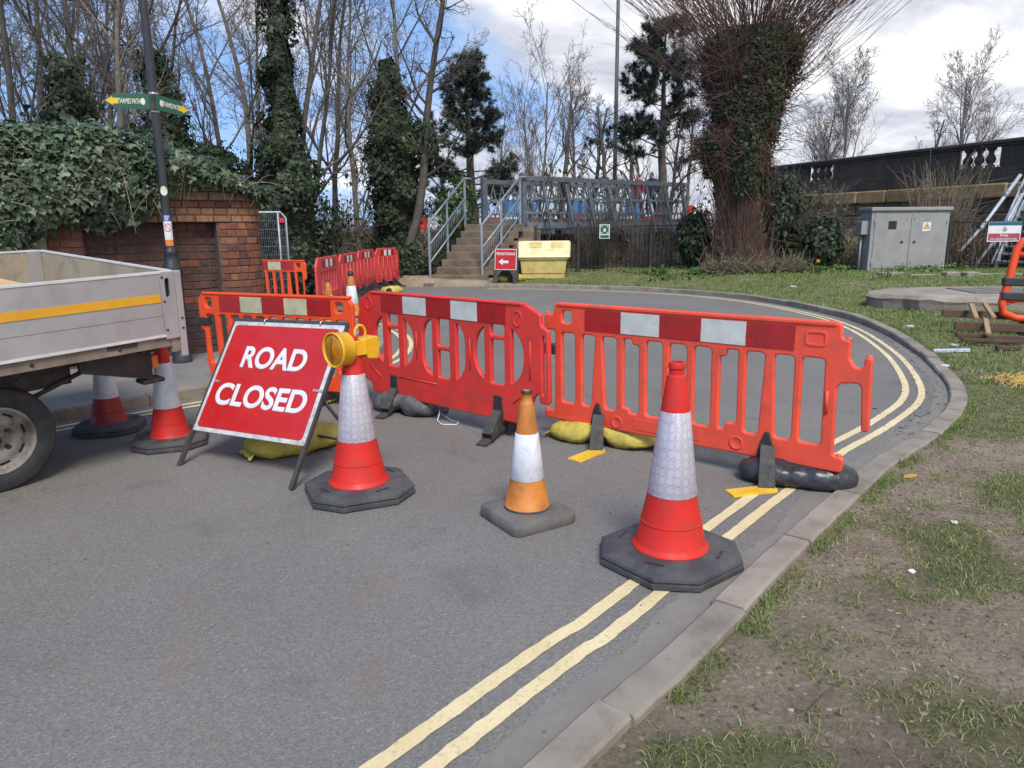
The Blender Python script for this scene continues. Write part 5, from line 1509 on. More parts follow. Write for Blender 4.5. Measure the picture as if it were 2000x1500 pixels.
# ---------------------------------------------------------------- ivy that smothers the wall top
rs = np.random.RandomState(23)
def ivy_profile(t):
    zl = np.interp(t, [-3, -0.75, -0.45, -0.1, 0.1, 0.5, 0.85, 1.0, 1.12, 1.3, 1.7, 2.0, 2.3, 2.6], [1.15, 1.15, 1.30, 1.62, 1.72, 1.70, 1.74, 1.86, 2.04, 2.14, 2.16, 2.14, 2.05, 2.1])
    zt = np.interp(t, [-3, -0.6, 0.0, 0.5, 0.9, 1.3, 1.7, 2.0, 2.3, 2.6], [2.75, 2.80, 2.92, 2.92, 2.84, 2.72, 2.56, 2.40, 2.28, 2.2])
    bl_ = np.interp(t, [-3, 0.6, 1.2, 2.0, 2.6], [0.34, 0.32, 0.22, 0.14, 0.10])
    return zl, zt, bl_
def ivy_surf(t, q, inset=0.0):
    zl, zt, bulge = ivy_profile(t)
    lump = (fbm(t * 2.1 + 9, q * 3.0 + 2, 3) - 0.5) * 0.26
    f = np.clip(q / 0.62, 0, 1); g = np.clip((q - 0.62) / 0.38, 0, 1)
    back = 1.5
    z = zl + (zt - 0.22 - zl) * f + 0.22 * np.sin(g * np.pi / 2) - 0.35 * g ** 2
    off = 0.05 + bulge * np.sin(f * np.pi * 0.72) ** 0.8 * (1 - 0.55 * f) - g * back
    nz = 0.25 + 0.6 * f * f + g; no = 1.0 - 0.55 * f - g * 0.7
    P = np.zeros((len(t), 3)); N = np.zeros((len(t), 3))
    for i in range(len(t)):
        tt = min(t[i], T1)
        p, n, d = wall_pt(tt, float(off[i] + lump[i] - inset))
        P[i] = (p[0] + (t[i] - tt) * d[0], p[1] + (t[i] - tt) * d[1], z[i] + lump[i] * 0.6 - inset * 0.5)
        N[i] = (n[0] * no[i], n[1] * no[i], nz[i])
    return P, N
n = 21000
t = rs.uniform(-2.6, 2.55, n); q = rs.beta(1.0, 1.15, n)
P, N = ivy_surf(t, q)
P += rs.randn(n, 3) * 0.030
iv = empty('ivy', (*wall_pt(0.6, 0)[0], 1.7), 0, 'thick mound of glossy ivy hanging over the top of the brick wall', 'ivy')
def under(o, parent):
    o.parent = parent; o.matrix_parent_inverse = Matrix.Translation(-Vector(parent.location)); return o
under(link('leaves', leaf_mesh('leaves', P, N, 0.054, M['ivy_wall'], rs)), iv)['kind'] = 'stuff'
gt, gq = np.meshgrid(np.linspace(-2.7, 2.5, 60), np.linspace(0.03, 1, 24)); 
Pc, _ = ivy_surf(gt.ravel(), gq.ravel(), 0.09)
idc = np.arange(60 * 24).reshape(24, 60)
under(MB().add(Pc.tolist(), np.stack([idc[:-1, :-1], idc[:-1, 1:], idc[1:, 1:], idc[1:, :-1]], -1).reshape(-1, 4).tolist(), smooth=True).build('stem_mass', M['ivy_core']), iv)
wd = Wood()
for i in range(150):                                   # bare runners and trailing stalks
    t0 = rs.uniform(-2.4, 2.4); q0 = rs.uniform(0.02, 0.9)
    Pq, Nq = ivy_surf(np.array([t0]), np.array([q0]))
    d = rs.randn(3); d[2] -= 0.5 + 0.5 * (q0 < 0.3); d /= np.linalg.norm(d)
    L = rs.uniform(0.15, 0.5); s = np.linspace(0, 1, 6)[:, None]
    pts = Pq + Nq * 0.07 + d * L * s + np.array([0, 0, -1]) * (s ** 2) * L * 0.35
    wd.add(pts, np.linspace(0.005, 0.002, 6), 4)
under(link('stalks', wd.mesh('stalks', M['dead'])), iv)['kind'] = 'stuff'

# ================================================================ lamp post with finger signs
LPX, LPY = -3.90, 8.36
lp = empty('lamp_post', (LPX, LPY, 0.105), 0, 'tall black lamp post rising through the ivy in front of the brick wall', 'lamp post')
base_p = [(0.135, 0.0), (0.135, 0.05), (0.122, 0.07), (0.116, 0.98), (0.126, 1.02), (0.130, 1.07), (0.118, 1.12), (0.090, 1.18), (0.078, 1.24), (0.088, 1.265), (0.088, 1.29), (0.070, 1.31), (0.066, 1.34)]
lp.scale = (0.82, 0.82, 1.0)
MB().lathe(base_p, 28).build('base', M['post'], lp)
MB().lathe([(0.064, 1.33), (0.060, 1.9), (0.058, 2.0), (0.056, 3.4), (0.052, 5.5), (0.045, 8.0)], 24).build('shaft', M['post'], lp)
MB().tube([(0, 0, 7.95), (0.1, -0.1, 8.3), (0.6, -0.6, 8.5), (0.95, -0.95, 8.45)], [0.04, 0.035, 0.03, 0.03], 10).build('bracket_arm', M['post'], lp)
MB().lathe([(0.03, 0.20), (0.10, 0.16), (0.20, 0.05), (0.20, 0.0), (0.0005, -0.03)], 20, origin=(1.0, -1.0, 8.28)).build('lantern', M['post'], lp)
def wrap(name, z0, z1, a0, a1, r, m):
    mb = MB(); k = 10; vs = []
    for i in range(k + 1):
        a = a0 + (a1 - a0) * i / k
        vs += [(r * math.cos(a), r * math.sin(a), z0), (r * math.cos(a), r * math.sin(a), z1)]
    mb.add(vs, [(2 * i, 2 * i + 2, 2 * i + 3, 2 * i + 1) for i in range(k)], smooth=True)
    return mb.build(name, m, lp)
cen = math.atan2(-LPY, -LPX)
# measured above the post foot
wrap('blue_notice', 1.625, 1.695, cen - 0.9, cen + 0.9, 0.0650, M['blue'])
for i in range(3): wrap('print_line', 1.636 + 0.020 * i, 1.645 + 0.020 * i, cen - 0.55, cen + 0.2 + 0.15 * i, 0.0654, M['white'])
wrap('white_notice', 1.42, 1.6245, cen - 0.9, cen + 0.9, 0.0652, M['white'])
wrap('orange_notice', 1.352, 1.4195, cen - 0.9, cen + 0.9, 0.0653, M['orange_print'])
rgp = []
for i in range(25):
    a = i / 24 * 2 * math.pi
    an = cen + 0.62 * math.cos(a); zc = 1.555 + 0.042 * math.sin(a)
    rgp.append((0.0658 * math.cos(an), 0.0658 * math.sin(an), zc))
MB().tube(rgp[:-1], 0.0045, 5, closed=True).build('prohibition_ring', M['red_print'], lp)
MB().tube([(0.0660 * math.cos(cen - 0.42 + 0.84 * s), 0.0660 * math.sin(cen - 0.42 + 0.84 * s), 1.58 - 0.055 * s) for s in np.linspace(0, 1, 8)], 0.004, 5).build('prohibition_bar', M['red_print'], lp)
dk_ = []
for i in range(21):
    a = i / 20 * 2 * math.pi; dk_.append((0.0632 * math.cos(cen + 0.75 * math.cos(a)), 0.0632 * math.sin(cen + 0.75 * math.cos(a)), 1.957 + 0.052 * math.sin(a)))
MB().add([(0.0632 * math.cos(cen), 0.0632 * math.sin(cen), 1.957)] + dk_, [(0, i + 1, i + 2) for i in range(20)]).build('round_sticker', M['sign_cream'], lp)
for zb in (2.80, 2.985):
    MB().lathe([(0.0572, zb - 0.011), (0.0596, zb - 0.011), (0.0596, zb + 0.011), (0.0572, zb + 0.011)], 24).build('steel_band', M['band'], lp)


def finger_sign(a_in, a_out, H, label, text_flip, arrow_len=0.075):
    """green finger board from the post out to its pointed end; both ends are (x, y, z)"""
    A, B = Vector(a_in), Vector(a_out)
    L = (B - A).length
    t = empty('finger_sign', A, 0, label, 'finger sign', 'green finger signs')
    dx = (B - A).normalized()
    if text_flip: dx = -dx                              # keep local x to the right in the picture
    zx = Vector((0, 0, 1)); zx = (zx - dx * zx.dot(dx)).normalized(); yx = zx.cross(dx)
    mw = Matrix((dx, yx, zx)).transposed().to_4x4(); mw.translation = A
    t.matrix_world = mw
    s = -1 if text_flip else 1
    P = [(0, -H / 2), (s * (L - 0.10), -H / 2), (s * L, 0), (s * (L - 0.10), H / 2), (0, H / 2)]
    if s < 0: P = P[::-1]
    plate_obj('board', [P], 0.010, 0.001, M['sign_green'], t)
    h = 0.036; x0 = s * (L - 0.012)
    ar = [(x0, 0), (x0 - s * 0.075, h * 1.25), (x0 - s * 0.075, h * 0.8), (x0 - s * 0.125, h * 0.8), (x0 - s * 0.125, -h * 0.8), (x0 - s * 0.075, -h * 0.8), (x0 - s * 0.075, -h * 1.25)]
    if s > 0: ar = ar[::-1]
    plate_obj('arrow', [ar], 0.003, 0.0, M['sign_yellow'], t, loc=(0, -0.0066, 0))
    tm = text_mesh('THAMES PATH', 0.075, M['sign_cream'], bold=0.0012, width=L * 0.50)
    link('lettering', tm, t, loc=(s * L * 0.45, -0.0066, 0.0))
    ac = oval(s * 0.065, 0.0, 0.022, 0.036, 16)
    plate_obj('acorn_emblem', [ac], 0.003, 0.0, M['sign_cream'], t, loc=(0, -0.0066, 0))
    MB().box((-0.03, 0.006, -H * 0.5), (0.03, 0.03, H * 0.5)).build('bracket', M['frame_steel'], t)
    return t


zs = 3.0
finger_sign((LPX - 0.02, LPY - 0.062, zs), (LPX - 0.44, LPY - 0.21, zs - 0.005), 0.160, 'green THAMES PATH finger sign with the arrow pointing left', True)
finger_sign((LPX + 0.04, LPY - 0.045, zs), (LPX + 0.23, LPY + 0.33, zs - 0.04), 0.160, 'green THAMES PATH finger sign with the arrow pointing right', False)

# ================================================================ temporary mesh fence panel past the wall end
hf = empty('mesh_fence_panel', (-6.95, 15.6, 0.0), R(12), 'galvanised mesh site fence panel behind the brick wall end', 'fence panel')
HW, HH = 2.1, 2.0
crn = [(0, 0, 0.06), (0, 0, HH - 0.12), (0.10, 0, HH), (HW - 0.10, 0, HH), (HW, 0, HH - 0.12), (HW + 0.0, 0, 0.06)]
MB().tube(crn, 0.021, 8).build('frame', M['galv_pale'], hf)
MB().tube([(HW - 0.16, 0, HH - 0.01), (HW - 0.16, 0, 0.06)], 0.019, 8).build('upright', M['galv_pale'], hf)
w_ = Wood()
for i in range(1, 52): w_.add([(i * HW / 52, 0, 0.1), (i * HW / 52, 0, HH - 0.02)], [0.0028, 0.0028], 3)
for i in range(1, 11): w_.add([(0.02, 0, i * HH / 11), (HW - 0.02, 0, i * HH / 11)], [0.0035, 0.0035], 3)
o = link('wire_mesh', w_.mesh('wire_mesh', M['galv']), hf); o['kind'] = 'stuff'
plate_obj('tag', [[(HW - 0.15, HH - 0.22), (HW - 0.03, HH - 0.22), (HW - 0.03, HH - 0.12), (HW - 0.15, HH - 0.12)]], 0.004, 0, M['red_print'], hf, loc=(0, -0.03, 0))
MB().box((-0.12, -0.35, 0.0), (0.12, 0.35, 0.10), bev=0.02).build('foot_block', M['cone_base'], hf)
MB().box((HW - 0.12, -0.35, 0.0), (HW + 0.12, 0.35, 0.10), bev=0.02).build('foot_block', M['cone_base'], hf)

# ================================================================ trees
def unit(v): return v / (np.linalg.norm(v) + 1e-9)


def grow(wd, rs, p, d, L, r, lvl, prm, tips=None):
    n = prm['seg'][lvl]
    pts = [np.array(p, float)]; d = unit(np.array(d, float)); dirs = [d]
    for i in range(n):
        d = unit(d + rs.randn(3) * prm['wander'][lvl] + np.array([0, 0, prm['up'][lvl]]))
        pts.append(pts[-1] + d * L / n); dirs.append(d)
    pts = np.array(pts)
    end = prm['taper'][lvl]
    rad = r * (1 - (1 - end) * np.linspace(0, 1, n + 1) ** prm.get('tp', 1.0))
    if lvl == 0: rad[0] *= 1.35
    wd.add(pts, np.maximum(rad, prm['rmin']), prm['sides'][lvl])
    if tips is not None and lvl == len(prm['seg']) - 1: tips.append((pts[-1], dirs[-1]))
    if lvl + 1 >= len(prm['seg']): return pts
    k = prm['kids'][lvl]
    for i in range(k):
        f = prm['start'][lvl] + (1 - prm['start'][lvl]) * (i + rs.rand()) / k
        x = f * n; j = min(int(x), n - 1); q = pts[j] + (pts[j + 1] - pts[j]) * (x - j)
        ax = dirs[j + 1]
        s = unit(np.cross(ax, rs.randn(3)))
        an = R(prm['angle'][lvl] * (0.75 + 0.5 * rs.rand()))
        nd = ax * math.cos(an) + s * math.sin(an)
        rl = (rad[j] * (1 - (x - j)) + rad[j + 1] * (x - j))
        grow(wd, rs, q, nd, L * prm['ratio'][lvl] * (0.6 + 0.6 * rs.rand()) * (1 - prm.get('shrink', 0.45) * f), max(rl * prm['rr'][lvl], prm['rmin']), lvl + 1, prm, tips)
    return pts


BARE = dict(seg=[9, 7, 6, 5, 4], wander=[0.07, 0.13, 0.17, 0.2, 0.22], up=[0.03, 0.09, 0.06, 0.04, 0.03], taper=[0.25, 0.25, 0.25, 0.3, 0.5], sides=[9, 6, 4, 3, 3],
            kids=[13, 8, 6, 5], start=[0.22, 0.2, 0.2, 0.15], angle=[42, 40, 42, 45], ratio=[0.52, 0.5, 0.5, 0.5], rr=[0.5, 0.55, 0.6, 0.65], rmin=0.0045)


def bare_mesh(seed, H, r0, m, lean=(0, 0), **kw):
    prm = dict(BARE); prm.update(kw)
    rs = np.random.RandomState(seed); wd = Wood()
    pts = grow(wd, rs, (0, 0, -0.1), (lean[0], lean[1], 1), H, r0, 0, prm)
    return wd.mesh('branches', m), pts


def bare_tree(loc, label, me, rz=0.0, sc=1.0, group='bare winter trees', name='bare_tree'):
    t = empty(name, loc, rz, label, 'tree', group)
    link('trunk_and_branches', me, t, scale=(sc, sc, sc))
    return t


mA, pA = bare_mesh(1, 11.5, 0.145, M['bark'])
mB, pB = bare_mesh(2, 10.5, 0.11, M['bark'], lean=(0.05, 0), kids=[13, 8, 6, 5], angle=[34, 38, 42, 45])
mC, pC = bare_mesh(5, 9.0, 0.10, M['bark_pale'], kids=[14, 8, 6, 5], start=[0.12, 0.15, 0.2, 0.15], angle=[28, 32, 38, 42], wander=[0.05, 0.1, 0.13, 0.16, 0.2])
mD, pD = bare_mesh(9, 10.0, 0.12, M['bark_pale'], lean=(0.10, 0), kids=[11, 7, 6, 5], start=[0.35, 0.2, 0.2, 0.15], angle=[50, 42, 42, 45])


def ivy_trunk(t, path, rad, n, size, seed, m=None, name='ivy_cover'):
    """leaves wrapped round a trunk path; rad(f) gives the radius of the leafy coat, f from foot to top"""
    rs = np.random.RandomState(seed)
    f = rs.rand(n) ** 0.9; a = rs.rand(n) * 2 * np.pi
    path = np.array(path); x = f * (len(path) - 1); j = np.minimum(x.astype(int), len(path) - 2); c = path[j] + (path[j + 1] - path[j]) * (x - j)[:, None]
    rr_ = np.array([rad(v) for v in f]) * (0.40 + 1.30 * (fbm(np.cos(a) * 1.6 + seed, np.sin(a) * 1.6 + f * 16, 3))) * (0.80 + 0.22 * rs.rand(n))
    N = np.stack([np.cos(a), np.sin(a), 0.25 + 0 * a], 1)
    P = c + np.stack([np.cos(a), np.sin(a), 0 * a], 1) * rr_[:, None]
    nc = 46; ci = rs.randint(0, n, nc); pick = rs.randint(0, nc, int(n * 0.55))       # sprays that stand off the coat
    sc_ = (0.10 + 0.16 * rs.rand(nc)) * (0.6 + 0.6 * np.array([rad(v) for v in f[ci]]))
    P2 = P[ci][pick] + N[ci][pick] * (sc_[pick] * 0.7)[:, None] + rs.randn(len(pick), 3) * sc_[pick][:, None] * 0.75
    P = np.concatenate([P, P2]); N = np.concatenate([N, N[ci][pick]])
    o = link(name, leaf_mesh(name, P, N, size, m or M['ivy'], rs), t); o['kind'] = 'stuff'
    k = 14; mb = MB()
    mb.tube([tuple(p) for p in path], [max(0.05, rad(i / (len(path) - 1)) * 0.72) for i in range(len(path))], k)
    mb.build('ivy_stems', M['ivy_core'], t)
    return o


def px(x, d): return (x - 1000) / 1400 * d * 0.985


# trees behind the brick wall and along the lane, left to right
spots = [(30, 15.0, mB, 0.4, 0.86, 'slim bare tree at the left edge behind the ivy wall'), (150, 19, mA, 1.2, 0.95, 'bare tree behind the ivy, left of the finger signs'),
         (-120, 17, mD, 4.0, 0.9, 'bare tree leaning in from the left edge'), (235, 23, mC, 2.6, 1.1, 'pale many-branched bare tree just behind the lamp post'),
         (395, 21, mA, 3.3, 1.0, 'grey bare tree right of the lamp post with ivy on its trunk'), (330, 28, mB, 5.0, 1.1, 'far bare tree between the lamp post and the ivy trunks'),
         (498, 19.5, mD, 2.2, 0.88, 'slender pale bare tree next to the ivy tower trunk'), (600, 27, mB, 0.9, 1.05, 'bare tree behind the two ivy clad trunks'),
         (660, 31, mA, 5.4, 1.0, 'distant bare tree between the ivy clad trunks'), (80, 27, mA, 0.2, 1.15, 'distant bare tree behind the left ivy'), (-40, 22, mC, 1.0, 1.2, 'dense pale bare tree at the far left'), (268, 17.5, mC, 3.9, 1.05, 'slim pale tree just left of the lamp post'), (455, 25, mC, 0.4, 1.15, 'pale bare tree behind the dark ivy stump'),
         (545, 30, mB, 3.1, 1.1, 'far bare tree behind the first ivy clad trunk'), (705, 26, mC, 4.4, 1.15, 'pale bare tree left of the ivy column'), (110, 31, mB, 2.0, 1.2, 'far bare tree above the ivy mound'), (200, 33, mC, 5.1, 1.3, 'far pale tree behind the left finger sign')]
tr_objs = []
for (x, d, me, rz, sc, lab) in spots:
    tr_objs.append(bare_tree((px(x, d), d, 0.0), lab, me, rz, sc))
ivy_trunk(tr_objs[4], pA[:6] * 1.0, lambda f: 0.62 - 0.30 * f, 6000, 0.08, 41)
ivy_trunk(tr_objs[1], pA[:6] * 0.95, lambda f: 0.55 - 0.30 * f, 4200, 0.08, 42)

# two ivy towers
pi1 = np.array([(0, 0, -0.1), (0.05, 0, 1.5), (0.0, 0, 3.0), (-0.1, 0, 4.6), (-0.18, 0, 6.2), (-0.22, 0.0, 7.6)])
t = bare_tree((px(575, 18.5), 18.5, 0), 'tree trunk clothed in a broad skirt of dark ivy, right of the brick wall', mB, 2.0, 0.95, name='ivy_clad_tree')
ivy_trunk(t, pi1, lambda f: float(np.interp(f, [0, 0.15, 0.38, 0.52, 0.68, 1.0], [0.92, 0.95, 0.72, 0.36, 0.26, 0.12])), 15000, 0.072, 43)
pi2 = np.array([(0, 0, -0.1), (0, 0, 1.5), (0.05, 0, 3.0), (0.0, 0, 4.4), (-0.12, 0, 5.4), (-0.2, 0, 6.3)])
t = bare_tree((px(782, 22.0), 22.0, 0), 'tall ivy column of a trunk beside the far end of the red barriers', mD, 0.3, 0.98, name='ivy_clad_tree')
ivy_trunk(t, pi2, lambda f: float(np.interp(f, [0, 0.2, 0.5, 0.62, 0.72, 0.85, 1.0], [0.46, 0.60, 0.80, 0.75, 0.44, 0.28, 0.10])), 15000, 0.075, 44)
# leaning bare trunk beside it
wd = Wood(); rs = np.random.RandomState(77)
curve = np.array([(-0.15, 0, -0.1), (-0.05, 0, 0.9), (0.30, 0.0, 1.9), (0.52, 0, 3.0), (0.62, 0, 4.2), (0.78, 0, 5.4), (1.0, 0.0, 6.6), (1.25, 0, 7.8), (1.45, 0, 9.2)])
fi = np.linspace(0, len(curve) - 1, 30); cs = np.stack([np.interp(fi, range(len(curve)), curve[:, i]) for i in range(3)], 1)
wd.add(cs, np.linspace(0.16, 0.05, 30), 8)
prm = dict(BARE); prm['rmin'] = 0.006
for i in range(16):
    f = 0.38 + 0.6 * i / 16; q = cs[int(f * 29)]
    a = rs.rand() * 6.28
    grow(wd, rs, q, (math.cos(a), math.sin(a), 0.75), 2.6 * (1.15 - 0.6 * f), 0.045, 2, prm)
t = empty('bare_tree', (px(800, 21.6), 21.6, 0), 0, 'crooked bare tree leaning right beside the ivy column', 'tree', 'bare winter trees')
link('trunk_and_branches', wd.mesh('trunk_and_branches', M['bark']), t)
# small ivy lumps behind the wall
for x, d, z, s, sd, lab in ((340, 17, 2.9, 0.75, 51, 'dark ivy bush behind the right finger sign'), (430, 19, 2.5, 1.2, 52, 'dark ivy clad stump behind the brick wall end'), (165, 16, 3.0, 0.9, 53, 'dark evergreen spire rising behind the ivy wall')):
    t = empty('ivy_bush', (px(x, d), d, 0), 0, lab, 'bush', 'dark evergreen lumps behind the wall')
    top = z + (2.0 if sd == 53 else 1.2)
    ivy_trunk(t, np.array([(0, 0, 0.3), (0, 0, z * 0.5), (0, 0, z), (0, 0, (z + top) / 2), (0.05, 0, top)]), lambda f, s=s, sd=sd: s * float(np.interp(f, [0, 0.5, 0.8, 1.0], [1.0, 0.95, 0.75 if sd != 53 else 0.4, 0.15])), 4800, 0.075, sd, name='foliage')


# ---------------------------------------------------------------- pines
def needle_mesh(P, D, rs, n=34, L=0.26, w=0.013):
    """a brush of needles at every point"""
    P = np.repeat(np.asarray(P), n, 0); D = np.repeat(np.asarray(D), n, 0)
    k = len(P)
    v = D * 0.8 + rs.randn(k, 3) * 0.62; v /= np.linalg.norm(v, axis=1)[:, None]
    s = np.cross(v, rs.randn(k, 3)); s /= np.linalg.norm(s, axis=1)[:, None]
    l = (L * (0.5 + 0.7 * rs.rand(k)))[:, None]
    V = np.stack([P - s * w + v * l * 0.1, P + s * w + v * l * 0.1, P + v * l], 1).reshape(-1, 3)
    me = bpy.data.meshes.new('needles')
    me.from_pydata(V.tolist(), [], np.arange(k * 3).reshape(-1, 3).tolist())
    me.materials.append(M['needle'])
    return me


def pine(loc, H, label, seed, spread, first, lop=(0, 0)):
    rs = np.random.RandomState(seed); wd = Wood()
    t = empty('pine_tree', loc, 0, label, 'tree', 'dark pines beyond the footbridge')
    z = np.linspace(-0.1, H, 14)
    tr_ = np.stack([np.cumsum(rs.randn(14) * 0.04), np.cumsum(rs.randn(14) * 0.04), z], 1)
    wd.add(tr_, np.linspace(0.24, 0.03, 14), 8)
    P, D = [], []
    nb = 46
    for i in range(nb):
        f = first + (1 - first) * (i + rs.rand()) / nb
        q = np.array([np.interp(f * H, z, tr_[:, 0]), np.interp(f * H, z, tr_[:, 1]), f * H])
        a = i * 2.4 + rs.rand()
        L = spread * (1.0 - 0.78 * ((f - first) / (1 - first)) ** 1.3) * rs.uniform(0.55, 1.15)
        d = np.array([math.cos(a) + lop[0], math.sin(a) + lop[1], rs.uniform(-0.02, 0.30)])
        k = 7; pts = [q]; dd = unit(d)
        for j in range(k):
            dd = unit(dd + rs.randn(3) * 0.12 + np.array([0, 0, 0.06])); pts.append(pts[-1] + dd * L / k)
            if j >= 2:
                for s_ in range(3 if j < k - 1 else 5):
                    o = unit(dd + rs.randn(3) * 0.8 + np.array([0, 0, 0.3]))
                    l = rs.uniform(0.15, 0.45)
                    wd.add([pts[-1], pts[-1] + o * l], [0.012, 0.006], 3)
                    for g in (0.55, 1.0): P.append(pts[-1] + o * l * g); D.append(o)
        wd.add(pts, np.linspace(0.05 * (1.1 - f), 0.010, k + 1), 4)
    link('trunk_and_branches', wd.mesh('trunk_and_branches', M['bark']), t)
    o = link('needles', needle_mesh(P, D, rs), t); o['kind'] = 'stuff'
    return t, tr_


pine((px(925, 30), 30, 1.4), 6.5, 'dark conical pine rising behind the steps and footbridge', 3, 2.2, 0.12)
t, ptk = pine((px(1292, 31), 31, 1.4), 8.1, 'dark pine left of the big pollarded trunk', 4, 2.6, 0.34, lop=(-0.35, 0))

# ---------------------------------------------------------------- bare trees and saplings around the footbridge
mE, _ = bare_mesh(12, 6.2, 0.07, M['bark_pale'], kids=[13, 7, 5, 3], start=[0.05, 0.15, 0.2, 0.2], angle=[24, 28, 34, 40], wander=[0.05, 0.08, 0.12, 0.15, 0.2], ratio=[0.62, 0.5, 0.5, 0.5], rmin=0.005)
mF, _ = bare_mesh(14, 5.6, 0.14, M['bark'], kids=[10, 7, 6, 4], start=[0.18, 0.2, 0.2, 0.15], angle=[52, 42, 42, 45], wander=[0.1, 0.16, 0.18, 0.2, 0.22])
bare_tree((px(1058, 24.6), 24.6, 0.1), 'pale slim sapling growing through the near side of the footbridge', mE, 0.5, 1.0)
bare_tree((px(1035, 27.5), 27.5, 0.9), 'slim bare sapling just behind the footbridge', mE, 2.6, 0.85)
bare_tree((px(1150, 33), 33, 1.5), 'spreading dark bare tree behind the middle of the footbridge', mF, 1.0, 0.95)
bare_tree((px(1245, 36), 36, 1.5), 'spreading bare tree behind the tall grey pole', mF, 3.4, 1.0)
bare_tree((px(880, 36), 36, 1.5), 'bare tree seen left of the pine above the steps', mF, 5.0, 0.9)
bare_tree((px(1340, 34), 34, 1.5), 'bare tree seen just left of the pollard', mC, 0.9, 0.8)
bare_tree((px(1100, 30), 30, 1.3), 'tangled bare tree right behind the footbridge centre', mF, 2.2, 1.05)
bare_tree((px(1195, 29.5), 29.5, 1.3), 'tangled bare tree beside the tall pole', mF, 4.7, 0.9)
bare_tree((px(985, 33), 33, 1.4), 'bare tree between the dark pine and the sapling', mC, 4.0, 0.62)
bare_tree((px(1300, 28.5), 28.5, 1.2), 'low tangled bare tree left of the pollard foot', mF, 0.2, 0.8)
bare_tree((px(1120, 40), 40, 1.5), 'farther bare tree behind the footbridge centre', mA, 1.3, 0.7)
mG, _ = bare_mesh(21, 9.4, 0.15, M['bark_birch'], kids=[15, 9, 7, 4], start=[0.16, 0.15, 0.2, 0.15], angle=[34, 34, 38, 42], ratio=[0.58, 0.55, 0.6, 0.6], wander=[0.04, 0.09, 0.12, 0.15, 0.2], rmin=0.0075)
bare_tree((px(1640, 52), 52, 1.0), 'pale birch standing beyond the stone parapet, next to the pollard', mG, 0.3, 1.10)
bare_tree((px(1598, 56), 56, 1.0), 'slighter pale birch half hidden behind the pollard shoots', mG, 2.3, 0.92)
bare_tree((px(1855, 55), 55, 1.5), 'spreading birch above the balusters of the stone parapet', mG, 4.1, 1.13)
bare_tree((px(1785, 60), 60, 1.5), 'low bare tree left of the spreading birch', mF, 0.7, 1.5)
bare_tree((px(2010, 62), 62, 1.5), 'bare tree cut by the right edge above the parapet', mF, 2.0, 1.6)

# ---------------------------------------------------------------- the big pollard
PX, PY = 6.48, 21.0
pz = gz(PX, PY)
po = empty('pollard_tree', (PX, PY, pz - 0.05), 0, 'massive old pollard with a swollen ivy-patched head and fan of shoots', 'tree')
rs = np.random.RandomState(61)
po.scale = (0.94, 0.94, 0.90)
prz = [0, 0.4, 1.0, 1.8, 2.6, 3.2, 3.8, 4.4, 5.2, 6.0, 6.6, 7.0, 7.3]
prr = [0.80, 0.62, 0.55, 0.52, 0.58, 0.74, 0.78, 0.76, 0.95, 1.26, 1.30, 0.85, 0.25]
def pol_c(z): return np.array([float(np.interp(z, [0, 2, 3.5, 5, 7.3], [0.0, -0.03, -0.08, 0.05, 0.22])), 0.0])
nu, nv = 44, 40
V = []
for i in range(nv):
    z = 7.3 * i / (nv - 1); c = pol_c(z)
    for j in range(nu):
        a = 2 * math.pi * j / nu
        k = 0.62 + 0.76 * float(fbm(np.array([math.cos(a) * 1.5 + 8]), np.array([math.sin(a) * 1.5 + z * 0.9 + 3]), 3)[0]) + 0.03 * math.sin(a * 9 + z)
        r = float(np.interp(z, prz, prr)) * k * 0.95
        if 3.2 < z < 4.4 and math.cos(a - 3.0) > 0.55: r += 0.38 * (math.cos(a - 3.0) - 0.55) / 0.45 * math.sin((z - 3.2) / 1.2 * math.pi)
        V.append((c[0] + r * math.cos(a), c[1] + r * math.sin(a), z))
F = [(i * nu + j, i * nu + (j + 1) % nu, (i + 1) * nu + (j + 1) % nu, (i + 1) * nu + j) for i in range(nv - 1) for j in range(nu)] + [tuple(range((nv - 1) * nu, nv * nu))]
MB().add(V, F, smooth=True).build('trunk', M['pollard_bark'], po)
V = np.array(V)


def surf(n, z0, z1):
    z = rs.uniform(z0, z1, n); a = rs.rand(n) * 2 * np.pi
    i = np.clip((z / 7.3 * (nv - 1)).astype(int), 0, nv - 1); j = (a / (2 * np.pi) * nu).astype(int) % nu
    N = np.stack([np.cos(a), np.sin(a), 0 * a], 1)
    cx_ = np.interp(z, [0, 2, 3.5, 5, 7.3], [0.0, -0.03, -0.08, 0.05, 0.22]); q_ = V[i * nu + j]
    P = N * np.hypot(q_[:, 0] - cx_, q_[:, 1])[:, None]; P[:, 0] += cx_; P[:, 2] = z
    return P, N


wd = Wood()
P, N = surf(1300, 0.05, 2.9)                             # close upright shoots on the bole
for p, nn in zip(P, N):
    L = rs.uniform(0.35, 1.2); s = np.linspace(0, 1, 5)[:, None]
    d = nn * rs.uniform(0.06, 0.30) + np.array([0, 0, 1]) + rs.randn(3) * 0.16
    wd.add(p + nn * 0.02 + d * L * s + rs.randn(5, 3) * 0.02, np.linspace(0.009, 0.004, 5), 3)
P, N = surf(3000, 3.0, 7.0)                              # tangle on the head
for p, nn in zip(P, N):
    L = rs.uniform(0.18, 0.62); s = np.linspace(0, 1, 5)[:, None]
    d = nn * rs.uniform(0.1, 0.5) + np.array([0, 0, rs.uniform(-0.7, 0.7)]) + rs.randn(3) * 0.85
    wd.add(p + d * L * s + nn * 0.14 * np.sin(s * 3.1), np.linspace(0.012, 0.005, 5), 3)
o = link('tangled_shoots', wd.mesh('tangled_shoots', M['bark_red']), po); o['kind'] = 'stuff'
wd = Wood()
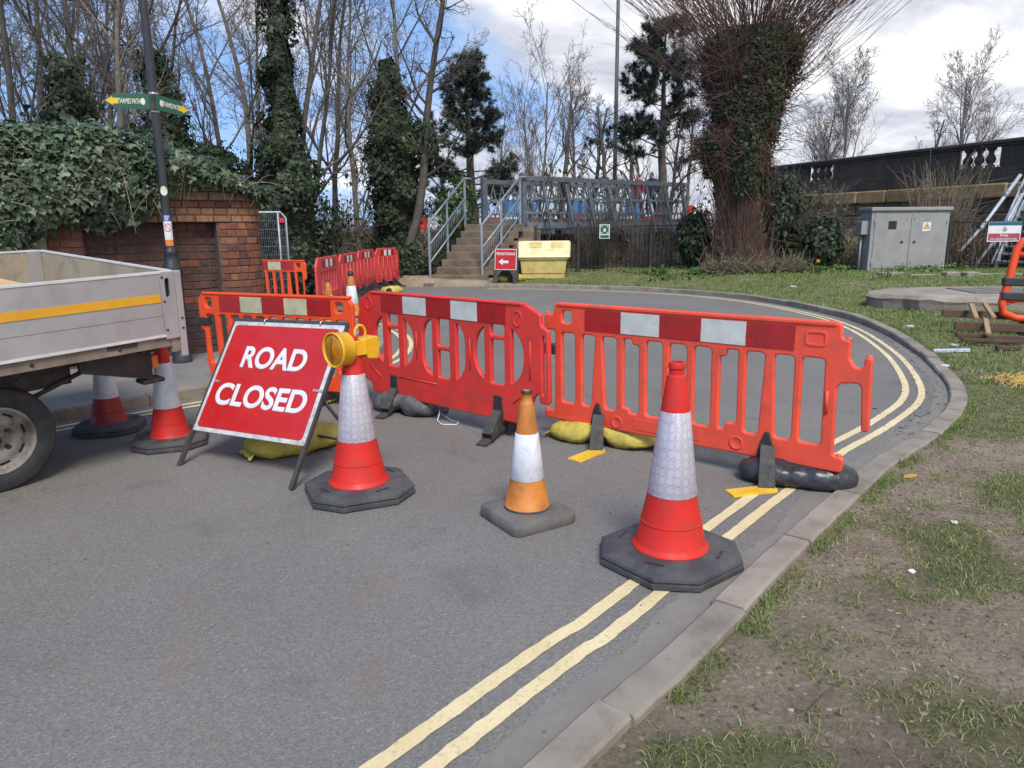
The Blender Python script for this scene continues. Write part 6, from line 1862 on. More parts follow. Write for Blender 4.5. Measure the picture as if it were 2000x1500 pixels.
for i in range(520):                                     # the fan of long young shoots
    a = rs.rand() * 2 * np.pi; z = rs.uniform(6.0, 7.25) if i % 4 else rs.uniform(4.4, 6.2)
    r = float(np.interp(z, prz, prr)) * rs.uniform(0.35, 1.0)
    p = np.array([pol_c(z)[0] + r * math.cos(a), r * math.sin(a), z])
    out = np.array([math.cos(a), math.sin(a), 0]) * rs.uniform(0.30, 1.45)
    L = rs.uniform(2.2, 4.6)
    s = np.linspace(0, 1, 8)[:, None]
    pts = p + (out * (0.4 + 0.9 * s) * (1 - 0.25 * s) + np.array([0, 0, 1]) * (0.55 + 0.45 * s)) * L * s + np.cumsum(rs.randn(8, 3) * 0.035, 0)
    wd.add(pts, np.linspace(0.013, 0.005, 8), 3)
    for k in range(3):
        j = rs.randint(3, 7)
        d2 = unit(pts[j] - pts[j - 1] + rs.randn(3) * 0.16); l2 = rs.uniform(0.5, 1.4)
        wd.add(pts[j] + d2 * l2 * np.linspace(0, 1, 4)[:, None] + np.array([0, 0, 0.1]) * np.linspace(0, 1, 4)[:, None] ** 2, np.linspace(0.006, 0.004, 4), 3)
link('long_shoots', wd.mesh('long_shoots', M['bark_red']), po)['kind'] = 'stuff'
P, N = surf(22000, 2.4, 7.2)                              # ivy patches, mostly on the right-hand flank
an = np.arctan2(N[:, 1], N[:, 0])
m_ = fbm(an * 1.4 + 12, P[:, 2] * 0.8 + 5, 3) + 0.16 * (np.cos(an + 0.6) > 0.1) + 0.10 * (P[:, 2] > 4.6) > 0.545
P, N = P[m_] + N[m_] * rs.uniform(0.02, 0.28, m_.sum())[:, None], N[m_]
link('ivy_patches', leaf_mesh('ivy_patches', P, N, 0.070, M['ivy'], rs), po)['kind'] = 'stuff'
P, N = surf(1500, 0.1, 2.6)
m_ = (np.abs(np.arctan2(N[:, 1], N[:, 0])) > 2.5)
P, N = P[m_] + N[m_] * 0.06, N[m_]
link('foot_ivy', leaf_mesh('foot_ivy', P, N, 0.10, M['ivy_wall'], rs), po)['kind'] = 'stuff'


# ---------------------------------------------------------------- shrubs and undergrowth
def shrub(loc, label, n, rad, H, seed, m, size, twigs=60, twig_m=None, group='shrubs along the railings', kind='leaf', cat='shrub', name='shrub'):
    rs = np.random.RandomState(seed)
    t = empty(name, loc, 0, label, cat, group)
    wd = Wood()
    for i in range(twigs):
        a = rs.rand() * 6.28; q = rs.rand() ** 0.5 * rad * 0.35
        d = np.array([math.cos(a) * rs.uniform(0.1, 0.9), math.sin(a) * rs.uniform(0.1, 0.9), 1.0])
        L = H * rs.uniform(0.5, 1.1); s = np.linspace(0, 1, 6)[:, None]
        pts = np.array([math.cos(a) * q, math.sin(a) * q, -0.03]) + d * np.array([rad / H, rad / H, 1]) * L * s + rs.randn(6, 3) * 0.03 * np.linspace(0, 1, 6)[:, None]
        wd.add(pts, np.linspace(0.012, 0.004, 6), 3)
        for k in range(3):
            j = rs.randint(2, 5); d2 = unit(d + rs.randn(3) * 0.7)
            wd.add(pts[j] + d2 * L * 0.35 * np.linspace(0, 1, 4)[:, None], np.linspace(0.007, 0.003, 4), 3)
    link('stems', wd.mesh('stems', twig_m or M['bark']), t)
    if n:
        v = rs.randn(n, 3); v /= np.linalg.norm(v, axis=1)[:, None]
        k = (0.45 + 0.55 * rs.rand(n) ** 0.6) * (0.75 + 0.5 * fbm(np.arctan2(v[:, 1], v[:, 0]) * 1.6 + seed, v[:, 2] * 2.2 + 4, 3))
        P = np.stack([v[:, 0] * rad * k, v[:, 1] * rad * k, H * 0.52 + v[:, 2] * H * 0.50 * k], 1)
        P[:, 2] = np.maximum(P[:, 2], 0.02)
        link('foliage', leaf_mesh('foliage', P, v + np.array([0, 0, 0.4]), size, m, rs, kind=kind), t)['kind'] = 'stuff'
    return t


def on(x, y, dz=0.0): return (x, y, gz(x, y) + dz)


shrub(on(8.9, 20.9), 'dark glossy evergreen shrub between the pollard and the grey cabinet', 2600, 0.62, 1.55, 71, M['ivy'], 0.11)
shrub(on(5.55, 22.0), 'dark ivy hummock on the left foot of the pollard', 1800, 0.55, 1.9, 72, M['ivy'], 0.12)
shrub(on(8.3, 22.9), 'tall ivy-hung bush right behind the pollard', 2600, 0.9, 3.0, 73, M['ivy'], 0.12)
shrub(on(9.6, 23.4), 'grey-green straggly bush behind the railings by the cabinet', 1300, 1.1, 2.5, 74, M['bramble'], 0.10, 160, M['bark_pale'])
shrub(on(13.3, 22.6), 'bare twiggy shrub behind the cabinet right side', 120, 1.15, 2.9, 75, M['bramble'], 0.07, 120, M['dead'])
shrub(on(4.35, 23.0), 'gnarled leafless shrub in front of the footbridge railings', 0, 1.25, 2.5, 76, M['ivy'], 0.1, 70, M['bark_pale'])
shrub(on(2.6, 23.2), 'leafless hawthorn scrub behind the grit bin railings', 160, 1.1, 1.9, 77, M['bramble'], 0.07, 110, M['bark'])
shrub((-1.75, 24.6, 0.9), 'dark leafy bush behind the left handrail', 1500, 0.75, 2.6, 78, M['weed'], 0.11, 40)
shrub((-2.95, 21.75, 0.0), 'ivy and bramble clump at the foot of the left handrail', 2600, 0.65, 0.95, 79, M['ivy'], 0.09, 60)
shrub((-2.15, 22.9, 0.3), 'bramble clump halfway up beside the left handrail', 900, 0.5, 1.0, 80, M['ivy'], 0.08, 50)


def thicket(name, label, x0, x1, y0, y1, hfun, n_t, n_l, seed, tm, lm, size=0.07, zfun=None):
    rs = np.random.RandomState(seed); wd = Wood()
    for i in range(n_t):
        x = rs.uniform(x0, x1); y = rs.uniform(y0, y1); H = hfun(x) * rs.uniform(0.35, 1.1)
        s = np.linspace(0, 1, 6)[:, None]; d = np.array([rs.randn() * 0.45, rs.randn() * 0.35, 1.0])
        arch = np.array([rs.randn() * 0.7, rs.randn() * 0.4, -0.55]) * rs.rand()
        z0 = 0.0 if zfun is None else zfun(x, y)
        pts = np.array([x, y, z0 - 0.05]) + (d * s + arch * s ** 2) * H + rs.randn(6, 3) * 0.03
        wd.add(pts, np.linspace(0.014, 0.004, 6), 3)
        for k in range(2):
            j = rs.randint(1, 5); d2 = unit(rs.randn(3) + np.array([0, 0, 0.3]))
            wd.add(pts[j] + d2 * rs.uniform(0.2, 0.7) * np.linspace(0, 1, 4)[:, None], np.linspace(0.007, 0.003, 4), 3)
    t = empty(name, ((x0 + x1) / 2, (y0 + y1) / 2, 0), 0, label, name.replace('_', ' '), kind='stuff')
    under(link('stems', wd.mesh('stems', tm)), t)
    if n_l:
        x = rs.uniform(x0, x1, n_l); y = rs.uniform(y0, y1, n_l)
        H = np.array([hfun(v) for v in x]); z = rs.rand(n_l) ** 1.3 * H * 0.95
        if zfun is not None: z = z + np.array([zfun(a, b) for a, b in zip(x, y)])
        Nn = rs.randn(n_l, 3); Nn[:, 2] += 0.7; Nn[:, 1] -= 0.6
        k = fbm(x * 1.3, z * 1.5 + 3, 3) > 0.42
        under(link('foliage', leaf_mesh('foliage', np.stack([x, y, z], 1)[k], Nn[k], size, lm, rs, kind='leaf')), t)
    return t


thicket('undergrowth', 'dead grey-brown bramble thicket behind the far red barriers', -8.2, -3.0, 21.9, 25.0, lambda x: 2.2 + 0.5 * math.sin(x * 1.9), 900, 3800, 81, M['dead'], M['bramble'], 0.085)
thicket('undergrowth', 'dark tangled undergrowth behind the mesh fence and wall end', -17, -6.0, 17.8, 24.0, lambda x: 3.0 + 0.6 * math.sin(x * 1.3), 800, 5200, 82, M['bark'], M['ivy'], 0.12)
thicket('undergrowth', 'low bramble and dead stalks along the lane edge', -7.5, -2.3, 21.5, 22.4, lambda x: 1.1 + 0.25 * math.sin(x * 4), 700, 2600, 83, M['bark'], M['ivy'], 0.075)
thicket('undergrowth', 'brown scrub on the bank below the footbridge', -0.2, 9.5, 23.7, 26.5, lambda x: 1.15, 700, 1500, 84, M['dead'], M['bramble'], 0.08, zfun=lambda x, y: 0.15)
thicket('undergrowth', 'bramble scrub on the far embankment left of the steps', -14, -1.6, 27, 33, lambda x: 2.0, 700, 2600, 85, M['bark'], M['bramble'], 0.10, zfun=lambda x, y: 0.9)
thicket('undergrowth', 'dry stalks and ivy behind the railings at the right', 9.2, 17.0, 21.7, 23.6, lambda x: 1.5, 900, 2600, 86, M['dead'], M['bramble'], 0.07, zfun=lambda x, y: 0.35)
thicket('undergrowth', 'twiggy base growth round the foot of the pollard', 5.5, 8.3, 19.9, 20.7, lambda x: 0.55, 420, 500, 87, M['dead'], M['weed'], 0.06, zfun=lambda x, y: gz(x, y))
thicket('undergrowth', 'far hedge beyond the approach road', -60, 60, 62, 80, lambda x: 5.5 + 1.5 * math.sin(x * 0.3), 2600, 5000, 88, M['bark_pale'], M['bramble'], 0.35, zfun=lambda x, y: 1.4)
# lush weeds along the foot of the railings and pollard
rs = np.random.RandomState(91)
x = rs.uniform(0.8, 13.0, 5200); y = rs.normal(20.6, 0.55, 5200)
k = verge_ok(x, y) & (fbm(x * 0.9 + 2, y * 0.9, 3) > 0.47) & (x > 3.2)
x, y = x[k], y[k]; z = ground_z(x, y) + rs.rand(len(x)) * 0.16
Nn = rs.randn(len(x), 3) * 0.5 + np.array([0, -0.2, 1.0])
prop(link('weeds', leaf_mesh('weeds', np.stack([x, y, z], 1), Nn, 0.10, M['weed'], rs, kind='leaf')), 'bright green weeds growing along the foot of the railings', 'weeds', kind='stuff')
# far trees that close the horizon
for i, (x, d, me, rz, sc, lab) in enumerate(((-34, 60, mA, 0.5, 1.1, 'hazy bare tree far off at the left'), (-22, 66, mC, 1.5, 1.2, 'hazy bare tree far off beyond the lane'), (-10, 58, mA, 2.5, 1.0, 'hazy bare tree far off behind the ivy column'),
                                             (1.5, 70, mC, 3.5, 1.1, 'hazy bare tree far off behind the sapling'), (12, 66, mF, 4.5, 1.5, 'hazy bare tree far off behind the pole'))):
    bare_tree((x, d, 1.3), lab, me, rz, sc)

# ================================================================ concrete steps up to the footbridge
st = empty('steps', (-1.6, 20.65, 0), 0, 'worn concrete steps climbing to the footbridge', 'steps')
NS, RISE, RUN = 9, 0.205, 0.305
rr = random.Random(4)
for i in range(NS):
    x0, x1 = -2.42 + 0.125 * i, -0.80 + 0.150 * i
    if i == 0: x0 -= 0.08; x1 -= 0.10
    y0 = 20.62 + RUN * i
    zt_ = 0.10 + RISE * i
    n = 10; vs = []; 
    for k in range(n + 1):
        f = k / n; xx = x0 + (x1 - x0) * f
        wear = -0.022 * math.exp(-((f - 0.5) / 0.3) ** 2) + rr.uniform(-0.003, 0.003)
        vs += [(xx, y0 + rr.uniform(-0.006, 0.006), zt_ - RISE - 0.03), (xx, y0 + rr.uniform(-0.006, 0.006), zt_ - 0.012 + wear), (xx, y0 + 0.014, zt_ + wear), (xx, y0 + RUN + 0.05, zt_), (xx, y0 + RUN + 0.05, zt_ - RISE - 0.03)]
    fs = [(k * 5 + j, k * 5 + 5 + j, k * 5 + 6 + j, k * 5 + 1 + j) for k in range(n) for j in range(4)]
    fs += [(0, 1, 2, 3, 4), tuple(n * 5 + j for j in (4, 3, 2, 1, 0))]
    o = MB().add([(v[0] + 1.6, v[1] - 20.65, v[2]) for v in vs], fs).build('step', M['step_stone'], st)
DZ = 0.10 + RISE * (NS - 1)                               # level of the bridge deck
# stepped stone cheek on the right of the flight
for i, (a, b, c, d, z0, z1) in enumerate(((-0.62, 0.25, 21.3, 21.9, 0.0, 0.35), (-0.30, 0.42, 21.9, 22.5, 0.0, 0.78), (0.05, 0.66, 22.5, 23.2, 0.0, 1.30), (0.30, 0.95, 23.2, 24.0, 0.0, 1.66))):
    MB().hexa([(a + 1.6, c - 20.65, z0), (b + 1.6, c - 20.65, z0), (b + 1.6, d - 20.65, z0), (a + 1.6, d - 20.65, z0)], [(a + 1.6, c - 20.65, z1 - 0.14), (b + 1.6, c - 20.65, z1 - 0.18), (b + 1.6, d - 20.65, z1), (a + 1.6, d - 20.65, z1)]).build('cheek_wall', M['step_stone'], st)


def handrail(a, b, H, label, z_off=0.0):
    """sloping guard rail from foot a to head b, H tall, with bars in its lower half"""
    A, B = Vector(a), Vector(b)
    t = empty('handrail', A, 0, label, 'handrail', 'galvanised handrails')
    d = B - A
    MB().tube([(0, 0, H), tuple(d + Vector((0, 0, H)))], 0.033, 8).build('top_rail', M['galv'], t)
    MB().tube([tuple(d + Vector((0, 0, H))), tuple(d + Vector((0.22, 0.16, H - 0.01)))], 0.030, 8).build('return_rail', M['galv'], t)
    MB().tube([(0, 0, H * 0.56), tuple(d + Vector((0, 0, H * 0.56)))], 0.030, 6).build('middle_rail', M['galv'], t)
    MB().tube([(0, 0, H * 0.20), tuple(d + Vector((0, 0, H * 0.20)))], 0.030, 6).build('bottom_rail', M['galv'], t)
    for f in (0.0, 0.48, 1.0):
        p = d * f
        MB().box((p.x - 0.032, p.y - 0.032, p.z - (0.25 if f < 0.9 else 0.1)), (p.x + 0.032, p.y + 0.032, p.z + H)).build('post', M['galv'], t)
    for i in range(1, 22):
        if i in (10, 11): continue
        p = d * (i / 22)
        MB().tube([(p.x, p.y, p.z + H * 0.20), (p.x, p.y, p.z + H * 0.56)], 0.0075, 5).build('bar', M['galv'], t)
    return t


handrail((-2.36, 21.2, 0.36), (-1.45, 23.65, 1.75), 1.42, 'left galvanised handrail of the concrete steps')
handrail((-0.83, 21.05, 0.22), (0.32, 23.6, 1.72), 1.48, 'right galvanised handrail of the concrete steps')

# ================================================================ footbridge
BA = Vector((0.42, 23.85, 0)); BB = Vector((6.9, 28.9, 0)); bd = (BB - BA).normalized(); BL = (BB - BA).length
fb = empty('footbridge', (BA.x, BA.y, 0), math.atan2(bd.y, bd.x), 'grey steel lattice footbridge leading away behind the steps', 'footbridge')
BWD = 2.15
def truss(y, out):
    MB().box((0, y - 0.07, DZ + 1.36), (BL, y + 0.07, DZ + 1.51)).build('top_chord', M['truss_dark'], fb)
    MB().box((0, y - 0.08, DZ - 0.18), (BL, y + 0.08, DZ + 0.04)).build('bottom_chord', M['truss'], fb)
    for z in (0.32, 0.78):
        MB().box((0, y - 0.025 + out * 0.06, DZ + z), (BL, y + 0.025 + out * 0.06, DZ + z + 0.075)).build('guard_rail', M['truss'], fb)
    n = 21
    for i in range(n):
        x0, x1 = BL * i / n, BL * (i + 1) / n
        for s, yy in ((0, y - 0.035), (1, y + 0.035)):
            a, b = (x0, x1) if s == 0 else (x1, x0)
            w = 0.024
            MB().hexa([(a - w, yy - 0.012, DZ + 0.04), (a + w, yy - 0.012, DZ + 0.04), (a + w, yy + 0.012, DZ + 0.04), (a - w, yy + 0.012, DZ + 0.04)],
                      [(b - w, yy - 0.012, DZ + 1.36), (b + w, yy - 0.012, DZ + 1.36), (b + w, yy + 0.012, DZ + 1.36), (b - w, yy + 0.012, DZ + 1.36)]).build('diagonal', M['truss'] if s else M['truss_dark'], fb)
truss(0.0, -1); truss(BWD, 1)
for i in range(8):                                        # outriggers that brace the near truss
    x0 = 0.75 + i * (BL - 1.2) / 7
    MB().hexa([(x0 - 0.045, -0.60, DZ - 0.28), (x0 + 0.045, -0.60, DZ - 0.28), (x0 + 0.045, -0.50, DZ - 0.28), (x0 - 0.045, -0.50, DZ - 0.28)],
              [(x0 - 0.045, -0.12, DZ + 1.30), (x0 + 0.045, -0.12, DZ + 1.30), (x0 + 0.045, -0.075, DZ + 1.30), (x0 - 0.045, -0.075, DZ + 1.30)]).build('outrigger', M['truss_dark'], fb)
    MB().box((x0 - 0.06, -0.62, DZ - 0.33), (x0 + 0.06, BWD + 0.1, DZ - 0.20)).build('cross_beam', M['truss_dark'], fb)
for y in (0.0, BWD):
    MB().box((-0.09, y - 0.08, DZ - 0.25), (0.09, y + 0.08, DZ + 1.58)).build('end_post', M['truss_dark'], fb)
MB().box((-0.1, 0.10, DZ - 0.19), (BL + 1.5, BWD - 0.10, DZ + 0.16)).build('deck', M['concrete'], fb)
ab = prop(MB().box((0.15, -0.05, 0.0), (0.45, BWD, DZ - 0.34)).add([(0.3, 0.35, 0.0), (BL + 0.4, 0.35, 0.0), (BL + 0.4, 0.35, DZ - 0.34), (0.3, 0.35, DZ - 0.34)], [(0, 1, 2, 3)]).build('bridge_abutment', pm('abutment_brick', (0.075, 0.055, 0.042), (0.045, 0.035, 0.028), 0.95, 3, dirt=(0.03, 0.03, 0.02), dirt_amt=0.5, bump=0.8, bscale=9)), 'dark stained abutment wall under the footbridge', 'abutment')
ab.location = fb.location; ab.rotation_euler = fb.rotation_euler


# ---------------------------------------------------------------- people crossing
def person(loc, rz, coat, trouser, label, bag=None, H=1.72, hair=(0.02, 0.015, 0.012)):
    t = empty('person', loc, rz, label, 'person', 'people crossing the footbridge')
    k = H / 1.75
    J = {'hip': (0, 0, 0.93), 'sp': (0, 0.01, 1.15), 'ch': (0, 0.0, 1.36), 'nk': (0, -0.01, 1.50), 'hd': (0, -0.03, 1.60), 'top': (0, -0.02, 1.74),
         'ls': (-0.19, 0, 1.42), 'le': (-0.25, -0.02, 1.15), 'lh': (-0.23, -0.16, 0.95), 'lf': (-0.225, -0.20, 0.88), 'rs': (0.19, 0, 1.42), 're': (0.25, 0.04, 1.15), 'rh': (0.24, -0.08, 0.94), 'rf': (0.235, -0.11, 0.87),
         'lt': (-0.10, 0, 0.90), 'lk': (-0.11, -0.14, 0.50), 'la': (-0.11, -0.02, 0.09), 'lo': (-0.11, -0.16, 0.05), 'rt': (0.10, 0, 0.90), 'rk': (0.11, 0.04, 0.50), 'ra': (0.11, 0.20, 0.11), 'ro': (0.11, 0.08, 0.05)}
    Rr = {'hip': .15, 'sp': .14, 'ch': .16, 'nk': .055, 'hd': .095, 'top': .07, 'ls': .075, 'le': .052, 'lh': .036, 'lf': .03, 'rs': .075, 're': .052, 'rh': .036, 'rf': .03, 'lt': .10, 'lk': .065, 'la': .045, 'lo': .04, 'rt': .10, 'rk': .065, 'ra': .045, 'ro': .04}
    E = [('hip', 'sp'), ('sp', 'ch'), ('ch', 'nk'), ('nk', 'hd'), ('hd', 'top'), ('ch', 'ls'), ('ls', 'le'), ('le', 'lh'), ('lh', 'lf'), ('ch', 'rs'), ('rs', 're'), ('re', 'rh'), ('rh', 'rf'),
         ('hip', 'lt'), ('lt', 'lk'), ('lk', 'la'), ('la', 'lo'), ('hip', 'rt'), ('rt', 'rk'), ('rk', 'ra'), ('ra', 'ro')]
    ks = list(J)
    me = bpy.data.meshes.new('body')
    me.from_pydata([tuple(c * k for c in J[q]) for q in ks], [(ks.index(a), ks.index(b)) for a, b in E], [])
    body = bpy.data.objects.new('body', me); col.objects.link(body)
    body.modifiers.new('skin', 'SKIN')
    for i, q in enumerate(ks):
        sv = me.skin_vertices[0].data[i]; sv.radius = (Rr[q] * k, Rr[q] * k * (0.72 if q in ('hip', 'sp', 'ch') else 1.0)); sv.use_root = (q == 'hip')
    ss = body.modifiers.new('sub', 'SUBSURF'); ss.levels = 1; ss.render_levels = 1
    bpy.context.view_layer.update()
    dg = bpy.context.evaluated_depsgraph_get()
    m2 = bpy.data.meshes.new_from_object(body.evaluated_get(dg))
    bpy.data.objects.remove(body)
    m2.materials.clear()
    for mm in (pm('coat', coat, None, 0.8), pm('trousers', trouser, None, 0.85), pm('skin', (0.42, 0.25, 0.18), None, 0.6), pm('hair', hair, None, 0.8)): m2.materials.append(mm)
    for p in m2.polygons:
        c = p.center / k
        p.material_index = 1 if c.z < 0.88 and abs(c.x) < 0.2 else (3 if c.z > 1.62 and (c.y > -0.06 or c.z > 1.70) else (2 if c.z > 1.50 or (abs(c.x) > 0.19 and c.z < 0.97) else 0))
        p.use_smooth = True
    link('body', m2, t)
    if bag:
        MB().box((-0.15, 0.12, 1.02), (0.15, 0.30, 1.48), bev=0.05).build('rucksack', pm('rucksack', bag, None, 0.8), t)
    return t


def on_bridge(f, v): return fb.location + Vector((bd.x * BL * f - bd.y * v, bd.y * BL * f + bd.x * v, DZ + 0.16))
person(on_bridge(0.36, 1.3), math.atan2(bd.y, bd.x) + R(90), (0.02, 0.02, 0.03), (0.03, 0.03, 0.045), 'person in a dark coat near the middle of the footbridge')
person(on_bridge(0.78, 0.9), math.atan2(bd.y, bd.x) + R(-90), (0.30, 0.045, 0.07), (0.05, 0.05, 0.07), 'person in a dull red coat at the far end of the footbridge')
person(on_bridge(0.86, 0.8), math.atan2(bd.y, bd.x) + R(-90), (0.035, 0.045, 0.085), (0.02, 0.02, 0.03), 'person in a navy coat with rucksack behind the red coated one', bag=(0.02, 0.025, 0.04), H=1.80)

# ================================================================ things seen through the lattice and beyond
hm = pm('blue_hoarding_sheet', (0.045, 0.20, 0.52), (0.04, 0.17, 0.46), 0.6)
for i, (x, d, w, h, lab) in enumerate(((px(1018, 38), 38, 1.7, 1.05, 'blue sheeted pallet seen through the start of the bridge lattice'), (px(1135, 40), 40, 1.4, 1.2, 'blue sheeted pallet seen through the middle of the bridge lattice'), (px(1236, 42), 42, 0.75, 1.35, 'narrow blue sheeted stack seen through the far bridge lattice'))):
    t = empty('sheeted_stack', (x, d, 1.55), R(15), lab, 'sheeted stack', 'blue sheeted stacks')
    MB().hexa([(-w / 2, -0.4, 0.12), (w / 2, -0.4, 0.12), (w / 2, 0.4, 0.12), (-w / 2, 0.4, 0.12)], [(-w / 2 + .05, -0.36, h + 0.3), (w / 2 - .08, -0.36, h + 0.22), (w / 2 - .08, 0.36, h + 0.25), (-w / 2 + .05, 0.36, h + 0.3)]).build('sheet', hm, t)
    MB().box((-w / 2 - 0.03, -0.42, 0.0), (w / 2 + 0.03, 0.42, 0.119)).build('pallet', M['timber_raw'], t)
wb = []
for i in range(15):
    x = px(822 + i * 37, 36 + 0.25 * i); d = 36 + 0.25 * i
    red = i % 2 == 0
    t = empty('water_barrier', (x, d, 1.53), R(2), '%s water-filled road barrier %s' % ('red' if red else 'white', ['left of the ivy beside the steps', 'second along from the ivy column', 'third along, left of the handrail', 'behind the left handrail foot', 'above the upper steps', 'at the head of the steps', 'behind the right handrail', 'behind the bridge end post', 'behind the sapling', 'under the first blue sheet', 'below the second outrigger', 'below the dark coated person', 'before the tall pole', 'below the red coated person', 'next to the pollard'][i]), 'water barrier', 'water-filled barriers on the far approach')
    prof = [(-0.22, 0.0), (0.22, 0.0), (0.22, 0.14), (0.11, 0.26), (0.075, 0.62), (-0.075, 0.62), (-0.11, 0.26), (-0.22, 0.14)]
    MB().prism(prof, -0.46, 0.46, mat=Matrix(((0, 0, 1, 0), (1, 0, 0, 0), (0, 1, 0, 0), (0, 0, 0, 1)))).build('body', M['cone_red'] if red else M['sign_white'], t)
    MB().tube([(0.30, 0, 0.62), (0.30, 0, 0.66)], 0.05, 10).build('filler_cap', M['black_plastic'], t)
for i, (x, d, lab) in enumerate(((px(1335, 34), 34.0, 'red and white sheeting panel beside the pollard at bridge level'), (px(838, 44), 44, 'grey site fence panel far left of the steps'))):
    t = empty('site_fence_panel', (x, d, 1.55), R(5), lab, 'fence panel')
    MB().tube([(-1, 0, 0), (-1, 0, 1.1), (1.0, 0, 1.1), (1.0, 0, 0)], 0.02, 6).build('frame', M['galv_pale'], t)
    if i == 0:
        MB().box((-0.95, -0.02, 0.25), (-0.1, 0.0, 1.0)).build('sheet', M['sign_white'], t); MB().box((-0.09, -0.02, 0.25), (0.45, 0.0, 1.0)).build('sheet', M['cone_red'], t)
    else: MB().box((-0.98, -0.01, 0.1), (0.98, 0.01, 0.95)).build('sheet', M['galv'], t)

# tall pole
pl = empty('tall_pole', (px(1200, 33), 33.0, 1.5), 0, 'tall slender grey-green pole beyond the footbridge', 'pole')
MB().lathe([(0.12, 0.0), (0.12, 0.9), (0.095, 0.95), (0.085, 6.0), (0.065, 13.0)], 14).build('shaft', M['pole_grey'], pl)
MB().tube([(0, 0, 12.9), (0.5, -0.2, 13.5), (1.4, -0.5, 13.6)], 0.045, 8).build('arm', M['pole_grey'], pl)
MB().box((1.2, -0.65, 13.53), (1.9, -0.40, 13.66), bev=0.04).build('lantern', M['pole_grey'], pl)

# ================================================================ grit bin and PEDESTRIANS sign
GX, GY = 0.96, 21.3
gb_ = empty('grit_bin', (GX, GY, gz(GX, GY) - 0.02), R(-3), 'weathered yellow grit bin with a pale sloping lid beside the steps', 'grit bin')
def tub(w0, d0, w1, d1, z0, z1): return [(-w0, -d0, z0), (w0, -d0, z0), (w0, d0, z0), (-w0, d0, z0)], [(-w1, -d1, z1), (w1, -d1, z1), (w1, d1, z1), (-w1, d1, z1)]
MB().hexa(*tub(0.60, 0.36, 0.62, 0.38, 0.0, 0.155)).build('plinth', M['bin'], gb_)
MB().hexa(*tub(0.625, 0.40, 0.665, 0.45, 0.156, 0.545)).build('tub', M['bin'], gb_)
MB().hexa([(-0.70, -0.49, 0.546), (0.70, -0.49, 0.546), (0.78, 0.50, 0.62), (-0.74, 0.50, 0.62)], [(-0.72, -0.51, 0.61), (0.74, -0.51, 0.61), (0.80, 0.52, 0.99), (-0.76, 0.52, 0.99)]).build('collar', M['bin'], gb_)
lid = MB().hexa([(-0.74, -0.53, 0.612), (0.76, -0.53, 0.612), (0.81, 0.54, 0.995), (-0.78, 0.54, 0.995)], [(-0.70, -0.49, 0.665), (0.72, -0.49, 0.665), (0.77, 0.52, 1.055), (-0.74, 0.52, 1.055)]).build('lid', M['bin_lid'], gb_)
sl = math.atan2(0.39, 1.01)
for x0, x1 in ((-0.42, -0.05), (0.22, 0.58)):
    mm = Matrix.Translation((0, -0.49, 0.665)) @ Matrix.Rotation(sl, 4, 'X')
    MB().box((x0, 0.52, -0.02), (x1, 0.98, 0.003), mat=mm).build('grip_recess', M['bin'], lid)
for k in range(5):
    mm = Matrix.Translation((0, -0.49, 0.665)) @ Matrix.Rotation(sl, 4, 'X')
    MB().tube([tuple(mm @ Vector((0.12 + 0.04 * k, 0.34 + 0.05 * (k % 2), 0.003))), tuple(mm @ Vector((0.15 + 0.04 * k, 0.40 - 0.04 * (k % 2), 0.003)))], 0.005, 4).build('scrawl', M['black_plastic'], lid)

ps = empty('pedestrian_sign', (-0.16, 20.1, gz(-0.16, 20.1)), R(-10), 'small red PEDESTRIANS sign with a left arrow in front of the grit bin', 'road sign')
ps.rotation_euler = (R(-6), R(1), R(-9))
fr = [(-0.34, 0.0), (-0.22, 0.0), (-0.20, 0.22), (-0.10, 0.35), (0.10, 0.35), (0.20, 0.22), (0.22, 0.0), (0.34, 0.0), (0.335, 0.98), (-0.335, 0.98)]
plate_obj('frame', [rounded(fr, 0.02, 3)], 0.05, 0.008, M['grey_rubber'], ps)
plate_obj('border', [[(-0.305, 0.385), (0.305, 0.385), (0.305, 0.955), (-0.305, 0.955)]], 0.006, 0, M['white'], ps, loc=(0, -0.028, 0))
plate_obj('sign_face', [[(-0.288, 0.402), (0.288, 0.402), (0.288, 0.938), (-0.288, 0.938)]], 0.004, 0, M['sign_red'], ps, loc=(0, -0.0325, 0))
link('lettering', text_mesh('PEDESTRIANS', 0.10, M['sign_white'], bold=0.002, width=0.52), ps, loc=(0, -0.0352, 0.82))
ar = [(-0.20, 0.60), (-0.08, 0.69), (-0.08, 0.635), (0.08, 0.635), (0.08, 0.565), (-0.08, 0.565), (-0.08, 0.51)]
plate_obj('arrow', [ar[::-1]], 0.003, 0, M['sign_white'], ps, loc=(0, -0.0355, 0))
MB().hexa([(-0.33, 0.30, 0.0), (0.33, 0.30, 0.0), (0.33, 0.34, 0.0), (-0.33, 0.34, 0.0)], [(-0.33, 0.03, 0.95), (0.33, 0.03, 0.95), (0.33, 0.06, 0.97), (-0.33, 0.06, 0.97)]).build('rear_panel', M['grey_rubber'], ps)
sandbag(on(-0.02, 20.55), R(10), (0.40, 0.17, 0.12), M['bag_yellow'], 'yellow sandbag under the PEDESTRIANS sign', waist=0.3, seed=44)

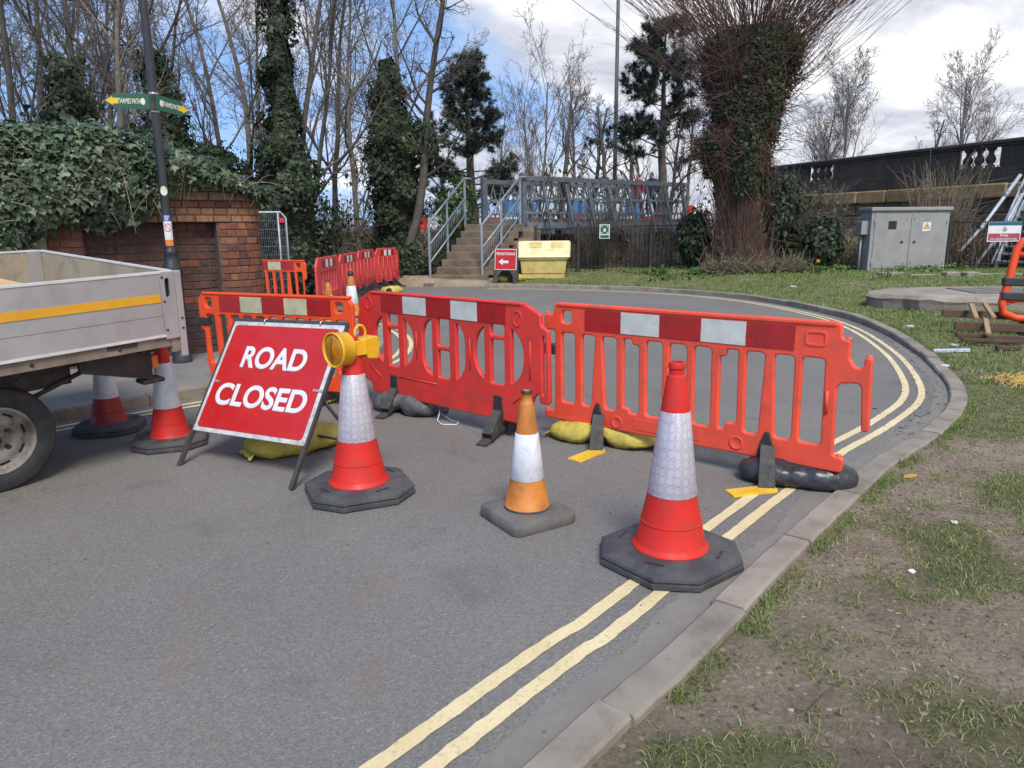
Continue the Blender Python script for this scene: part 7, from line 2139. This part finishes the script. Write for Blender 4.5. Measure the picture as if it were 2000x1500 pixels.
# ================================================================ black railings
def railing(pts, label, H=1.38, sp=0.135):
    t = empty('railings', (*pts[0], 0), 0, label, 'railings', 'black iron railings')
    O = Vector((*pts[0], 0))
    bar = MB().tube([(0, 0, 0), (0, 0, H - 0.03), (0, 0, H + 0.05)], [0.0095, 0.0095, 0.002], 5).mesh('bar', M['railing'])
    for a, b in zip(pts[:-1], pts[1:]):
        A, B = Vector((*a, gz(*a))), Vector((*b, gz(*b)))
        L = (B - A).length; n = int(L / sp)
        for z in (0.14, H - 0.06):
            MB().tube([tuple(A - O + Vector((0, 0, z))), tuple(B - O + Vector((0, 0, z)))], 0.016, 4).build('rail', M['railing'], t)
        for i in range(n):
            p = A + (B - A) * ((i + 0.5) / n)
            link('bar', bar, t, loc=tuple(p - O))
        p = A - O
        MB().box((p.x - 0.045, p.y - 0.045, p.z - 0.1), (p.x + 0.045, p.y + 0.045, p.z + H + 0.05)).build('post', M['railing'], t)
    return t


railing([(0.75, 22.0), (2.05, 22.1), (4.3, 22.4), (5.9, 22.6)], 'black iron railings between the grit bin and the pollard')
railing([(7.9, 22.1), (9.9, 21.6)], 'black iron railings between the pollard and the grey cabinet')
railing([(12.6, 21.0), (14.4, 20.7), (17.5, 20.3)], 'black iron railings right of the grey cabinet')
fs_ = empty('notice_board', (2.84, 22.12, gz(2.84, 22.1)), 0, 'small white and green assembly point notice on the railings', 'notice')
plate_obj('board', [rounded([(-0.155, 0.98), (0.155, 0.98), (0.155, 1.40), (-0.155, 1.40)], 0.01, 2)], 0.008, 0.001, M['white'], fs_)
plate_obj('green_panel', [[(-0.125, 1.12), (0.125, 1.12), (0.125, 1.375), (-0.125, 1.375)]], 0.003, 0, M['sign_green'], fs_, loc=(0, -0.006, 0))
plate_obj('green_strip', [[(-0.13, 1.0), (0.13, 1.0), (0.13, 1.085), (-0.13, 1.085)]], 0.003, 0, M['sign_green'], fs_, loc=(0, -0.006, 0))
for sx in (-1, 1):
    for sz in (-1, 1):
        plate_obj('arrow', [[(sx * 0.105, 1.247 + sz * 0.105), (sx * 0.105, 1.247 + sz * 0.055), (sx * 0.055, 1.247 + sz * 0.105)]], 0.002, 0, M['white'], fs_, loc=(0, -0.009, 0))
for x in (-0.025, 0.0, 0.025):
    plate_obj('figure', [[(x - 0.012, 1.19), (x + 0.012, 1.19), (x + 0.014, 1.26), (x - 0.014, 1.26)], oval(x, 1.278, 0.011, 0.011, 10)], 0.002, 0, M['white'], fs_, loc=(0, -0.009, 0))

# ================================================================ grey cabinet
CX, CY = 11.05, 20.6
cb = empty('utility_cabinet', (CX, CY, gz(CX, CY) - 0.04), R(4), 'large grey double-door utility cabinet on the bank', 'utility cabinet')
CW, CHH, CD = 1.16, 1.80, 0.65
cb.scale = (0.97, 0.9, 0.93)
MB().box((-CW, -CD / 2, 0), (CW, CD / 2, CHH), bev=0.01).build('body', M['cabinet'], cb)
MB().box((-CW - 0.05, -CD / 2 - 0.07, CHH + 0.001), (CW + 0.05, CD / 2 + 0.05, CHH + 0.11), bev=0.015).build('roof', M['cabinet'], cb)
MB().box((-CW - 0.03, -CD / 2 - 0.03, -0.12), (CW + 0.03, CD / 2 + 0.03, 0.06)).build('plinth', M['cabinet'], cb)
for x0, x1, hs in ((-1.06, -0.06, 1), (0.02, 1.06, -1)):
    d = MB().box((x0, -CD / 2 - 0.022, 0.12), (x1, -CD / 2 - 0.001, 1.72), bev=0.006).build('door', M['cabinet'], cb)
    hx = x1 - 0.16 if hs > 0 else x0 + 0.13
    MB().lathe([(0.038, 0), (0.038, 0.02), (0.022, 0.03), (0.0005, 0.03)], 14, mat=Matrix.Translation((hx, -CD / 2 - 0.021, 0.90)) @ RX).build('lock', M['chassis'], d)
    for zq in (0.26, 1.56): MB().lathe([(0.018, 0), (0.014, 0.012), (0.0005, 0.014)], 10, mat=Matrix.Translation((x1 - 0.07 if hs > 0 else x0 + 0.07, -CD / 2 - 0.021, zq)) @ RX).build('bolt', M['chassis'], d)
    for zq in (0.30, 1.50): MB().tube([((x0 - 0.012) if hs > 0 else (x1 + 0.012), -CD / 2 - 0.02, zq - 0.09), ((x0 - 0.012) if hs > 0 else (x1 + 0.012), -CD / 2 - 0.02, zq + 0.09)], 0.012, 8).build('hinge', M['cabinet'], d)
    if hs > 0: MB().box((-0.66, -CD / 2 - 0.027, 1.27), (-0.42, -CD / 2 - 0.0225, 1.51)).build('vent_window', M['dark_gap'], d)
    else:
        plate_obj('warning_label', [rounded([(0.36, 1.20), (0.60, 1.22), (0.60, 1.47), (0.37, 1.47)], 0.012, 2)], 0.003, 0, M['white'], d, loc=(0, -CD / 2 - 0.025, 0))
        plate_obj('warning_triangle', [[(0.38, 1.275), (0.585, 1.275), (0.483, 1.45)]], 0.002, 0, M['black_plastic'], d, loc=(0, -CD / 2 - 0.028, 0))
        plate_obj('triangle_fill', [[(0.403, 1.288), (0.563, 1.288), (0.483, 1.425)]], 0.002, 0, M['sign_yellow'], d, loc=(0, -CD / 2 - 0.0305, 0))
        plate_obj('bolt_symbol', [[(0.492, 1.392), (0.466, 1.345), (0.482, 1.345), (0.470, 1.302), (0.502, 1.358), (0.484, 1.358)][::-1]], 0.002, 0, M['black_plastic'], d, loc=(0, -CD / 2 - 0.033, 0))
MB().box((-CW - 0.20, -0.18, 1.12), (-CW - 0.001, 0.16, 1.52), bev=0.008).build('meter_box', M['cabinet'], cb)
MB().tube([(-CW - 0.09, 0, -0.1), (-CW - 0.09, 0, 1.13)], 0.03, 8).build('conduit', M['cabinet'], cb)
MB().tube([(0.62, 0.45, 1.6), (0.62, 0.45, 2.28)], 0.055, 10).build('vent_pipe', pm('rusty_pipe', (0.09, 0.045, 0.03), (0.05, 0.03, 0.025), 0.8), cb)

# pale stones and blocks lying before the cabinet
for i, (x, y, w, d, h, rz, lab) in enumerate(((9.75, 18.6, 0.30, 0.16, 0.09, 0.2, 'flat pale stone left of the cabinet front'), (10.95, 18.0, 0.17, 0.14, 0.12, 0.0, 'pale concrete block below the cabinet doors, left of the pair'), (11.4, 17.95, 0.17, 0.14, 0.11, 0.1, 'pale concrete block below the cabinet doors, right of the pair'),
                                             (12.85, 17.6, 0.27, 0.17, 0.12, -0.15, 'pale concrete block at the right end of the kerb edging'), (11.8, 18.25, 1.75, 0.05, 0.06, 0.02, 'long pale edging strip lying before the cabinet'))):
    o = prop(MB().box((-w, -d, -0.05), (w, d, h), bev=0.018).build('stone_block', M['concrete'], None), lab, 'stone block', 'blocks before the cabinet')
    o.location = on(x, y); o.rotation_euler = (0, 0, rz)

# ================================================================ round concrete slab with cover
sx, sy = 8.95, 13.4
cs_ = empty('manhole_slab', (sx, sy, gz(sx, sy)), 0, 'broken-edged round concrete slab with a steel cover on the grass', 'concrete slab')
rs = np.random.RandomState(101); k = 56; rings = []
a = np.arange(k) * 2 * np.pi / k
ed = 1 + 0.035 * np.interp(np.arange(k), np.arange(0, k, 4), rs.randn(len(range(0, k, 4)))) + 0.008 * rs.randn(k)
for f, z in ((0.96, -0.15), (0.985, 0.06), (1.0, 0.12), (0.975, 0.175), (0.92, 0.19), (0.5, 0.197), (0.0, 0.20)):
    rings.append([(2.28 * f * ed[i] * math.cos(a[i]), 1.22 * f * ed[i] * math.sin(a[i]), z + (rs.randn() * 0.012 if 0.05 < z < 0.18 else 0)) for i in range(k)])
vs = [p for r_ in rings for p in r_]
MB().add(vs, [(i * k + j, i * k + (j + 1) % k, (i + 1) * k + (j + 1) % k, (i + 1) * k + j) for i in range(len(rings) - 1) for j in range(k)], smooth=False).build('slab', M['concrete'], cs_)
cvm = pm('steel_cover', (0.17, 0.155, 0.135), (0.12, 0.11, 0.10), 0.7, 4, dirt=(0.24, 0.21, 0.16), dirt_amt=0.5, bump=0.4)
for i in range(3):
    MB().box((-0.55 + 0.52 * i, -0.55, 0.198), (-0.04 + 0.52 * i, 0.58, 0.216 + 0.002 * i), bev=0.004).build('cover_plate', cvm, cs_, rot=(0, 0, R(-6)))

# ================================================================ private mooring notice, steel steps
nb_ = empty('notice_board', (13.78, 20.42, gz(13.78, 20.42) - 0.14), R(6), 'white notice with blue top and crimson lower band on the right-hand railings', 'notice')
plate_obj('board', [rounded([(-0.50, 0.92), (0.50, 0.92), (0.50, 1.46), (-0.50, 1.46)], 0.01, 2)], 0.012, 0.001, M['white'], nb_)
plate_obj('blue_band', [[(-0.495, 1.365), (0.495, 1.365), (0.495, 1.455), (-0.495, 1.455)]], 0.003, 0, pm('notice_blue', (0.02, 0.11, 0.20), None, 0.5), nb_, loc=(0, -0.009, 0))
plate_obj('crimson_band', [[(-0.475, 0.95), (0.475, 0.95), (0.475, 1.145), (-0.475, 1.145)]], 0.003, 0, pm('notice_crimson', (0.40, 0.06, 0.11), None, 0.5), nb_, loc=(0, -0.009, 0))
link('lettering', text_mesh('Private', 0.10, M['white'], bold=0.001, width=0.24), nb_, loc=(0, -0.012, 1.095))
link('lettering', text_mesh('No unauthorised access', 0.07, M['white'], bold=0.001, width=0.80), nb_, loc=(0, -0.012, 1.0))
plate_obj('round_emblem', [oval(0, 1.255, 0.065, 0.065, 24), oval(0, 1.255, 0.052, 0.052, 24)], 0.003, 0, M['frame_steel'], nb_, loc=(0, -0.009, 0))
plate_obj('emblem_roof', [[(-0.045, 1.235), (0.045, 1.235), (0.0, 1.285)]], 0.003, 0, M['frame_steel'], nb_, loc=(0, -0.009, 0))
ss_ = empty('access_stair', (14.25, 21.5, 0.25), R(-48), 'galvanised steel access stair rising to the stone bridge at the right edge', 'stair')
sm = M['galv_pale']
for i in range(8):
    MB().box((0.15 + 0.0 * i, 0.0 + 0.24 * i, 0.25 + 0.21 * i), (1.9, 0.28 + 0.24 * i, 0.29 + 0.21 * i)).build('tread', M['galv'], ss_)
for xx in (0.10, 1.92):
    MB().hexa([(xx, -0.05, 0.0), (xx + 0.05, -0.05, 0.0), (xx + 0.05, 2.0, 1.75), (xx, 2.0, 1.75)], [(xx, -0.05, 0.28), (xx + 0.05, -0.05, 0.28), (xx + 0.05, 2.0, 2.05), (xx, 2.0, 2.05)]).build('stringer', sm, ss_)
    for dz in (0.55, 1.05):
        MB().tube([(xx - 0.02, -0.35, -0.35 + dz), (xx + 0.02, 2.0, 1.80 + dz)], 0.032, 8).build('sloping_rail', sm, ss_)
    for f in (0.1, 0.75):
        MB().tube([(xx, -0.1 + 2.0 * f, 0.1 + 1.75 * f), (xx, -0.1 + 2.0 * f, 1.15 + 1.72 * f)], 0.03, 8).build('post', sm, ss_)
MB().tube([(-0.62, -0.9, 0.55), (-0.30, -0.25, 1.25), (0.25, 0.75, 2.75)], 0.05, 8).build('raking_tube', sm, ss_)
MB().tube([(-0.25, -0.9, 0.0), (0.18, 0.0, 1.2), (0.38, 0.65, 2.2)], 0.045, 8).build('raking_tube', sm, ss_)
for q in ((-0.30, -0.25, 1.25), (0.05, 0.4, 2.2)):
    MB().tube([tuple(Vector(q) - Vector((0.03, 0.06, 0.09))), tuple(Vector(q) + Vector((0.03, 0.06, 0.09)))], 0.066, 8).build('tube_coupler', M['galv'], ss_)
MB().box((0.1, 2.0, 2.02), (2.6, 3.2, 2.08)).build('landing', M['galv'], ss_)
for z in (2.75, 3.25): MB().tube([(0.35, 1.3, z), (1.0, 1.15, z - 0.05), (2.6, 0.9, z - 0.12)], 0.028, 8).build('landing_rail', M['galv'], ss_)
for xx in (0.36, 0.85, 1.6): MB().tube([(xx, 1.3 - 0.2 * xx * 0.7, 1.4), (xx, 1.3 - 0.2 * xx * 0.7, 3.23)], 0.026, 8).build('landing_post', M['galv'], ss_)

# ================================================================ stone bridge parapet
SA = np.array([17.15, 24.0]); SD = np.array([-0.363, 0.932]); sang = math.atan2(SD[1], SD[0])
sb = empty('stone_bridge', (SA[0], SA[1], 0), sang, 'soot-dark stone bridge parapet with baluster bays over a sandstone band', 'stone bridge')
# local x runs along the parapet away from the camera, local +y faces the camera side
rr = random.Random(9)
bays = [(1.42, 3.08), (8.75, 10.3)]
def course(z0, z1, y0, y1, m, L, s0, s1, gaps=(), bev=0.012, jog=0.0):
    s = s0
    while s < s1 - 0.05:
        e = min(s + L * rr.uniform(0.75, 1.25), s1)
        for g0, g1 in gaps:
            if s < g0 < e: e = g0
            if g0 - 1e-6 <= s < g1: s = g1; e = s + L
        if s >= s1: break
        j = rr.uniform(-jog, jog)
        MB().box((s + 0.004, y0, z0 + 0.004), (e - 0.004, y1 + j, z1 - 0.004), bev=bev).build('stone', m, sb)
        s = e
course(2.95, 3.32, -0.28, 0.10, M['rock_dark'], 1.9, -5, 13)
course(3.32, 3.50, -0.26, 0.075, M['rock_dark'], 2.2, -5, 13)
course(3.50, 4.16, -0.24, 0.05, M['rock_dark'], 1.5, -5, 13, gaps=bays)
course(4.16, 4.24, -0.27, 0.09, M['rock_dark'], 2.0, -5, 13)
course(4.24, 4.38, -0.31, 0.14, M['rock_dark'], 2.3, -5, 13, bev=0.03)
course(2.45, 2.95, -0.4, 0.20, M['rock_tan'], 1.2, -5, 13, bev=0.05, jog=0.05)
course(1.95, 2.45, -0.4, 0.12, M['rock_brown'], 1.0, -5, 13, bev=0.05, jog=0.04)
course(1.45, 1.95, -0.4, 0.12, M['rock_brown'], 1.1, -5, 13, bev=0.05, jog=0.04)
course(0.95, 1.45, -0.4, 0.12, M['rock_brown'], 1.0, -5, 13, bev=0.05, jog=0.04)
course(0.20, 0.95, -0.4, 0.12, M['rock_brown'], 1.2, -5, 13, bev=0.05, jog=0.04)
bal = MB().lathe([(0.15, 0.0), (0.15, 0.07), (0.10, 0.09), (0.09, 0.12), (0.145, 0.20), (0.165, 0.27), (0.145, 0.34), (0.085, 0.44), (0.075, 0.50), (0.10, 0.55), (0.105, 0.57), (0.15, 0.58), (0.15, 0.66)], 16).mesh('baluster', M['rock_dark'])
for g0, g1 in bays:
    for i in range(3): link('baluster', bal, sb, loc=(g0 + (g1 - g0) * (i + 1) / 4, -0.095, 3.50))
MB().box((-5, -0.55, 0.1), (13, -0.401, 2.9)).build('core_wall', M['rock_dark'], sb)

# ================================================================ things at the right edge
ob = empty('safety_barrier', on(6.84, 9.95, -0.02), R(-14), 'orange tubular barrier with black sleeves cut by the right edge', 'barrier', 'plastic safety barriers')
ob.rotation_euler = (R(-3), R(2), R(-14))
ob.scale = (1.05, 1, 1.10)
lp_ = [(0.16, 0, 0.24), (0.0, 0, 0.30), (-0.03, 0, 0.42), (0.02, 0, 0.80), (0.05, 0, 1.10), (0.11, 0, 1.20), (0.25, 0, 1.235), (1.0, 0, 1.24), (1.75, 0, 1.235), (1.90, 0, 1.15), (1.95, 0, 0.42), (1.85, 0, 0.26), (1.0, 0, 0.24)]
MB().tube(lp_, 0.048, 10, closed=True).build('outer_tube', M['bar_bright'], ob)
MB().tube([(0.06, 0, 1.03), (1.92, 0, 1.03)], 0.036, 8).build('upper_rail', M['bar_bright'], ob)
MB().tube([(0.0, 0, 0.45), (0.22, 0, 0.46), (0.26, 0, 1.02)], 0.034, 8).build('corner_loop', M['bar_bright'], ob)
for i in range(7): MB().tube([(0.45 + 0.22 * i, 0, 0.25), (0.45 + 0.22 * i, 0, 1.02)], 0.026, 8).build('upright', M['bar_bright'], ob)
for z in (0.52, 0.70): MB().box((-0.055, -0.06, z - 0.06), (0.24, 0.06, z + 0.04), bev=0.012).build('black_sleeve', M['black_plastic'], ob)
for u in (0.30, 1.65): MB().hexa([(u - 0.06, -0.32, -0.02), (u + 0.06, -0.32, -0.02), (u + 0.06, 0.32, -0.02), (u - 0.06, 0.32, -0.02)], [(u - 0.04, -0.05, 0.27), (u + 0.04, -0.05, 0.27), (u + 0.04, 0.05, 0.27), (u - 0.04, 0.05, 0.27)]).build('foot', M['black_plastic'], ob)
tm_ = []
specs = [(-0.45, 0.05, 0.05, 1.9, 0.035, 0.025, 2, 'lowest brown timber of the heap at the right edge'), (-0.80, 0.42, 0.09, 1.9, 0.03, 0.022, 4, 'brown timber lying across the heap at the right edge'), (-0.72, 0.62, 0.11, 2.0, 0.03, 0.025, -2, 'brown timber at the middle of the heap'),
         (-0.55, 0.85, 0.20, 2.0, 0.02, 0.055, 1, 'broad brown plank leaning on the heap'), (-0.25, 1.45, 0.30, 2.0, 0.02, 0.05, -3, 'broad brown plank at the back of the heap')]
for (x, y, z, L, w, h, an, lab) in specs:
    o = prop(MB().box((0, -w, -h), (L, w, h), bev=0.006).build('timber', M['timber_brown']), lab, 'timber', 'brown timbers at the right edge')
    p = on(6.30 + x * 0.6, 8.75 + y); o.location = (p[0], p[1], p[2] + z); o.rotation_euler = (0, R(2), R(an - 8))
for (x, y, z, an, lab) in ((-0.42, 0.78, 0.22, 62, 'short pale batten laid across the brown timbers'), (-0.30, 1.2, 0.36, 66, 'raw batten leaning at the back of the timbers'), (0.05, 1.2, 0.36, 70, 'second raw batten leaning beside the first')):
    o = prop(MB().box((-0.28, -0.03, -0.02), (0.28, 0.03, 0.02), bev=0.004).build('timber', M['timber_raw']), lab, 'timber', 'brown timbers at the right edge')
    p = on(6.55 + x * 0.6, 8.65 + y); o.location = (p[0], p[1], p[2] + z); o.rotation_euler = (R(8), R(-14), R(an))

# coil of yellow netting on the grass
rs = np.random.RandomState(111); nt = Wood()
for i in range(130):
    a = rs.rand() * 6.28; r0 = rs.rand() ** 0.5
    c = np.array([math.cos(a) * r0 * 0.42, math.sin(a) * r0 * 0.30, rs.rand() * 0.05 * (1.2 - r0)])
    s = np.linspace(0, 1, 9); b = rs.rand() * 6.28
    pts = c + np.stack([np.cos(b + s * 2.6) * 0.12, np.sin(b + s * 2.6) * 0.10, 0.012 + 0.03 * np.sin(s * 9 + b)], 1)
    nt.add(pts, np.full(9, 0.0045), 4)
o = prop(link('netting', nt.mesh('netting', pm('yellow_netting', (0.62, 0.44, 0.10), (0.46, 0.30, 0.12), 0.7))), 'tangled heap of yellow plastic netting on the grass', 'netting')
o.location = on(5.30, 7.05)
# litter
def scrap(name, loc, rz, poly, m, lab, th=0.012, cat='litter'):
    o = prop(MB().prism(poly, 0, th).build(name, m), lab, cat, 'litter on the verge'); o.location = loc; o.rotation_euler = (R(3), R(-2), rz); return o
scrap('paper_strip', on(5.45, 8.75, 0.012), R(-8), [(-0.22, -0.035), (0.2, -0.03), (0.22, 0.035), (-0.2, 0.04)], pm('pale_blue_paper', (0.55, 0.60, 0.75), None, 0.6), 'pale blue folded paper strip on the grass by the bend', 0.03)
for x, y, s, lab in ((6.05, 10.8, 0.07, 'white scrap of paper in the grass before the concrete slab'), (5.75, 9.2, 0.06, 'white scrap near the pale blue strip'), (2.45, 3.72, 0.022, 'pale stone chip in the bare soil'), (1.9, 3.15, 0.020, 'white pebble on the worn verge'), (4.9, 7.95, 0.05, 'small white scrap beside the kerb of the bend'), (6.6, 16.9, 0.08, 'white litter scrap below the pollard')):
    scrap('paper_scrap', on(x, y, 0.006), x * 7, [(-s, -s * 0.5), (s * 0.3, -s * 0.8), (s, 0.1 * s), (s * 0.2, s * 0.7), (-s * 0.7, s * 0.6)], M['white'], lab, s * 0.35)
scrap('fallen_leaf', on(2.60, 4.45, 0.008), 0.4, [(-0.06, 0), (-0.03, -0.022), (0.03, -0.02), (0.065, 0), (0.03, 0.02), (-0.03, 0.022)], pm('yellow_leaf', (0.45, 0.30, 0.05), None, 0.7), 'single yellow fallen leaf on the soil by the kerb', 0.005)
wd = Wood(); wd.add([(0, 0, 0), (0.06, 0.05, 0.012), (0.13, 0.12, 0.008), (0.2, 0.17, 0.004)], [0.004, 0.0035, 0.003, 0.0015], 5)
o = prop(link('twig', wd.mesh('twig', M['bark'])), 'thin dark twig lying on the bare soil', 'twig'); o.location = on(0.98, 2.12, 0.004)
# daffodils
def daffodil(loc, label, flowers, seed):
    t = empty('daffodil', loc, 0, label, 'daffodil', 'daffodil clumps on the bank')
    rs = np.random.RandomState(seed); n = 26
    P = np.zeros((n, 3)); P[:, :2] = rs.randn(n, 2) * 0.07
    b = blades('leaf_blades', P, 0.26, 0.010, 0.45, M['weed'], rs); b.parent = t; b['kind'] = 'stuff'
    for i in range(flowers):
        MB().tube([(0.02 * i, 0, 0), (0.03 * i, -0.02, 0.36)], 0.007, 5).build('stem', M['weed'], t)
        MB().lathe([(0.018, 0.0), (0.020, 0.03), (0.030, 0.045)], 10, origin=(0, 0, 0), mat=Matrix.Translation((0.03 * i, -0.04, 0.37)) @ RX).build('trumpet', M['sign_yellow'], t)
        for k in range(6):
            a = k * math.pi / 3
            MB().add([(0, 0, 0), (0.03 * math.cos(a - 0.4), 0, 0.03 * math.sin(a - 0.4)), (0.065 * math.cos(a), -0.01, 0.065 * math.sin(a)), (0.03 * math.cos(a + 0.4), 0, 0.03 * math.sin(a + 0.4))], [(0, 1, 2, 3)]).build('petal', M['sign_yellow'], t, loc=(0.03 * i, -0.035, 0.37))
    return t
daffodil(on(8.15, 19.3), 'daffodil clump with one yellow flower left of the evergreen shrub', 1, 5)
daffodil(on(13.05, 18.2), 'flowerless daffodil clump at the right of the pale blocks', 0, 6)
daffodil(on(9.1, 17.6), 'small flowerless daffodil tuft in the turf before the cabinet', 0, 7)
daffodil(on(9.95, 19.2), 'flowerless leafy clump against the left corner of the cabinet', 0, 8)
